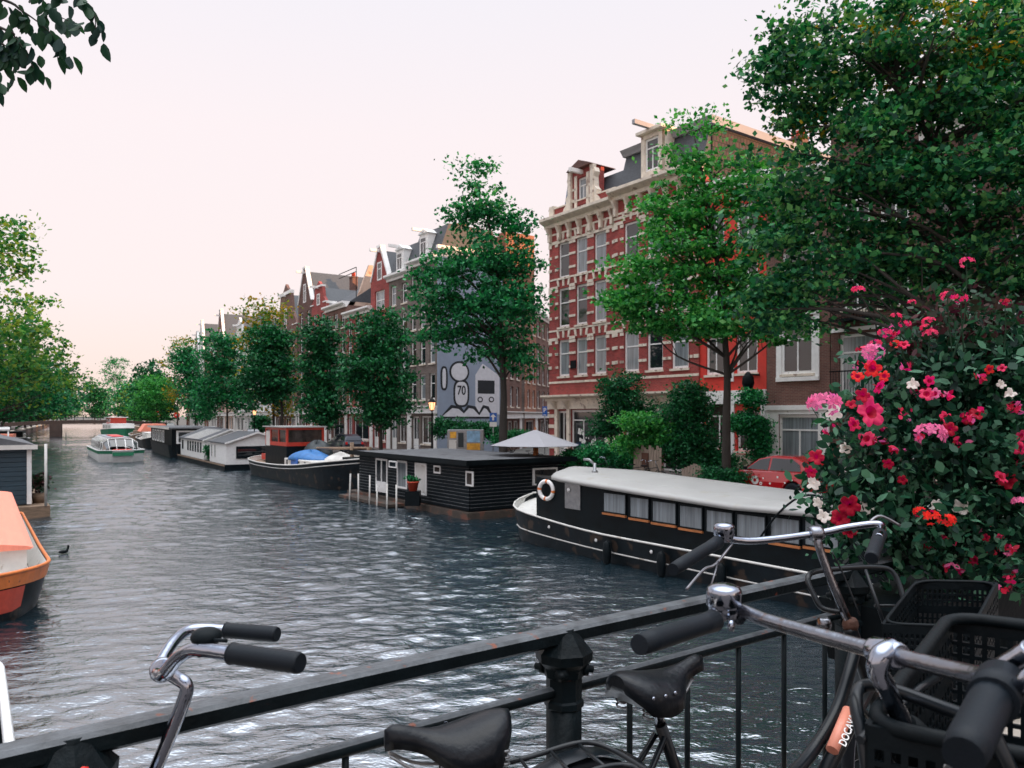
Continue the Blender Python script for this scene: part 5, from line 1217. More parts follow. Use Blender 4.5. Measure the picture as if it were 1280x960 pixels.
b = MB(); b.lathe([(.9, 0), (.8, .2), (.4, .42), (.02, .5)], 14, (2.2, -.6, 1.45)); b.build('rolled_tarpaulin', M['dark_tarp'], T)
b = MB(); b.box(4.4, 4.6, .3, .5, 1.42, 1.62); b.build('fuel_can', M['sign_red'], T)
bw = boat_window(T, 0, 0, 0, 1.9, .36, 'white', 'glass', t=.04); bw.matrix_local = Matrix.Translation((10.92, -1.2, .66)) @ Matrix.Rotation(R(90), 4, 'Z')
b = MB(); b.lathe([(.07, 0), (.07, .06), (.03, .1)], 10, (10.92, 1.2, .9), axis=(1, 0, 0)); b.build('horn', M['black'], T)
rng = np.random.default_rng(8); _, C = crown_points([(11.9, -.5, .72, .3, .8, .16)], 40, 9, .07, rng); o = bpy.data.objects.new('deck_plants', leaf_mesh('deck_plants', leaves(C, 0, .09, rng), M['leaf_dark'])); COL.objects.link(o); o.parent = T; tag(o, kind='stuff')
_, C = crown_points([(12.2, -.1, .82, .2, .7, .08)], 16, 8, .06, rng); o = bpy.data.objects.new('red_blossoms', leaf_mesh('red_blossoms', leaves(C, 0, .07, rng), M['scarlet'])); COL.objects.link(o); o.parent = T; tag(o, kind='stuff')

T = boat('blue_houseboat', 'dark blue boarded houseboat with a grey sloping roof on the left', 'houseboat', 45.0, -.08)
MB().box(-.3, 9.9, -2.3, 2.65, -.4, .45).build('pontoon', M['wood'], T)
b = MB(); zb, zt = .5, 2.75; nb = 12; hb = (zt - zb) / nb; b.box(0, 9.2, -2.2, 2.0, zb, zt); clap(b, (9.2, -2.2), (9.2, 2.0), (1, 0)); clap(b, (9.2, 2.0), (0, 2.0), (0, 1)); b.build('wall', [M['navy_wood'], M['navy_wood']], T)
b = MB(); b.prism([(-2.5, 2.75), (2.2, 2.75), (2.2, 2.85), (0, 3.4), (-2.5, 2.9)], 'x', -.2, 9.5); b.build('roof', M['roof_grey'], T); MB().box(9.5, 9.54, -2.5, 2.25, 2.68, 2.86).build('fascia_board', M['white2'], T)
MB().box(9.2, 9.32, 1.9, 2.06, .5, 2.7).build('corner_board', M['white'], T); b = MB(); b.tube([(9.9, 2.5, .45), (9.9, 2.5, 2.9)], .05, 6); b.build('post', M['white2'], T)
T4 = thing('potted_shrub', 'reddish shrub in a tub on the blue houseboat deck', 'plant', P(45.0 - 8.4, -.08 + 2.35, .45))
MB().lathe([(.2, 0), (.26, .4), (.24, .4)], 10).build('tub', M['wood'], T4); rng = np.random.default_rng(9); _, C = crown_points([(0, 0, .85, .35, .35, .45)], 50, 12, .12, rng); o = bpy.data.objects.new('foliage', leaf_mesh('foliage', leaves(C, 0, .12, rng), M['leaf_red'])); COL.objects.link(o); o.parent = T4
T = boat('grey_houseboat', 'low grey roofed houseboat behind the blue one', 'houseboat', 58.0, -.1)
MB().box(-.3, 11, -2.2, 2.4, -.4, .5).build('pontoon', M['black'], T); MB().box(0, 10.6, -2, 2, .5, 2.3).build('wall', M['black_wood'], T); b = MB(); b.prism([(-2.4, 2.3), (2.3, 2.3), (1.6, 2.85), (-1.6, 2.85)], 'x', -.3, 10.9); b.build('roof', M['roof_grey'], T)
for k in range(4): boat_window(T, 1 + k * 2.4, 2.01, 1.1, 1.1, .8, 'white', 'glass', side=1)
T = boat('canopy_boat', 'boat with a white canopy on thin posts, farther up the left bank', 'boat', 74, .2)
rings, _ = hull(12, 4.0, lambda t: .95 + .3 * t ** 2); hull_parts(T, rings, 'hull_black', 'white2', 'white2', .12, .04)
MB().box(1.5, 10.5, -1.9, 1.9, 3.0, 3.12).build('canopy', M['white'], T)
for x in (1.6, 10.4): 
    for y in (-1.8, 1.8): MB().tube([(x, y, .8), (x, y, 3.0)], .05, 6).build('post', M['white'], T)
b = MB(); b.box(2, 9, -1.3, 1.3, .8, 1.9); b.build('cabin', M['black'], T)
for s_, nm, lab, cm in ((90, 'white_boat', 'small white cabin boat under the left bank trees', 'white'), (106, 'red_boat', 'red and white boat under the left bank trees', 'salmon'), (124, 'dark_boat', 'dark boat near the left pier of the far bridge', 'black')):
    T = boat(nm, lab, 'boat', s_, .3)
    rings, _ = hull(11, 3.8, lambda t: 1.0 + .3 * t ** 2); hull_parts(T, rings, 'hull_black', 'wood', 'white2', .12, .05)
    b = MB(); b.box(2, 8.5, -1.4, 1.4, .8, 2.0); b.build('cabin', M[cm], T)
    for k in range(3): boat_window(T, 2.6 + k * 1.9, 1.41, 1.2, 1.1, .5, 'white', 'glass', side=1)
# near boat whose white rail shows at the lower left
T = boat('near_boat', 'dark boat with a white rail, cut by the lower left corner', 'boat', 13.7, -1.86)
rings, _ = hull(8.6, 4.3, lambda t: .85, bow=(.1, 2.0), stern=(.28, 2.2), rake=(.3, .1)); hull_parts(T, rings, 'hull_black', 'roof_grey', 'white', .14, .05)
b = MB(); b.box(2.4, 7.5, -1.5, 1.5, .7, 1.15); b.build('cabin', M['steel'], T, bevel=.05)
# coot swimming
T = thing('coot', 'small black coot swimming off the salmon barge', 'bird', W(80, 692, 22.1))
T.location.z = 0; T.rotation_euler.z = R(70)
b = MB(); N_ = 9; rings = []
for i in range(N_):
    t = i / (N_ - 1); r_ = .075 * math.sin(math.pi * (t * .9 + .06)) ** .7; x = -.17 + .30 * t
    rings.append([(x, r_ * math.cos(a) * .95, .045 + .02 * (1 - t) + r_ * math.sin(a) * .75) for a in [2 * math.pi * k / 10 for k in range(10)]])
b.loft(rings); b.tube(spline([(.09, 0, .07), (.13, 0, .13), (.14, 0, .19), (.16, 0, .205)], 4), [.045, .04, .034, .03, .028, .027, .028, .03, .032, .034, .034, .03, .018], 8); b.build('body', M['black'], T)
MB().tube([(.17, 0, .205), (.215, 0, .19)], [.014, .003], 6).build('beak', M['white'], T)
# ------------------------------------------------------------------ far bridge
T = thing('far_bridge', 'low dark arched bridge crossing the canal in the distance', 'bridge', P(176, 9), ang(176) + R(90))
b = MB(); xs = [-14 + i * 1.5 for i in range(20)]
dz = lambda x: 2.75 + .45 * math.cos(x / 13 * math.pi / 2)
b.loft([[(x, -4, dz(x) - .7), (x, -4, dz(x)), (x, 4, dz(x)), (x, 4, dz(x) - .7)] for x in xs], smooth=False); b.build('deck', M['brick_quay'], T)
for x in (-5.2, 4.6): MB().box(x - 1, x + 1, -4.2, 4.2, -.5, dz(x) - .6).build('pier', M['brick_quay'], T)
b = MB()
for x in xs: b.tube([(x, -3.9, dz(x)), (x, -3.9, dz(x) + 1.0)], .05, 4)
b.tube([(x, -3.9, dz(x) + 1.0) for x in xs], .06, 5); b.tube([(x, -3.9, dz(x) + .5) for x in xs], .04, 5); b.build('railing', M['black'], T)
# ------------------------------------------------------------------ street furniture, cars, bikes on the quay
def lamp(label, px, n, ztop, lit=True, py=None):
    p = on_px(px, n); T = thing('street_lamp', label, 'street lamp', p, 0); h = ztop - STREET
    b = MB(); b.lathe([(.14, 0), (.14, .3), (.09, .4), (.07, .9), (.055, 1.0), (.04, h - .75), (.07, h - .72), (.04, h - .68)], 10); b.tube([(-.25, 0, h - .95), (.25, 0, h - .95)], .02, 5); b.build('post', M['black'], T)
    b = MB()
    for k in range(6):
        a = math.pi / 3 * k; b.tube([(.12 * math.cos(a), .12 * math.sin(a), h - .68), (.2 * math.cos(a), .2 * math.sin(a), h - .22)], .014, 4)
    b.lathe([(.24, h - .22), (.22, h - .18), (.12, h - .06), (.05, h), (.05, h + .06), (.01, h + .12)], 6, smooth=False); b.lathe([(.04, h - .7), (.13, h - .68), (.13, h - .65)], 6, smooth=False); b.build('lantern', M['black'], T)
    b = MB(); b.lathe([(.11, h - .65), (.19, h - .23)], 6, smooth=False); b.build('lamp_glass', M['lamp_glass' if lit else 'lamp_clear'], T)
    return T
lamp('lit old lantern street lamp beside the dark oval tree', 540, 21.3, z_at(498, on_px(540, 21.3).y))
lamp('lit old lantern street lamp above the white houseboat', 318, 21.3, z_at(510, on_px(318, 21.3).y))
lamp('unlit black ornate street lamp before the red corner house', 764, 24.5, z_at(483, on_px(764, 24.5).y), False)
def sign(label, px, n, py0, py1, wpx, kind):
    p = on_px(px, n); T = thing('road_sign', label, 'road sign', p, 0); Y = p.y; zt, zb_ = z_at(py0, Y) - STREET, z_at(py1, Y) - STREET; w_ = wpx / F * Y
    MB().tube([(0, .03, 0), (0, .03, zt)], .03, 6).build('pole', M['steel'], T)
    if kind in ('arrow', 'parking'):
        b = MB(); b.box(-w_ / 2, w_ / 2, -.02, 0, zb_, zt); f = b.build('sign_plate', M['sign_blue'], T)
        if kind == 'arrow':
            c = (zb_ + zt) / 2; h = (zt - zb_) * .36
            MB().prism([(-.05, c - h), (.05, c - h), (.05, c + .02), (.17, c + .0), (0, c + h), (-.17, c + .0), (-.05, c + .02)], 'y', -.028, -.021).build('arrow', M['white'], f)
            b = MB(); b.box(-w_ / 2, w_ / 2, -.015, .0, zb_ - .28, zb_ - .03); b.build('lower_plate', M['white'], T)
        else:
            text_mesh('P', (zt - zb_) * .62, M['white'], f, Matrix.Translation((0, -.026, (zb_ + zt) / 2 + .06)) @ Matrix.Rotation(R(90), 4, 'X'), bold=.01)
            MB().box(-w_ * .3, w_ * .3, -.026, -.021, zb_ + .05, zb_ + .1).build('arrow_bar', M['white'], f)
    else:
        c = (zb_ + zt) / 2; r_ = (zt - zb_) / 2
        MB().lathe([(r_, 0), (r_, .03)], 20, (0, 0, c), axis=(0, -1, 0), smooth=False).build('sign_plate', M['sign_red'], T)
        MB().box(-r_ * .6, r_ * .6, -.045, -.031, c - r_ * .16, c + r_ * .16).build('white_bar', M['white'], T)
sign('blue sign with a white arrow pointing up before the mural', 616.5, 23.5, 516, 527, 9, 'arrow')
sign('blue parking sign in the side street', 681, 34, 508, 520, 6, 'parking')
for px, py in ((197, 518), (221, 519)): sign('red no entry sign ' + ('left of' if px < 200 else 'right of') + ' the trunk of the round green tree', px, 22.5, py - 4, py + 3.5, 7, 'round')
sign('small red sign beside the far quay, leftmost of three', 192, 22.5, 518, 523, 5, 'round')
# poster kiosk
p = on_px(582, 22.2); T = thing('poster_kiosk', 'grey kiosk with an orange poster and a blue display above the black houseboat', 'kiosk', p, R(0)); Y = p.y
b = MB(); b.box(-1.0, 1.0, -.15, .3, 0, z_at(537, Y) - STREET); b.build('cabinet', M['steel'], T, bevel=.03); zt_ = z_at(538.5, Y) - STREET
MB().box(.08, .8, -.17, -.15, zt_ - .62, zt_).build('display', M['poster_blue'], T); MB().box(.08, .8, -.17, -.15, zt_ - 1.05, zt_ - .68).build('poster', M['poster_yellow'], T)
MB().box(-.85, -.5, -.17, -.15, zt_ - .4, zt_ - .05).build('poster', M['poster_yellow'], T); MB().box(-.4, -.1, -.18, -.15, zt_ - .9, zt_ - .1).build('poster', M['dark_tarp'], T); MB().box(-.9, -.5, -.17, -.15, zt_ - 1.0, zt_ - .5).build('poster', M['white2'], T)
# parasol
p = P(s_px(669, 20.3), 20.3, .3); Y = p.y; T = thing('parasol', 'wide light grey canvas parasol at the end of the black houseboat', 'parasol', p); za, zb_ = z_at(537, Y) - .3, z_at(556.5, Y) - .3; ra = 57 / F * Y
b = MB(); K = 8; b.add([(0, 0, za)] + [(ra * math.cos(2 * math.pi * k / K + .2), ra * math.sin(2 * math.pi * k / K + .2), zb_) for k in range(K)] , [(0, 1 + k, 1 + (k + 1) % K) for k in range(K)])
b.add([(0, 0, za - .03)] + [(ra * math.cos(2 * math.pi * k / K + .2) * .99, ra * math.sin(2 * math.pi * k / K + .2) * .99, zb_ - .02) for k in range(K)] , [(0, 1 + (k + 1) % K, 1 + k) for k in range(K)])
b.build('canopy', M['umbrella'], T); b = MB(); b.tube([(0, 0, 0), (0, 0, za)], .05, 8); b.tube([(.09, 0, zb_ - .5), (.09, 0, zb_ - .05)], .05, 6); b.tube([(-.06, 0, zb_ - .5), (-.06, 0, zb_ - .1)], .04, 6); b.lathe([(.05, 0), (.04, .1), (.0, .14)], 8, (0, 0, za - .02)); b.build('pole', M['varnish'], T)
b = MB(); b.tube([(-1.3, -.6, .5), (.2, -.2, 1.1)], .05, 6); T = tag(b.build('wooden_oar', M['varnish'], loc=P(25.4, 19.3, 0)), 'brown wooden oar leaning by the houseboat corner', 'oar')

# cars -------------------------------------------------------------
def car(label, pos, rz, paint, dots=False, L=3.6, group=None, name='parked_car'):
    T = thing(name, label, 'car', pos, rz, group); Wd = .8; R_ = .31; xf, xr = L * .5 - .62, -L * .5 + .6
    def arch(xc): return [(xc + (R_ + .05) * math.cos(a), R_ + (R_ + .05) * math.sin(a)) for a in [math.pi * (1 - k / 8) for k in range(9)]]
    h = L / 2
    low = [(-h, .35), (-h + .02, .2), (xr - R_ - .06, .2)] + arch(xr) + [(xf - R_ - .06, .2)] + arch(xf) + [(h - .06, .2), (h, .4), (h - .05, .62), (h - .5, .82), (h - .95, .93), (-h + .12, .97), (-h + .02, .75)]
    b = MB()
    wf = lambda z: 1.0 - .10 * max(0, (z - .6) / .4)
    n_ = len(low); vs = [(x, -Wd * wf(z), z) for x, z in low] + [(x, Wd * wf(z), z) for x, z in low]
    b.add(vs, [tuple(range(n_)), tuple(range(n_, 2 * n_))[::-1]] + [(i, (i + 1) % n_, n_ + (i + 1) % n_, n_ + i)[::-1] for i in range(n_)])
    b.build('body', M[paint], T, bevel=.045, seg=3)
    gh = [(h - .98, .92), (h - 1.55, 1.34), (h - 2.1, 1.47), (-h + .75, 1.46), (-h + .3, 1.3), (-h + .14, .96)]
    wg = lambda z: Wd * (.90 - .26 * (z - .92) / .55)
    b = MB(); m_ = len(gh); b.add([(x, -wg(z), z) for x, z in gh] + [(x, wg(z), z) for x, z in gh], [tuple(range(m_)), tuple(range(m_, 2 * m_))[::-1]] + [(i, (i + 1) % m_, m_ + (i + 1) % m_, m_ + i)[::-1] for i in range(m_)])
    b.build('cabin', M[paint], T, bevel=.05, seg=3)
    for sy in (-1, 1):
        for poly, nm in (([(h - 1.14, .98), (h - 1.62, 1.31), (h - 2.02, 1.38), (h - 2.02, .98)], 'side_window'), ([(h - 2.1, .98), (h - 2.1, 1.38), (-h + .72, 1.37), (-h + .42, 1.2), (-h + .34, .99)], 'side_window')):
            o = MB(); o.add([(x, sy * (wg(z) + .012), z) for x, z in poly] + [(x, sy * (wg(z) - .02), z) for x, z in poly], [tuple(range(len(poly)))[::sy], tuple(range(len(poly), 2 * len(poly)))[::-sy]]); o.build(nm, M['glass'], T)
        for xc in (xf, xr):
            w_ = MB().lathe([(.20, -.09), (.29, -.09), (.31, -.06), (.31, .06), (.29, .09), (.20, .09)], 20, (xc, sy * (Wd - .09), R_), axis=(0, 1, 0)).build('wheel', M['rubber'], T)
            MB().lathe([(.02, -.07), (.19, -.085), (.20, -.06), (.20, .06), (.19, .085), (.02, .07)], 12, (xc, sy * (Wd - .09), R_), axis=(0, 1, 0), smooth=False).build('hub_cap', M['steel'], w_)
        MB().lathe([(.02, 0), (.1, .02), (.11, .06)], 10, (h - .16, sy * (Wd - .22), .66), axis=(1, 0, .5)).build('headlight', M['lamp_clear'], T)
        b = MB(); b.box(h - 1.25, h - 1.12, sy * (Wd - .02) - .08 * (sy < 0), sy * (Wd - .02) + .08 * (sy > 0), .95, 1.07); b.build('wing_mirror', M['black'], T, bevel=.02)
        MB().box(-h + .01, -h + .06, sy * (Wd - .18) - .08, sy * (Wd - .18) + .08, .72, .9).build('tail_light', M['sign_red'], T)
    b = MB(); b.add([(h - 1.02, -.6, .945), (h - 1.02, .6, .945), (h - 1.5, .5, 1.32), (h - 1.5, -.5, 1.32)], [(0, 1, 2, 3)]); 
    b.xf(Matrix.Translation((.03, 0, .012))); b.build('windscreen', M['glass'], T)
    if dots:
        rr_ = random.Random(4)
        for sy in (-1, 1):
            def disc(x, z, r_, m, o=0.0, nm='white_dot'):
                MB().lathe([(r_, 0), (r_, .004)], 20, (x, sy * (Wd * wf(z) + .014 + o), z), axis=(0, sy, 0), smooth=False).build(nm, M[m], T)
            disc(.22, .62, .15, 'white'); disc(.22, .62, .06, 'red_car', .005); disc(-.02, .52, .055, 'white'); disc(-.02, .52, .02, 'red_car', .005)
            for (x, z, r_) in ((.55, .66, .03), (.42, .46, .025), (-.1, .7, .03), (-.38, .54, .035), (-.65, .77, .035), (-.95, .6, .03), (.8, .78, .03), (-1.2, .7, .03)): disc(x, z, r_, 'white')
            b = MB(); b.box(.42, .78, min(sy * Wd * .985, sy * (Wd * .985 + .006)), max(sy * Wd * .985, sy * (Wd * .985 + .006)), .80, .825); b.build('door_lettering', M['white'], T)
    return T
cs = s_px(958, 22.6); cp = P(cs - .35, 22.6, STREET)
car('small red hatchback with white dots and a white ring on its door', cp, ang(cs) + math.pi, 'red_car', True)
M['car_grey'] = mat('grey car paint', (.16, .17, .19), .3, .4, .05, 2, coat=1); M['car_white'] = mat('white car paint', (.55, .56, .58), .3, 0, .05, 2, coat=1); M['car_dark'] = mat('dark blue car paint', (.02, .03, .05), .3, .2, .05, 2, coat=1)
for px, pt, lab in ((378, 'car_white', 'white car parked left of the slim dark tree'), (430, 'car_dark', 'dark car parked between the two dark trees'), (312, 'car_grey', 'grey car parked by the lit lamp above the white houseboat'), (262, 'car_white', 'white car parked behind the dark barge roof'), (213, 'car_grey', 'grey car parked beneath the round green tree'), (178, 'car_white', 'white car parked by the far end of the quay')):
    s_ = s_px(px, 22.9); car(lab, P(s_, 22.9, STREET), ang(s_) + (0 if px % 2 else math.pi), pt, L=4.0, group='cars parked along the quay')
s_ = s_px(700, 25.3)

# bicycles parked on the quay (simple but complete)
def quay_bike(label, p, rz):
    T = thing('parked_bicycle', label, 'bicycle', p, rz, 'bicycles parked on the quay')
    for x in (-.52, .54):
        b = MB(); b.tube([(x + .33 * math.cos(a), 0, .34 + .33 * math.sin(a)) for a in [2 * math.pi * k / 20 for k in range(21)]], .018, 5, caps=False); w_ = b.build('wheel', M['rubber'], T)
        b = MB()
        for k in range(10): a = math.pi * k / 5; b.tube([(x, 0, .34), (x + .31 * math.cos(a), 0, .34 + .31 * math.sin(a))], .003, 3)
        b.build('spokes', M['chrome'], w_)
    b = MB()
    for pth in ([(-.52, 0, .34), (-.12, 0, .30)], [(-.12, 0, .30), (-.24, 0, .80)], [(-.52, 0, .34), (-.2, 0, .68)], [(-.12, 0, .30), (.36, 0, .70)], [(-.22, 0, .72), (.34, 0, .80)], [(.32, 0, .92), (.54, 0, .34)]): b.tube(pth, .017, 6)
    b.build('frame', M['frame_black'], T); b = MB(); b.loft([[(-.36, -.08, .83), (-.36, .08, .83), (-.36, .07, .88), (-.36, -.07, .88)], [(-.12, -.02, .85), (-.12, .02, .85), (-.12, .02, .88), (-.12, -.02, .88)]]); b.build('saddle', M['leather'], T)
    b = MB(); b.tube([(.30, 0, .9), (.28, 0, 1.05)], .013, 6); b.tube(spline([(.10, -.27, 1.04), (.26, -.22, 1.08), (.29, 0, 1.06), (.26, .22, 1.08), (.10, .27, 1.04)], 4), .012, 6); b.build('handlebar', M['chrome'], T)
    return T
for i, (px, n, dr, lab) in enumerate([(812, 21.6, 10, 'bicycle leaning before the grey fence boards, right one'), (798, 21.7, 40, 'bicycle beside the grey fence boards, left one'), (748, 21.5, 60, 'bicycle half hidden in the hedge'), (560, 22, 30, 'bicycle parked left of the poster kiosk'), (665, 25.5, 80, 'bicycle at the mouth of the side street'), (520, 21.6, 20, 'bicycle parked under the dark oval tree'), (452, 21.6, 60, 'bicycle parked between the two dark trees')]):
    quay_bike(lab, on_px(px, n), ang(20) + R(dr))
# grey boarded fence pieces
for px0, px1, py, lab in ((792, 830, 556, 'tall weathered board fence behind the bicycles'), (852, 893, 578, 'low pointed board fence under the round bush')):
    s_a, s_b = s_px(px0, 22.0), s_px(px1, 22.0); p = P(s_a, 22.0, STREET); T = thing('board_fence', lab, 'fence', p, ang(20)); Ld = s_a - s_b; h = z_at(py, p.y) - STREET; k_ = int(Ld / .14)
    b = MB()
    for k in range(k_):
        hh = h * (1 - .55 * abs(k / k_ - .4)) if px0 > 840 else h * (1 - .05 * (k % 3)); b.box(k * .14, k * .14 + .125, 0, .03, 0, hh)
    b.build('boards', M['fence_wood'], T); b = MB(); b.box(0, Ld, .03, .08, .35, .43); b.build('rail', M['fence_wood'], T)
    if px0 < 840: MB().box(.5, .85, -.05, -.01, h - .85, h - .3).build('mail_box', M['rust'], T)
# ------------------------------------------------------------------ bridge in the foreground
DECK = 2.50; RAILZ = 3.45; SB = 1.54
nn = Vector((math.cos(_theta(0)), math.sin(_theta(0)), 0)); dd = Vector((-math.sin(_theta(0)), math.cos(_theta(0)), 0))
RB = math.atan2(nn.y, nn.x)
def R3(n, s=SB, z=0): return P(s, n, z)
T = thing('bridge', 'paved canal bridge the bicycles stand on', 'bridge', P(0, 9, 0), RB)   # local x = n - 9, y = s
b = MB(); xs = [-11.9 + i * 1.19 for i in range(21)]; dk = lambda x: DECK - .0006 * 0 - (.0 if abs(x) < 9 else .12 * (abs(x) - 9))
b.loft([[(x, -7.5, dk(x) - .45), (x, -7.5, dk(x)), (x, SB + .12, dk(x)), (x, SB + .12, dk(x) - .45)] for x in xs], smooth=False); b.build('deck', M['asphalt'], T)
b = MB(); b.loft([[(x, SB - .18, dk(x) + .004), (x, SB - .18, dk(x) + .12), (x, SB + .16, dk(x) + .12), (x, SB + .16, dk(x) - .5)] for x in xs], smooth=False); b.build('kerb_stone', M['stone'], T)
for x in (-4.4, 4.4): MB().box(x - .6, x + .6, -7.4, SB + .1, -.6, DECK - .44).build('pier', M['brick_quay'], T)
T = thing('bridge_railing', 'black iron bridge railing with octagonal capped posts and top rail painted with sky sheen', 'railing', P(SB, 0, 0), RB)   # local x = n
x0, x1 = -3.2, 19
def sag(x): return -.006 * (x - 1.2) ** 2 if x < 1.2 else .004 * min(6, (x - 1.2)) ** 2 * .5
rx = [x0 + (x1 - x0) * i / 60 for i in range(61)]
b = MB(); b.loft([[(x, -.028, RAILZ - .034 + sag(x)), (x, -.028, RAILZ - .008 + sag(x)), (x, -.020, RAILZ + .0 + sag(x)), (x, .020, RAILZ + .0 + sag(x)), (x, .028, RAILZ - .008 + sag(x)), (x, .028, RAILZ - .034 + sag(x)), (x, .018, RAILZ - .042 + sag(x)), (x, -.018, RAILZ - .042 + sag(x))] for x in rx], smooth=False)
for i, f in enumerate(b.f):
    zs = [b.v[k][2] - RAILZ - sag(b.v[k][0]) for k in f]; b.m[i] = 1 if max(zs) - min(zs) < .012 and max(zs) > -.012 else 0  # upward faces get the painted sky sheen
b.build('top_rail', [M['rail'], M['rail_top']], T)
lz = RAILZ - .165
b = MB(); b.tube([(x, 0, lz + sag(x)) for x in rx], .0165, 10)
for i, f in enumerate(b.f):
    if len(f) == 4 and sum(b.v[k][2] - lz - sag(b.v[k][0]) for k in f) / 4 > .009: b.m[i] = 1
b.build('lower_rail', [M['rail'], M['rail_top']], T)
posts = [-.98, .145, 1.264, 2.6] + [3.9 + 1.3 * k for k in range(11)]
def post_mesh():
    b = MB()
    b.lathe([(.047, DECK + .1), (.047, RAILZ - .21)], 12)
    b.lathe([(.062, DECK + .1), (.062, DECK + .22), (.048, DECK + .26)], 12)
    b.lathe([(.047, RAILZ - .21), (.052, RAILZ - .205), (.052, RAILZ - .19), (.047, RAILZ - .185), (.047, RAILZ - .13), (.055, RAILZ - .125), (.060, RAILZ - .10), (.074, RAILZ - .085), (.076, RAILZ - .062), (.070, RAILZ - .056)], 8, smooth=False)
    b.lathe([(.070, RAILZ - .056), (.034, RAILZ - .012), (.03, RAILZ - .004)], 8, smooth=False)
    for k in range(4):
        a = math.pi / 4 + math.pi / 2 * k; c = (.052 * math.cos(a), .052 * math.sin(a), RAILZ - .108)
        b.lathe([(.018, 0), (.018, .012), (.010, .014), (.010, .024), (.002, .027)], 8, c, axis=(math.cos(a), math.sin(a), 0))
    for a in (-math.pi / 2, -math.pi / 2 + .55, -math.pi / 2 - .55):
        b.lathe([(.009, 0), (.008, .008), (.002, .011)], 8, (.05 * math.cos(a), .05 * math.sin(a), RAILZ - .1 + .02 * (a != -math.pi / 2)), axis=(math.cos(a), math.sin(a), 0))
    return b
pm = post_mesh(); b0 = pm.mesh('post', M['rail'])
for x in posts:
    o = inst('post', b0, T, (x, -.0, sag(x)))
    if abs(x - .145) < .01:
        q = MB(); rr_ = random.Random(2)
        for k in range(9):
            a = -math.pi / 2 + rr_.uniform(-.5, .5); z = RAILZ - rr_.uniform(.044, .062); r_ = .0705 if z < RAILZ - .056 else .066
            q.lathe([(rr_.uniform(.006, .014), 0), (.004, .002)], 7, (r_ * math.cos(a), r_ * math.sin(a), z), axis=(math.cos(a), math.sin(a), .1))
        q.build('paint_splash', M['red_paint'], o)
bm_ = MB().tube([(0, 0, DECK + .1), (0, 0, lz - .01)], .0085, 8).mesh('baluster', M['rail'])
x = -3.0; k = 0; bxs = []
while x < 18.6:
    xx = (1.264 + .237 * (k - 18)) if k >= 18 else (.657 + .24 * (k - 16)); k += 1; x = xx
    if xx < -2.9 or min(abs(xx - p) for p in posts) < .09: continue
    inst('baluster', bm_, T, (xx, 0, sag(xx)))
inst('bottom_rail', MB().tube([(x0, 0, DECK + .2), (x1, 0, DECK + .2)], .014, 8).mesh('bottom_rail', M['rail']), T)

# ------------------------------------------------------------------ the three bicycles
def bez(a, b_, c, d, n=10): return [(a * (1 - t) ** 3 + b_ * 3 * t * (1 - t) ** 2 + c * 3 * t * t * (1 - t) + d * t ** 3) for t in [i / n for i in range(n + 1)]]
def saddle(parent, p, f, L=.27, wide=.085):
    """p: centre on top, f: unit vector towards the nose"""
    q = Matrix.Translation(p) @ Matrix(((f.x, -f.y, 0, 0), (f.y, f.x, 0, 0), (0, 0, 1, 0), (0, 0, 0, 1))); b = MB(); rings = []
    N_ = 16
    for i in range(N_ + 1):
        t = i / N_; x = -L * .5 + L * t
        if t < .38: w_ = wide * (math.sin(math.pi * .5 * min(1, (t + .02) / .24)) ** .6)
        else: w_ = wide + (.021 - wide) * (.5 - .5 * math.cos(math.pi * min(1, (t - .38) / .42)))
        if t > .9: w_ *= max(.35, math.sqrt(max(0, 1 - ((t - .9) / .105) ** 2)))
        zt = .012 * math.cos(2 * math.pi * (t - .05)) + .004 - (.012 if t > .92 else 0) * (t - .92) * 12; dp = .085 - .045 * min(1, max(0, (t - .3) / .4)); dp *= (.45 + .55 * min(1, t / .12))
        row = []
        for a in [math.pi * k / 10 for k in range(11)]:
            yy = math.cos(a); zz = math.sin(a) ** .6 if a > 0 and a < math.pi - 1e-6 else 0
            row.append((x, w_ * yy, zt - dp + dp * zz))
        row.append((x, -w_ * .7, zt - dp + .01)); row.append((x, w_ * .7, zt - dp + .01)); rings.append(row)
    b.loft(rings); b.xf(q); s_ = b.build('saddle', M['leather'], parent)
    b = MB()
    for sy in (-1, 1): b.tube(spline([(-.11, sy * .05, -.055), (-.05, sy * .022, -.085), (.05, sy * .02, -.08), (.115, sy * .008, -.045)], 4), .0035, 6)
    for sy in (-1, 1):
        pts = [( -.1 + .012 * math.cos(u), sy * .045 + .012 * math.sin(u), -.04 - .05 * u / 25) for u in [k * .5 for k in range(50)]]
        b.tube(pts, .003, 5)
    b.xf(q); b.build('saddle_spring', M['steel'], s_)
    for k in range(3):
        b = MB(); b.lathe([(.0055, 0), (.005, .003), (.001, .004)], 8, (-L * .5 + .045 + k * .035, -wide * .92 * (.98 if k else .9), -.028), axis=(-.2, -1, 0))
        b.xf(q); b.build('saddle_rivet', M['chrome'], s_)
    return s_
def grip(parent, a, c, r=.0175, ribs=True, m='rubber'):
    a, c = Vector(a), Vector(c); n_ = 22 if ribs else 6; pts = [a.lerp(c, i / n_) for i in range(n_ + 1)]
    rr_ = [r * (1 + (.05 if (i % 2 and ribs) else 0) + (.12 if i in (0, n_) else 0)) for i in range(n_ + 1)]; rr_[-1] *= .8
    return MB().tube(pts, rr_, 16).build('grip', M[m], parent)
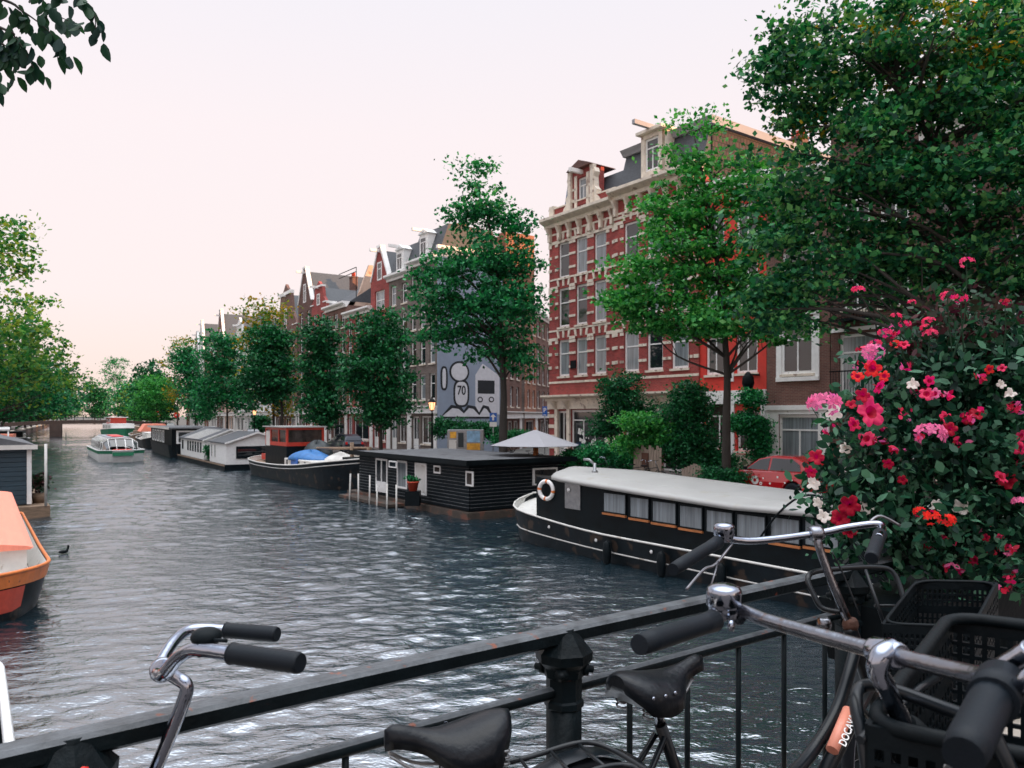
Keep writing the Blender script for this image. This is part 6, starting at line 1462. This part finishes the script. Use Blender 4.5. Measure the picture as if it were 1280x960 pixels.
def bell(parent, c, r, axis=(0, 0, 1), m='chrome'):
    o = MB().lathe([(r * .2, -r * .8), (r * .84, -r * .7), (r * .9, -r * .2), (r * .93, -.12 * r), (r, -.08 * r), (r, .72 * r), (r * .97, .86 * r), (r * .88, 1.0 * r), (r * .6, 1.12 * r), (r * .3, 1.18 * r), (r * .05, 1.2 * r)], 28, c, axis=axis).build('bell', M[m], parent)
    return o
def bicycle(label, sad, clamp, name='parked_bicycle', frame='frame_black', front=True):
    """sad / clamp: world points of saddle top and handlebar clamp"""
    sad, clamp = Vector(sad), Vector(clamp); f = clamp - sad; d = Vector((f.x, f.y, 0)).length; f = Vector((f.x, f.y, 0)).normalized()
    root = Vector((sad.x, sad.y, DECK)) + f * .2; rz = math.atan2(f.y, f.x)
    T = thing(name, label, 'bicycle', root, rz, None); Mi = (Matrix.Translation(root) @ Matrix.Rotation(rz, 4, 'Z')).inverted()
    bpy.context.view_layer.update()
    sl = Mi @ sad; cl = Mi @ clamp; hx_ = cl.x + .06
    ht = Vector((hx_ - .01, 0, .83)); hb = Vector((hx_ + .055, 0, .64)); fa = Vector((hx_ + (.22 if front else .46), 0, .345)); ra = Vector((sl.x - .30, 0, .345)); bb = Vector((sl.x + .2, 0, .29))
    for nm, c in (('front_wheel', fa), ('rear_wheel', ra)):
        w_ = MB().tube([(c.x + .33 * math.cos(a), 0, c.z + .33 * math.sin(a)) for a in [2 * math.pi * k / 40 for k in range(41)]], .02, 8, caps=False).build('wheel', M['rubber'], T)
        MB().tube([(c.x + .305 * math.cos(a), 0, c.z + .305 * math.sin(a)) for a in [2 * math.pi * k / 40 for k in range(41)]], .011, 6, caps=False).build('rim', M['chrome'], w_)
        b = MB()
        for k in range(28):
            a = 2 * math.pi * k / 28; b.tube([(c.x + .018 * math.cos(a + 1.2 * (1 if k % 2 else -1)), (.02 if k % 4 < 2 else -.02), c.z + .018 * math.sin(a + 1.2 * (1 if k % 2 else -1))), (c.x + .3 * math.cos(a), 0, c.z + .3 * math.sin(a))], .0011, 3, caps=False)
        b.build('spokes', M['steel'], w_); MB().lathe([(.012, -.05), (.03, -.03), (.02, -.02), (.02, .02), (.03, .03), (.012, .05)], 12, c, axis=(0, 1, 0)).build('hub', M['steel'], w_)
        lo, hi = (R(20), R(190)) if nm == 'rear_wheel' else (R(40), R(165))
        b = MB(); b.loft([[(c.x + .365 * math.cos(a), -.028, c.z + .365 * math.sin(a)), (c.x + .375 * math.cos(a), 0, c.z + .375 * math.sin(a)), (c.x + .365 * math.cos(a), .028, c.z + .365 * math.sin(a))] for a in [lo + (hi - lo) * k / 16 for k in range(17)]], closed=False, caps=False); b.build('mudguard', M[frame], T)
    b = MB(); st_top = Vector((sl.x + .01, 0, sl.z - .14))
    b.tube([bb, st_top], .016, 10); b.tube([ra + Vector((0, .05, 0)), bb + Vector((-.02, .03, 0))], .010, 8); b.tube([ra + Vector((0, -.05, 0)), bb + Vector((-.02, -.03, 0))], .010, 8)
    b.tube([ra + Vector((0, .05, 0)), st_top + Vector((0, .015, -.03))], .008, 8); b.tube([ra + Vector((0, -.05, 0)), st_top + Vector((0, -.015, -.03))], .008, 8)
    if front: b.tube([ht + Vector((-.0, 0, 0)), hb], .021, 12)
    dt = spline([hb + Vector((-.01, 0, .02)), hb.lerp(bb, .35) + Vector((.01, 0, -.06)), hb.lerp(bb, .7) + Vector((0, 0, -.045)), bb], 6)
    if front: b.tube(dt, .019, 12)
    tt = spline([ht.lerp(hb, .45), ht.lerp(bb, .42) + Vector((-.02, 0, -.08)), ht.lerp(bb, .72) + Vector((-.04, 0, -.03)), bb + Vector((-.03, 0, .16))], 6)
    if front: b.tube(tt, .016, 12)
    b.build('frame', M[frame], T)
    b = MB()
    if not front: hb = hb + Vector((.14, 0, -.05))
    for sy in (-1, 1): b.tube(spline([hb + Vector((.01, sy * .035, -.02)), hb.lerp(fa, .5) + Vector((-.01, sy * .045, 0)), fa + Vector((0, sy * .05, 0))], 5), .011, 8)
    b.tube([hb + Vector((.005, -.045, -.015)), hb + Vector((.005, .045, -.015))], .016, 8); b.build('fork', M[frame], T)
    MB().tube([st_top, Vector((sl.x - .0, 0, sl.z - .07))], .0125, 10).build('seat_post', M['chrome_dull'], T)
    b = MB(); b.lathe([(.09, -.012), (.10, 0), (.09, .012)], 20, bb, axis=(0, 1, 0)); b.tube([bb + Vector((0, -.05, 0)), bb + Vector((.1, -.06, -.14))], .009, 6); b.tube([bb + Vector((0, .05, 0)), bb + Vector((-.1, .06, .14))], .009, 6)
    b.box(bb.x + .06, bb.x + .15, -.16, -.07, bb.z - .155, bb.z - .13); b.box(bb.x - .15, bb.x - .06, .07, .16, bb.z + .13, bb.z + .155); b.build('crank', M['steel'], T)
    b = MB(); ck = [(ra.x, .055), (bb.x, .10)]
    b.prism([(ra.x - .06, ra.z - .04), (ra.x - .06, ra.z + .05), (bb.x, bb.z + .115), (bb.x + .11, bb.z), (bb.x, bb.z - .115)], 'y', -.065, -.05); b.build('chain_case', M[frame], T)
    qt = Vector((cl.x + .005, 0, cl.z - .02)); b = MB()
    b.lathe([(.022, 0), (.024, .01), (.02, .03), (.013, .035)], 14, ht + Vector((0, 0, -.008)), axis=(qt - ht)); b.build('lock_ring', M['chrome_dull'], T)
    return T, Mi
def loc_pts(Mi, pts): return [Mi @ Vector(p) for p in pts]
# bicycle A: chrome bars left of the picture
sA = W(560, 905, 1.50) + Vector((0, 0, 0)); cA = W(207, 833, 1.36)
T, Mi = bicycle('black bicycle with swept back chrome handlebar and foam grips, left of the railing post', sA, cA)
sad = saddle(T, Mi @ sA, (Mi.to_3x3() @ (cA - sA).normalized() * Vector((1, 1, 0)).x) if False else Vector((1, 0.02, 0)).normalized(), .25, .075)
near = [W(207, 836, 1.33), W(201, 846, 1.30), W(214, 832, 1.26), W(233, 813, 1.22), W(250, 811, 1.19), W(290, 817, 1.17)]
far = [W(196, 832, 1.42), W(199, 822, 1.46), W(216, 798, 1.52), W(236, 786, 1.56), W(255, 785, 1.58), W(284, 787, 1.60)]
near = [W(198, 842, 1.30), W(206, 842, 1.265), W(222, 823, 1.235), W(240, 812, 1.21), W(262, 813, 1.19), W(292, 817, 1.17)]
far = [W(198, 838, 1.42), W(202, 826, 1.45), W(217, 802, 1.51), W(234, 789, 1.56), W(255, 786, 1.58), W(285, 788, 1.60)]
b = MB(); b.tube(loc_pts(Mi, spline(near[::-1] + far, 7)), .0115, 14); hbA = b.build('handlebar', M['chrome'], T)
b = MB(); cc = W(203, 837, 1.36); b.lathe([(.019, -.03), (.022, -.02), (.022, .02), (.019, .03)], 16, Mi @ cc, axis=Mi.to_3x3() @ (W(198, 838, 1.42) - W(198, 842, 1.30)))
b.tube(loc_pts(Mi, spline([cc, W(222, 848, 1.37), W(233, 858, 1.37), W(228, 880, 1.37), W(210, 925, 1.38), W(190, 972, 1.39)], 7)), .0125, 12); b.tube(loc_pts(Mi, [W(192, 965, 1.39), W(182, 995, 1.39)]), .019, 12); b.build('handlebar_stem', M['chrome'], T)
grip(hbA, Mi @ W(290, 817, 1.17), Mi @ W(376, 829, 1.12), .0155); grip(hbA, Mi @ W(283, 788, 1.60), Mi @ W(347, 793, 1.57), .0155)
MB().lathe([(.006, -.010), (.020, -.008), (.024, -.001), (.0245, .002), (.022, .009), (.014, .014), (.002, .016)], 20, Mi @ W(258, 797, 1.22)).build('bell', M['black'], hbA); b = MB(); b.tube(loc_pts(Mi, [W(251, 803, 1.2), W(253, 820, 1.2)]), .008, 8); b.tube(loc_pts(Mi, [W(268, 800, 1.2), W(284, 801, 1.2)]), .003, 6); b.build('bell_clamp', M['black'], hbA)
# rear carrier of bicycle A
b = MB(); rk = lambda px, py, Y: Mi @ W(px, py, Y)
b.tube(spline([rk(560, 962, 1.62), rk(640, 952, 1.60), rk(712, 931, 1.62), rk(742, 929, 1.63), rk(770, 940, 1.60), rk(800, 958, 1.52), rk(830, 978, 1.42)], 6), .006, 8)
b.tube(spline([rk(600, 1000, 1.40), rk(700, 985, 1.40), rk(745, 962, 1.44), rk(790, 958, 1.46), rk(815, 985, 1.36)], 6), .006, 8)
for a_, c_ in (((612, 956, 1.60), (640, 994, 1.40)), ((650, 949, 1.60), (680, 988, 1.40)), ((688, 939, 1.61), (722, 975, 1.42)), ((724, 931, 1.62), (760, 962, 1.45))): b.tube([rk(*a_), rk(*c_)], .004, 6)
b.build('rear_carrier', M['frame_black'], T)
# bicycle B: middle, saddle in front of the railing
sB = W(822, 838, 1.95); cB = W(1020, 667, 2.40)
T, Mi = bicycle('black bicycle with rusty chrome stem, brown riveted saddle support and front carrier, middle one'.replace('brown riveted saddle support and ', 'riveted leather saddle and '), sB, cB, front=False)
saddle(T, Mi @ (sB + Vector((.01, .0, .004))), Vector((1, .0, 0)), .32, .092)
bar = [W(905, 674, 2.32), W(945, 676, 2.36), W(1020, 667, 2.40), W(1060, 659, 2.40), W(1097, 655, 2.38)]
b = MB(); b.tube(loc_pts(Mi, spline([W(868, 695, 2.15), W(893, 679, 2.27)] + bar + [W(1103, 662, 2.34), W(1098, 672, 2.24)], 6)), .0115, 14); h_ = b.build('handlebar', M['chrome'], T)
grip(h_, Mi @ W(897, 678, 2.28), Mi @ W(841, 712, 2.02), .0185, False); grip(h_, Mi @ W(1100, 668, 2.30), Mi @ W(1089, 698, 2.12), .0185, True)
bell(h_, Mi @ W(905, 668, 2.31), .031); b = MB(); b.tube(loc_pts(Mi, spline([W(915, 680, 2.3), W(895, 705, 2.26), W(880, 712, 2.24), W(858, 737, 2.18)], 5)), .0045, 6); b.tube(loc_pts(Mi, [W(898, 702, 2.26), W(888, 735, 2.2)]), .003, 6); b.build('brake_lever', M['lever'], h_); b = MB(); b.tube(loc_pts(Mi, spline([W(1085, 655, 2.42), W(1100, 645, 2.44), W(1125, 657, 2.44)], 5)), .005, 6); b.build('brake_lever', M['lever'], h_)
b = MB(); b.tube(loc_pts(Mi, spline([W(1022, 668, 2.40), W(1024, 684, 2.39), W(1037, 720, 2.38), W(1052, 757, 2.37), W(1062, 780, 2.37)], 6)), .013, 12); b.lathe([(.021, -.02), (.024, -.01), (.024, .01), (.021, .02)], 14, Mi @ W(1020, 667, 2.40), axis=Mi.to_3x3() @ Vector((1, 0, .05)))
b.build('handlebar_stem', M['chrome_dull'], T)
b = MB(); b.lathe([(.022, 0), (.025, .012), (.022, .026), (.016, .034)], 14, Mi @ W(1063, 786, 2.37)); b.build('headset', M['rust'], T)
b = MB(); b.tube(loc_pts(Mi, spline([W(1062, 785, 2.37), W(1074, 818, 2.36), W(1092, 870, 2.35), W(1110, 930, 2.33)], 5)), .022, 12)
b.tube(loc_pts(Mi, spline([W(1072, 800, 2.36), W(1062, 838, 2.3), W(1045, 890, 2.24), W(1015, 940, 2.15), W(975, 985, 2.0)], 6)), .018, 12)
b.tube(loc_pts(Mi, [W(1090, 850, 2.34), W(1062, 905, 2.24), W(1028, 972, 2.1)]), .021, 12); b.build('head_tubes', M['frame_black'], T)
b = MB(); b.tube(loc_pts(Mi, [W(1061, 888, 2.225), W(1040, 938, 2.13)]), .0175, 12); dec = b.build('salmon_decal', mat('salmon decal', (.85, .32, .22), .35, 0, .1, 5), T)
da, dc = Mi @ W(1068, 893, 2.19), Mi @ W(1050, 940, 2.09); xa_ = (da - dc).normalized(); vn = (Mi @ Vector((0, 0, EYE)) - (da + dc) / 2).normalized(); za_ = (vn - xa_ * vn.dot(xa_)).normalized(); ya_ = za_.cross(xa_)
Mt = Matrix((( xa_.x, ya_.x, za_.x, 0), (xa_.y, ya_.y, za_.y, 0), (xa_.z, ya_.z, za_.z, 0), (0, 0, 0, 1))); Mt.translation = (da + dc) / 2 + za_ * .012
text_mesh('DOCAVA', .028, M['white'], T, Mt, 'frame_lettering', .0005, .0004)
b = MB(); fr = lambda px, py, Y: Mi @ W(px, py, Y)
b.tube(spline([fr(1050, 765, 2.36), fr(1028, 760, 2.38), (fr(1018, 745, 2.4)), fr(1010, 722, 2.44), fr(1028, 713, 2.5), fr(1095, 709, 2.55), fr(1118, 718, 2.55), fr(1132, 755, 2.5), fr(1150, 797, 2.45)], 6), .009, 8)
b.tube([fr(1082, 712, 2.5), fr(1110, 795, 2.4)], .006, 6); b.tube([fr(1093, 757, 2.45), fr(1130, 757, 2.45)], .005, 6); b.tube([fr(1110, 800, 2.42), fr(1152, 800, 2.42)], .006, 6); b.tube(spline([fr(1040, 690, 2.45), fr(1055, 720, 2.44), fr(1075, 770, 2.4)], 4), .003, 5)
b.build('front_carrier', M['frame_black'], T)
# bicycle C: nearest at the right
clC = W(1105, 822, 1.02); sC = clC - Vector((.9, .43, 0)).normalized() * .60; sC.z = clC.z - .22
T, Mi = bicycle('nearest bicycle with thick grips, chrome bell and straight chrome handlebar, at the lower right', sC, clC)
saddle(T, Mi @ sC, Vector((1, 0, 0)), .27, .085)
bar = [W(882, 776, 1.26), W(905, 768, 1.28), W(925, 763, 1.27), W(960, 776, 1.21), W(1020, 793, 1.12), W(1105, 816, 1.01), W(1180, 835, .91), W(1215, 843, .865), W(1236, 848, .83)]
b = MB(); b.tube(loc_pts(Mi, spline(bar + [W(1246, 862, .79)], 6)), .0112, 16); h_ = b.build('handlebar', M['chrome_dull'], T)
grip(h_, Mi @ W(892, 776, 1.23), Mi @ W(799, 806, 1.06), .0160, False); grip(h_, Mi @ W(1243, 866, .76), Mi @ W(1204, 945, .66), .0190, False)
b = MB(); b.tube(loc_pts(Mi, [W(1252, 852, .79), W(1240, 876, .745)]), .0235, 18); b.build('grip_collar', M['rubber'], h_)
b = MB(); b.tube(loc_pts(Mi, spline([W(1236, 845, .82), W(1262, 830, .80), W(1290, 812, .78)], 5)), .011, 10); b.build('brake_lever', M['chrome'], h_); b = MB(); b.tube(loc_pts(Mi, [W(1262, 868, .76), W(1300, 838, .72)]), .009, 8); b.build('brake_lever', M['chrome'], h_)
bell(h_, Mi @ W(905, 755, 1.27), .029); b = MB(); b.lathe([(.012, -.012), (.016, 0), (.012, .012)], 12, Mi @ W(920, 770, 1.27), axis=Mi.to_3x3() @ Vector((.3, -1, 0))); b.lathe([(.003, 0), (.007, .01), (.004, .018)], 8, Mi @ W(914, 775, 1.24), axis=(0, 0, -1)); b.build('bell_clamp', M['chrome'], h_)
b = MB(); b.tube(loc_pts(Mi, spline([W(1117, 810, 1.0), W(1103, 818, .99), W(1097, 838, .99), W(1108, 860, 1.0), W(1126, 898, 1.02), W(1134, 915, 1.03)], 6)), [.0135] * 6 + [.0145] * 6 + [.0135] * 6 + [.0122] * 13, 14)
b.lathe([(.015, -.026), (.0180, -.020), (.0185, .020), (.015, .026)], 16, Mi @ W(1108, 816, 1.008), axis=Mi.to_3x3() @ (W(1180, 835, .91) - W(1020, 793, 1.12))); b.build('handlebar_stem', M['chrome'], T)
b = MB(); ax = Mi.to_3x3() @ (W(1134, 915, 1.03) - W(1108, 860, 1.0)).normalized(); b.lathe([(.015, -.01), (.022, .0), (.026, .015), (.03, .03), (.034, .05), (.034, .09), (.022, .1), (.022, .3)], 18, Mi @ W(1133, 910, 1.03), axis=ax); b.build('headset', M['black'], T)
b = MB(); b.lathe([(.035, .055), (.0355, .06), (.0355, .075), (.035, .08)], 18, Mi @ W(1133, 910, 1.03), axis=ax); b.build('headset_ring', M['steel'], T)
b = MB(); b.tube(loc_pts(Mi, spline([W(1088, 990, 1.0), W(1080, 930, 1.02), W(1070, 880, 1.05), W(1078, 858, 1.08), W(1110, 860, 1.05), W(1180, 885, .98), W(1235, 905, .92)], 7)), .009, 10); b.tube(loc_pts(Mi, [W(1075, 925, 1.0), W(1150, 860, 1.15), W(1175, 845, 1.2)]), .006, 8); b.tube(loc_pts(Mi, spline([W(1235, 905, .92), W(1262, 960, .9), W(1275, 1000, .9)], 4)), .009, 8)
b.build('front_carrier', M['frame_black'], T)
# crates
def crate(label, K, e1, e2, depth=.27, rim=.011):
    K, e1, e2 = Vector(K), Vector(e1), Vector(e2); T = thing('plastic_crate', label, 'crate', K + (e1 + e2) / 2 - Vector((0, 0, depth)), 0); o_ = T.location.copy()
    def quadwall(mb, a, c, rows, cols):
        """wall from a to c (top corners) pierced by slots"""
        t_ = .004; d_ = (c - a); nrm = d_.cross(Vector((0, 0, 1))).normalized() * t_
        def cell(u0, u1, v0, v1):
            p = [a + d_ * u0 - Vector((0, 0, depth * v0)), a + d_ * u1 - Vector((0, 0, depth * v0)), a + d_ * u1 - Vector((0, 0, depth * v1)), a + d_ * u0 - Vector((0, 0, depth * v1))]
            vs = [x_ - nrm - o_ for x_ in p] + [x_ + nrm - o_ for x_ in p]
            mb.add(vs, [(0, 1, 2, 3), (7, 6, 5, 4), (0, 4, 5, 1), (1, 5, 6, 2), (2, 6, 7, 3), (3, 7, 4, 0)])
        v = 0
        for r_ in range(rows):
            v0, v1 = r_ / rows, (r_ + 1) / rows; solid = (r_ == 0 or r_ == rows - 1 or r_ % 5 == 4)
            if solid: cell(0, 1, v0, v1); continue
            cell(0, 1, v0, v0 + .3 / rows)
            for q in range(cols):
                u0 = q / cols; cell(u0, u0 + .42 / cols, v0 + .3 / rows, v1)
            cell(1 - .2 / cols, 1, v0 + .3 / rows, v1)
    A, B_, C_, D_ = K, K + e1, K + e1 + e2, K + e2; w_ = MB()
    for a, c in ((A, B_), (B_, C_), (C_, D_), (D_, A)): quadwall(w_, a, c, 12, 22 if (c - a).length > .4 else 16)
    w_.build('wall', M['plastic'], T)
    cn = [A, B_, C_, D_]; path = []
    for i in range(4):
        p, q, r_ = cn[i - 1], cn[i], cn[(i + 1) % 4]; path += bez(q + (p - q).normalized() * .05, q + (p - q).normalized() * .02, q + (r_ - q).normalized() * .02, q + (r_ - q).normalized() * .05, 5)
    path.append(path[0]); b = MB(); b.tube([p - o_ for p in path], rim, 8, caps=False); b.build('rim', M['plastic'], T)
    b = MB(); bt = [x_ - o_ - Vector((0, 0, depth)) for x_ in cn]; b.add(bt + [x_ + Vector((0, 0, .005)) for x_ in bt], [(0, 1, 2, 3), (7, 6, 5, 4), (0, 4, 5, 1), (1, 5, 6, 2), (2, 6, 7, 3), (3, 7, 4, 0)]); b.build('floor', M['plastic'], T)
    return T
K = W(1188, 770, 1.42); crate('big black pierced plastic crate on the front carrier of the nearest bicycle', K, W(1085, 905, 1.0) - K, Vector((.36, -.235, -.0)))
K = W(1246, 728, 2.25); crate('second black plastic crate, behind the big one and under the flowers', K, W(1216, 784, 1.98) - K, Vector((-.20, .07, -.01)), .22, rim=.005)

# ------------------------------------------------------------------ flower basket on the railing
FB = P(SB, 3.35, 3.3); T = thing('flower_basket', 'railing planter overflowing with red and pink petunias and geraniums', 'flower basket', FB)
b = MB(); u_, v_ = nn, dd
def lp(n, s, z): return (nn * n + dd * s + Vector((0, 0, z)))
b.loft([[lp(x, -.16, -.2), lp(x, -.2, .02), lp(x, .12, .02), lp(x, .08, -.2)] for x in (-.75, .9)], smooth=False); b.build('planter', M['black'], T)
rng = np.random.default_rng(21)
def lob(px, py, Y, r, rz_=None): c = W(px, py, Y) - FB; return (c.x, c.y, c.z, r, r, rz_ or r)
lobes = [lob(1165, 560, 3.1, .40, .42), lob(1122, 530, 3.0, .24, .26), lob(1085, 590, 2.95, .22, .30), lob(1250, 550, 3.2, .42, .48), lob(1180, 470, 3.15, .34, .26), lob(1160, 460, 3.05, .18, .18), lob(1240, 440, 3.2, .3, .2), lob(1120, 660, 2.95, .28, .2), lob(1200, 680, 2.95, .34, .2), lob(1045, 590, 2.95, .10, .16), lob(1290, 640, 3.1, .35, .35), lob(1330, 520, 3.3, .45, .5), lob(1055, 640, 2.9, .12, .12)]
cl, C = crown_points(lobes, 1100, 18, .05, rng, .8, .1)
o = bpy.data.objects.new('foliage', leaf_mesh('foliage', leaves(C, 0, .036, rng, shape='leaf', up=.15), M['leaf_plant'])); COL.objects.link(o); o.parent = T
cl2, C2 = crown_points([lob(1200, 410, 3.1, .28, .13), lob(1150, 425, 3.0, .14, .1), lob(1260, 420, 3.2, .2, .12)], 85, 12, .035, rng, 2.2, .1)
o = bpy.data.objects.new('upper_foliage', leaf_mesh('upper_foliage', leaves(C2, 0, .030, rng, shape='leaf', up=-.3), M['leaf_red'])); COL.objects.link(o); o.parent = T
st = MB()
for q in C[rng.permutation(len(C))[:260]]:
    a = Vector(q); st.tube([a, a * .8 + Vector((0, 0, -.05))], .0016, 3, caps=False)
tag(st.build('stems', M['leaf_plant'], T), kind='stuff')
eye = Vector((0, 0, EYE)) - FB
def petunia(c, r, m, seed):
    rr_ = random.Random(seed); d = (eye - c).normalized() * .9 + Vector((rr_.uniform(-.8, .8), rr_.uniform(-.3, .3), rr_.uniform(-.3, .8))); d.normalize(); q = Vector((0, 0, 1)).rotation_difference(d).to_matrix(); b = MB()
    N_ = 40; rings = []; ph = [rr_.uniform(0, 6) for _ in range(4)]; wilt = rr_.uniform(.04, .2) if m != 'petalwhite' else rr_.uniform(.3, .6)
    for (f, z) in ((.05, -1.1), (.10, -.6), (.2, -.25), (.42, -.06), (.72, .02), (.94, .0), (1.0, -.05)):
        row = []
        for k in range(N_):
            a = 2 * math.pi * k / N_; w_ = max(0, f - .3)
            lobe = 1 - .34 * abs(math.cos(2.5 * a)) ** 7 * min(1, w_ * 1.6) + .05 * math.sin(3 * a + ph[0]) * w_
            zz = z + w_ * (.10 * math.sin(10 * a + ph[1]) + .12 * math.sin(3 * a + ph[2]) + wilt * math.sin(2 * a + ph[3])) - .10 * abs(math.cos(2.5 * a)) ** 4 * w_
            row.append(c + q @ Vector((r * f * lobe * math.cos(a) * (1 - wilt * .3), r * f * lobe * math.sin(a), r * zz)))
        rings.append(row)
    b.loft(rings, caps=False)
    for i, f in enumerate(b.f): b.m[i] = 1 if i < N_ * 3 else 0
    return b.build('petunia', [M[m], M['crimson' if m != 'petalwhite' else 'petalwhite']], T)
def geranium(c, r, m, seed, n_=17):
    rr_ = random.Random(seed); b = MB()
    for k in range(n_):
        d = Vector((rr_.gauss(0, 1), rr_.gauss(0, 1), rr_.gauss(0, .8) + .5)).normalized() + (eye - c).normalized() * .6; d.normalize(); c2 = c + Vector((d.x * r, d.y * r, d.z * r * .62)); q = Vector((0, 0, 1)).rotation_difference(d).to_matrix(); ph = rr_.random() * 6
        for j in range(5):
            a = ph + 2 * math.pi * j / 5; u = q @ Vector((math.cos(a), math.sin(a), .12)); w_ = q @ Vector((-math.sin(a), math.cos(a), 0)); L_ = r * .42
            b.add([c2, c2 + u * L_ * .55 + w_ * L_ * .33, c2 + u * L_, c2 + u * L_ * .55 - w_ * L_ * .33], [(0, 1, 2, 3)])
    return b.build('geranium_head', M[m], T)
def wl_(px, py, Y): return W(px, py, Y) - FB
fl = [(1090, 515, 19, 'pink'), (1083, 548, 11, 'pink'), (1100, 484, 9, 'hotpink'), (1090, 461, 11, 'scarlet'), (1078, 494, 9, 'crimson'), (1064, 505, 7, 'crimson'), (1068, 530, 9, 'hotpink'), (1020, 571, 10, 'crimson'), (1013, 590, 8, 'crimson'), (1062, 632, 13, 'crimson'), (1050, 648, 12, 'crimson'), (1062, 664, 9, 'crimson'),
      (1158, 492, 9, 'pink'), (1140, 480, 8, 'petalwhite'), (1168, 492, 8, 'lightpink'), (1183, 522, 9, 'hotpink'), (1187, 536, 9, 'crimson'), (1222, 516, 10, 'crimson'), (1210, 524, 8, 'crimson'), (1260, 600, 12, 'crimson'), (1252, 596, 9, 'hotpink'), (1274, 560, 9, 'hotpink'), (1277, 545, 8, 'pink'), (1272, 625, 7, 'hotpink'), (1162, 476, 7, 'hotpink'), (1252, 460, 6, 'pink'), (1237, 462, 6, 'scarlet'), (1130, 430, 7, 'hotpink'), (1105, 470, 7, 'scarlet'), (1072, 470, 8, 'scarlet'),
      (1042, 516, 11, 'petalwhite'), (1056, 560, 8, 'petalwhite'), (1016, 604, 9, 'petalwhite'), (1202, 634, 12, 'petalwhite'), (1172, 632, 9, 'petalwhite'), (1083, 634, 10, 'petalwhite'), (1262, 492, 8, 'petalwhite'), (1252, 480, 6, 'petalwhite'), (1030, 645, 9, 'petalwhite'), (1022, 628, 7, 'petalwhite'), (1110, 580, 7, 'crimson'), (1128, 600, 6, 'crimson'), (1240, 690, 6, 'crimson'), (1218, 700, 6, 'hotpink'), (1262, 720, 6, 'crimson'), (1232, 672, 5, 'crimson')]
for i, (px, py, r_, m_) in enumerate(fl):
    Y = (2.73 if px < 1200 else 2.80) + (i % 4) * .03; petunia(wl_(px, py, Y), 1.05 * r_ / F * Y, m_, i)
for i, (px, py, r_, m_) in enumerate([(1031, 505, 20, 'lightpink'), (1162, 543, 19, 'lightpink'), (1162, 647, 13, 'scarlet'), (1183, 650, 11, 'scarlet'), (1276, 628, 10, 'lightpink'), (1090, 440, 14, 'lightpink'), (1150, 640, 9, 'scarlet')]): geranium(wl_(px, py, 2.70), r_ / F * 2.7, m_, 50 + i, 15 if r_ > 15 else 11)
_, C3 = crown_points([lob(1130, 500, 2.85, .34, .3), lob(1230, 560, 2.9, .34, .45), lob(1100, 600, 2.8, .25, .3), lob(1200, 690, 2.85, .3, .12)], 34, 2.2, .012, rng, .8, .3)
for nm_, mm, C4 in (('small_blossom', 'hotpink', C3[::3]), ('small_blossom', 'lightpink', C3[1::3]), ('faded_blossom', 'crimson', C3[2::3])):
    o = bpy.data.objects.new(nm_, leaf_mesh(nm_, leaves(np.repeat(C4, 3, 0) + rng.normal(size=(len(C4) * 3, 3)) * .006, 0, .020, rng, shape='leaf', up=0), M[mm])); COL.objects.link(o); o.parent = T; tag(o, kind='stuff')
# tall spikes with loose pink flowers
def spike(pts, heads, i):
    b = MB(); P_ = spline([wl_(*p) for p in pts], 6); b.tube(P_, [.0035 * (1 - .6 * k / len(P_)) for k in range(len(P_))], 5); s_ = b.build('flower_stem', M['leaf_red'], T)
    for j, (px, py, r_, m_) in enumerate(heads):
        g_ = geranium(wl_(px, py, pts[0][2] - .01), r_ / F * pts[0][2], m_, 90 + i * 10 + j, 9); g_.parent = s_
spike([(1190, 450, 2.85), (1205, 400, 2.85), (1208, 360, 2.85), (1208, 330, 2.85)], [(1208, 328, 9, 'pink')], 0)
spike([(1135, 430, 2.85), (1110, 400, 2.85), (1085, 380, 2.85), (1072, 362, 2.85)], [(1072, 364, 9, 'hotpink')], 1)
spike([(1160, 450, 2.85), (1162, 420, 2.85), (1160, 395, 2.85)], [(1161, 402, 8, 'hotpink'), (1163, 418, 9, 'pink'), (1157, 410, 7, 'hotpink')], 2)
spike([(1190, 440, 2.85), (1186, 400, 2.85), (1184, 368, 2.85)], [(1184, 370, 8, 'hotpink')], 3)
spike([(1205, 440, 2.85), (1202, 400, 2.85), (1201, 373, 2.85)], [(1201, 373, 8, 'hotpink')], 4)
spike([(1255, 440, 2.85), (1257, 410, 2.85), (1256, 378, 2.85)], [(1256, 378, 7, 'crimson')], 5)
spike([(1130, 450, 2.85), (1125, 420, 2.85), (1120, 395, 2.85)], [(1120, 396, 7, 'hotpink'), (1131, 405, 7, 'hotpink'), (1140, 378, 5, 'hotpink')], 6)
spike([(1110, 450, 2.85), (1108, 430, 2.85), (1106, 415, 2.85)], [(1106, 417, 9, 'pink'), (1094, 430, 8, 'pink'), (1120, 430, 7, 'scarlet')], 7)
# dark hanging growth and stray crate rail to the right of the planter
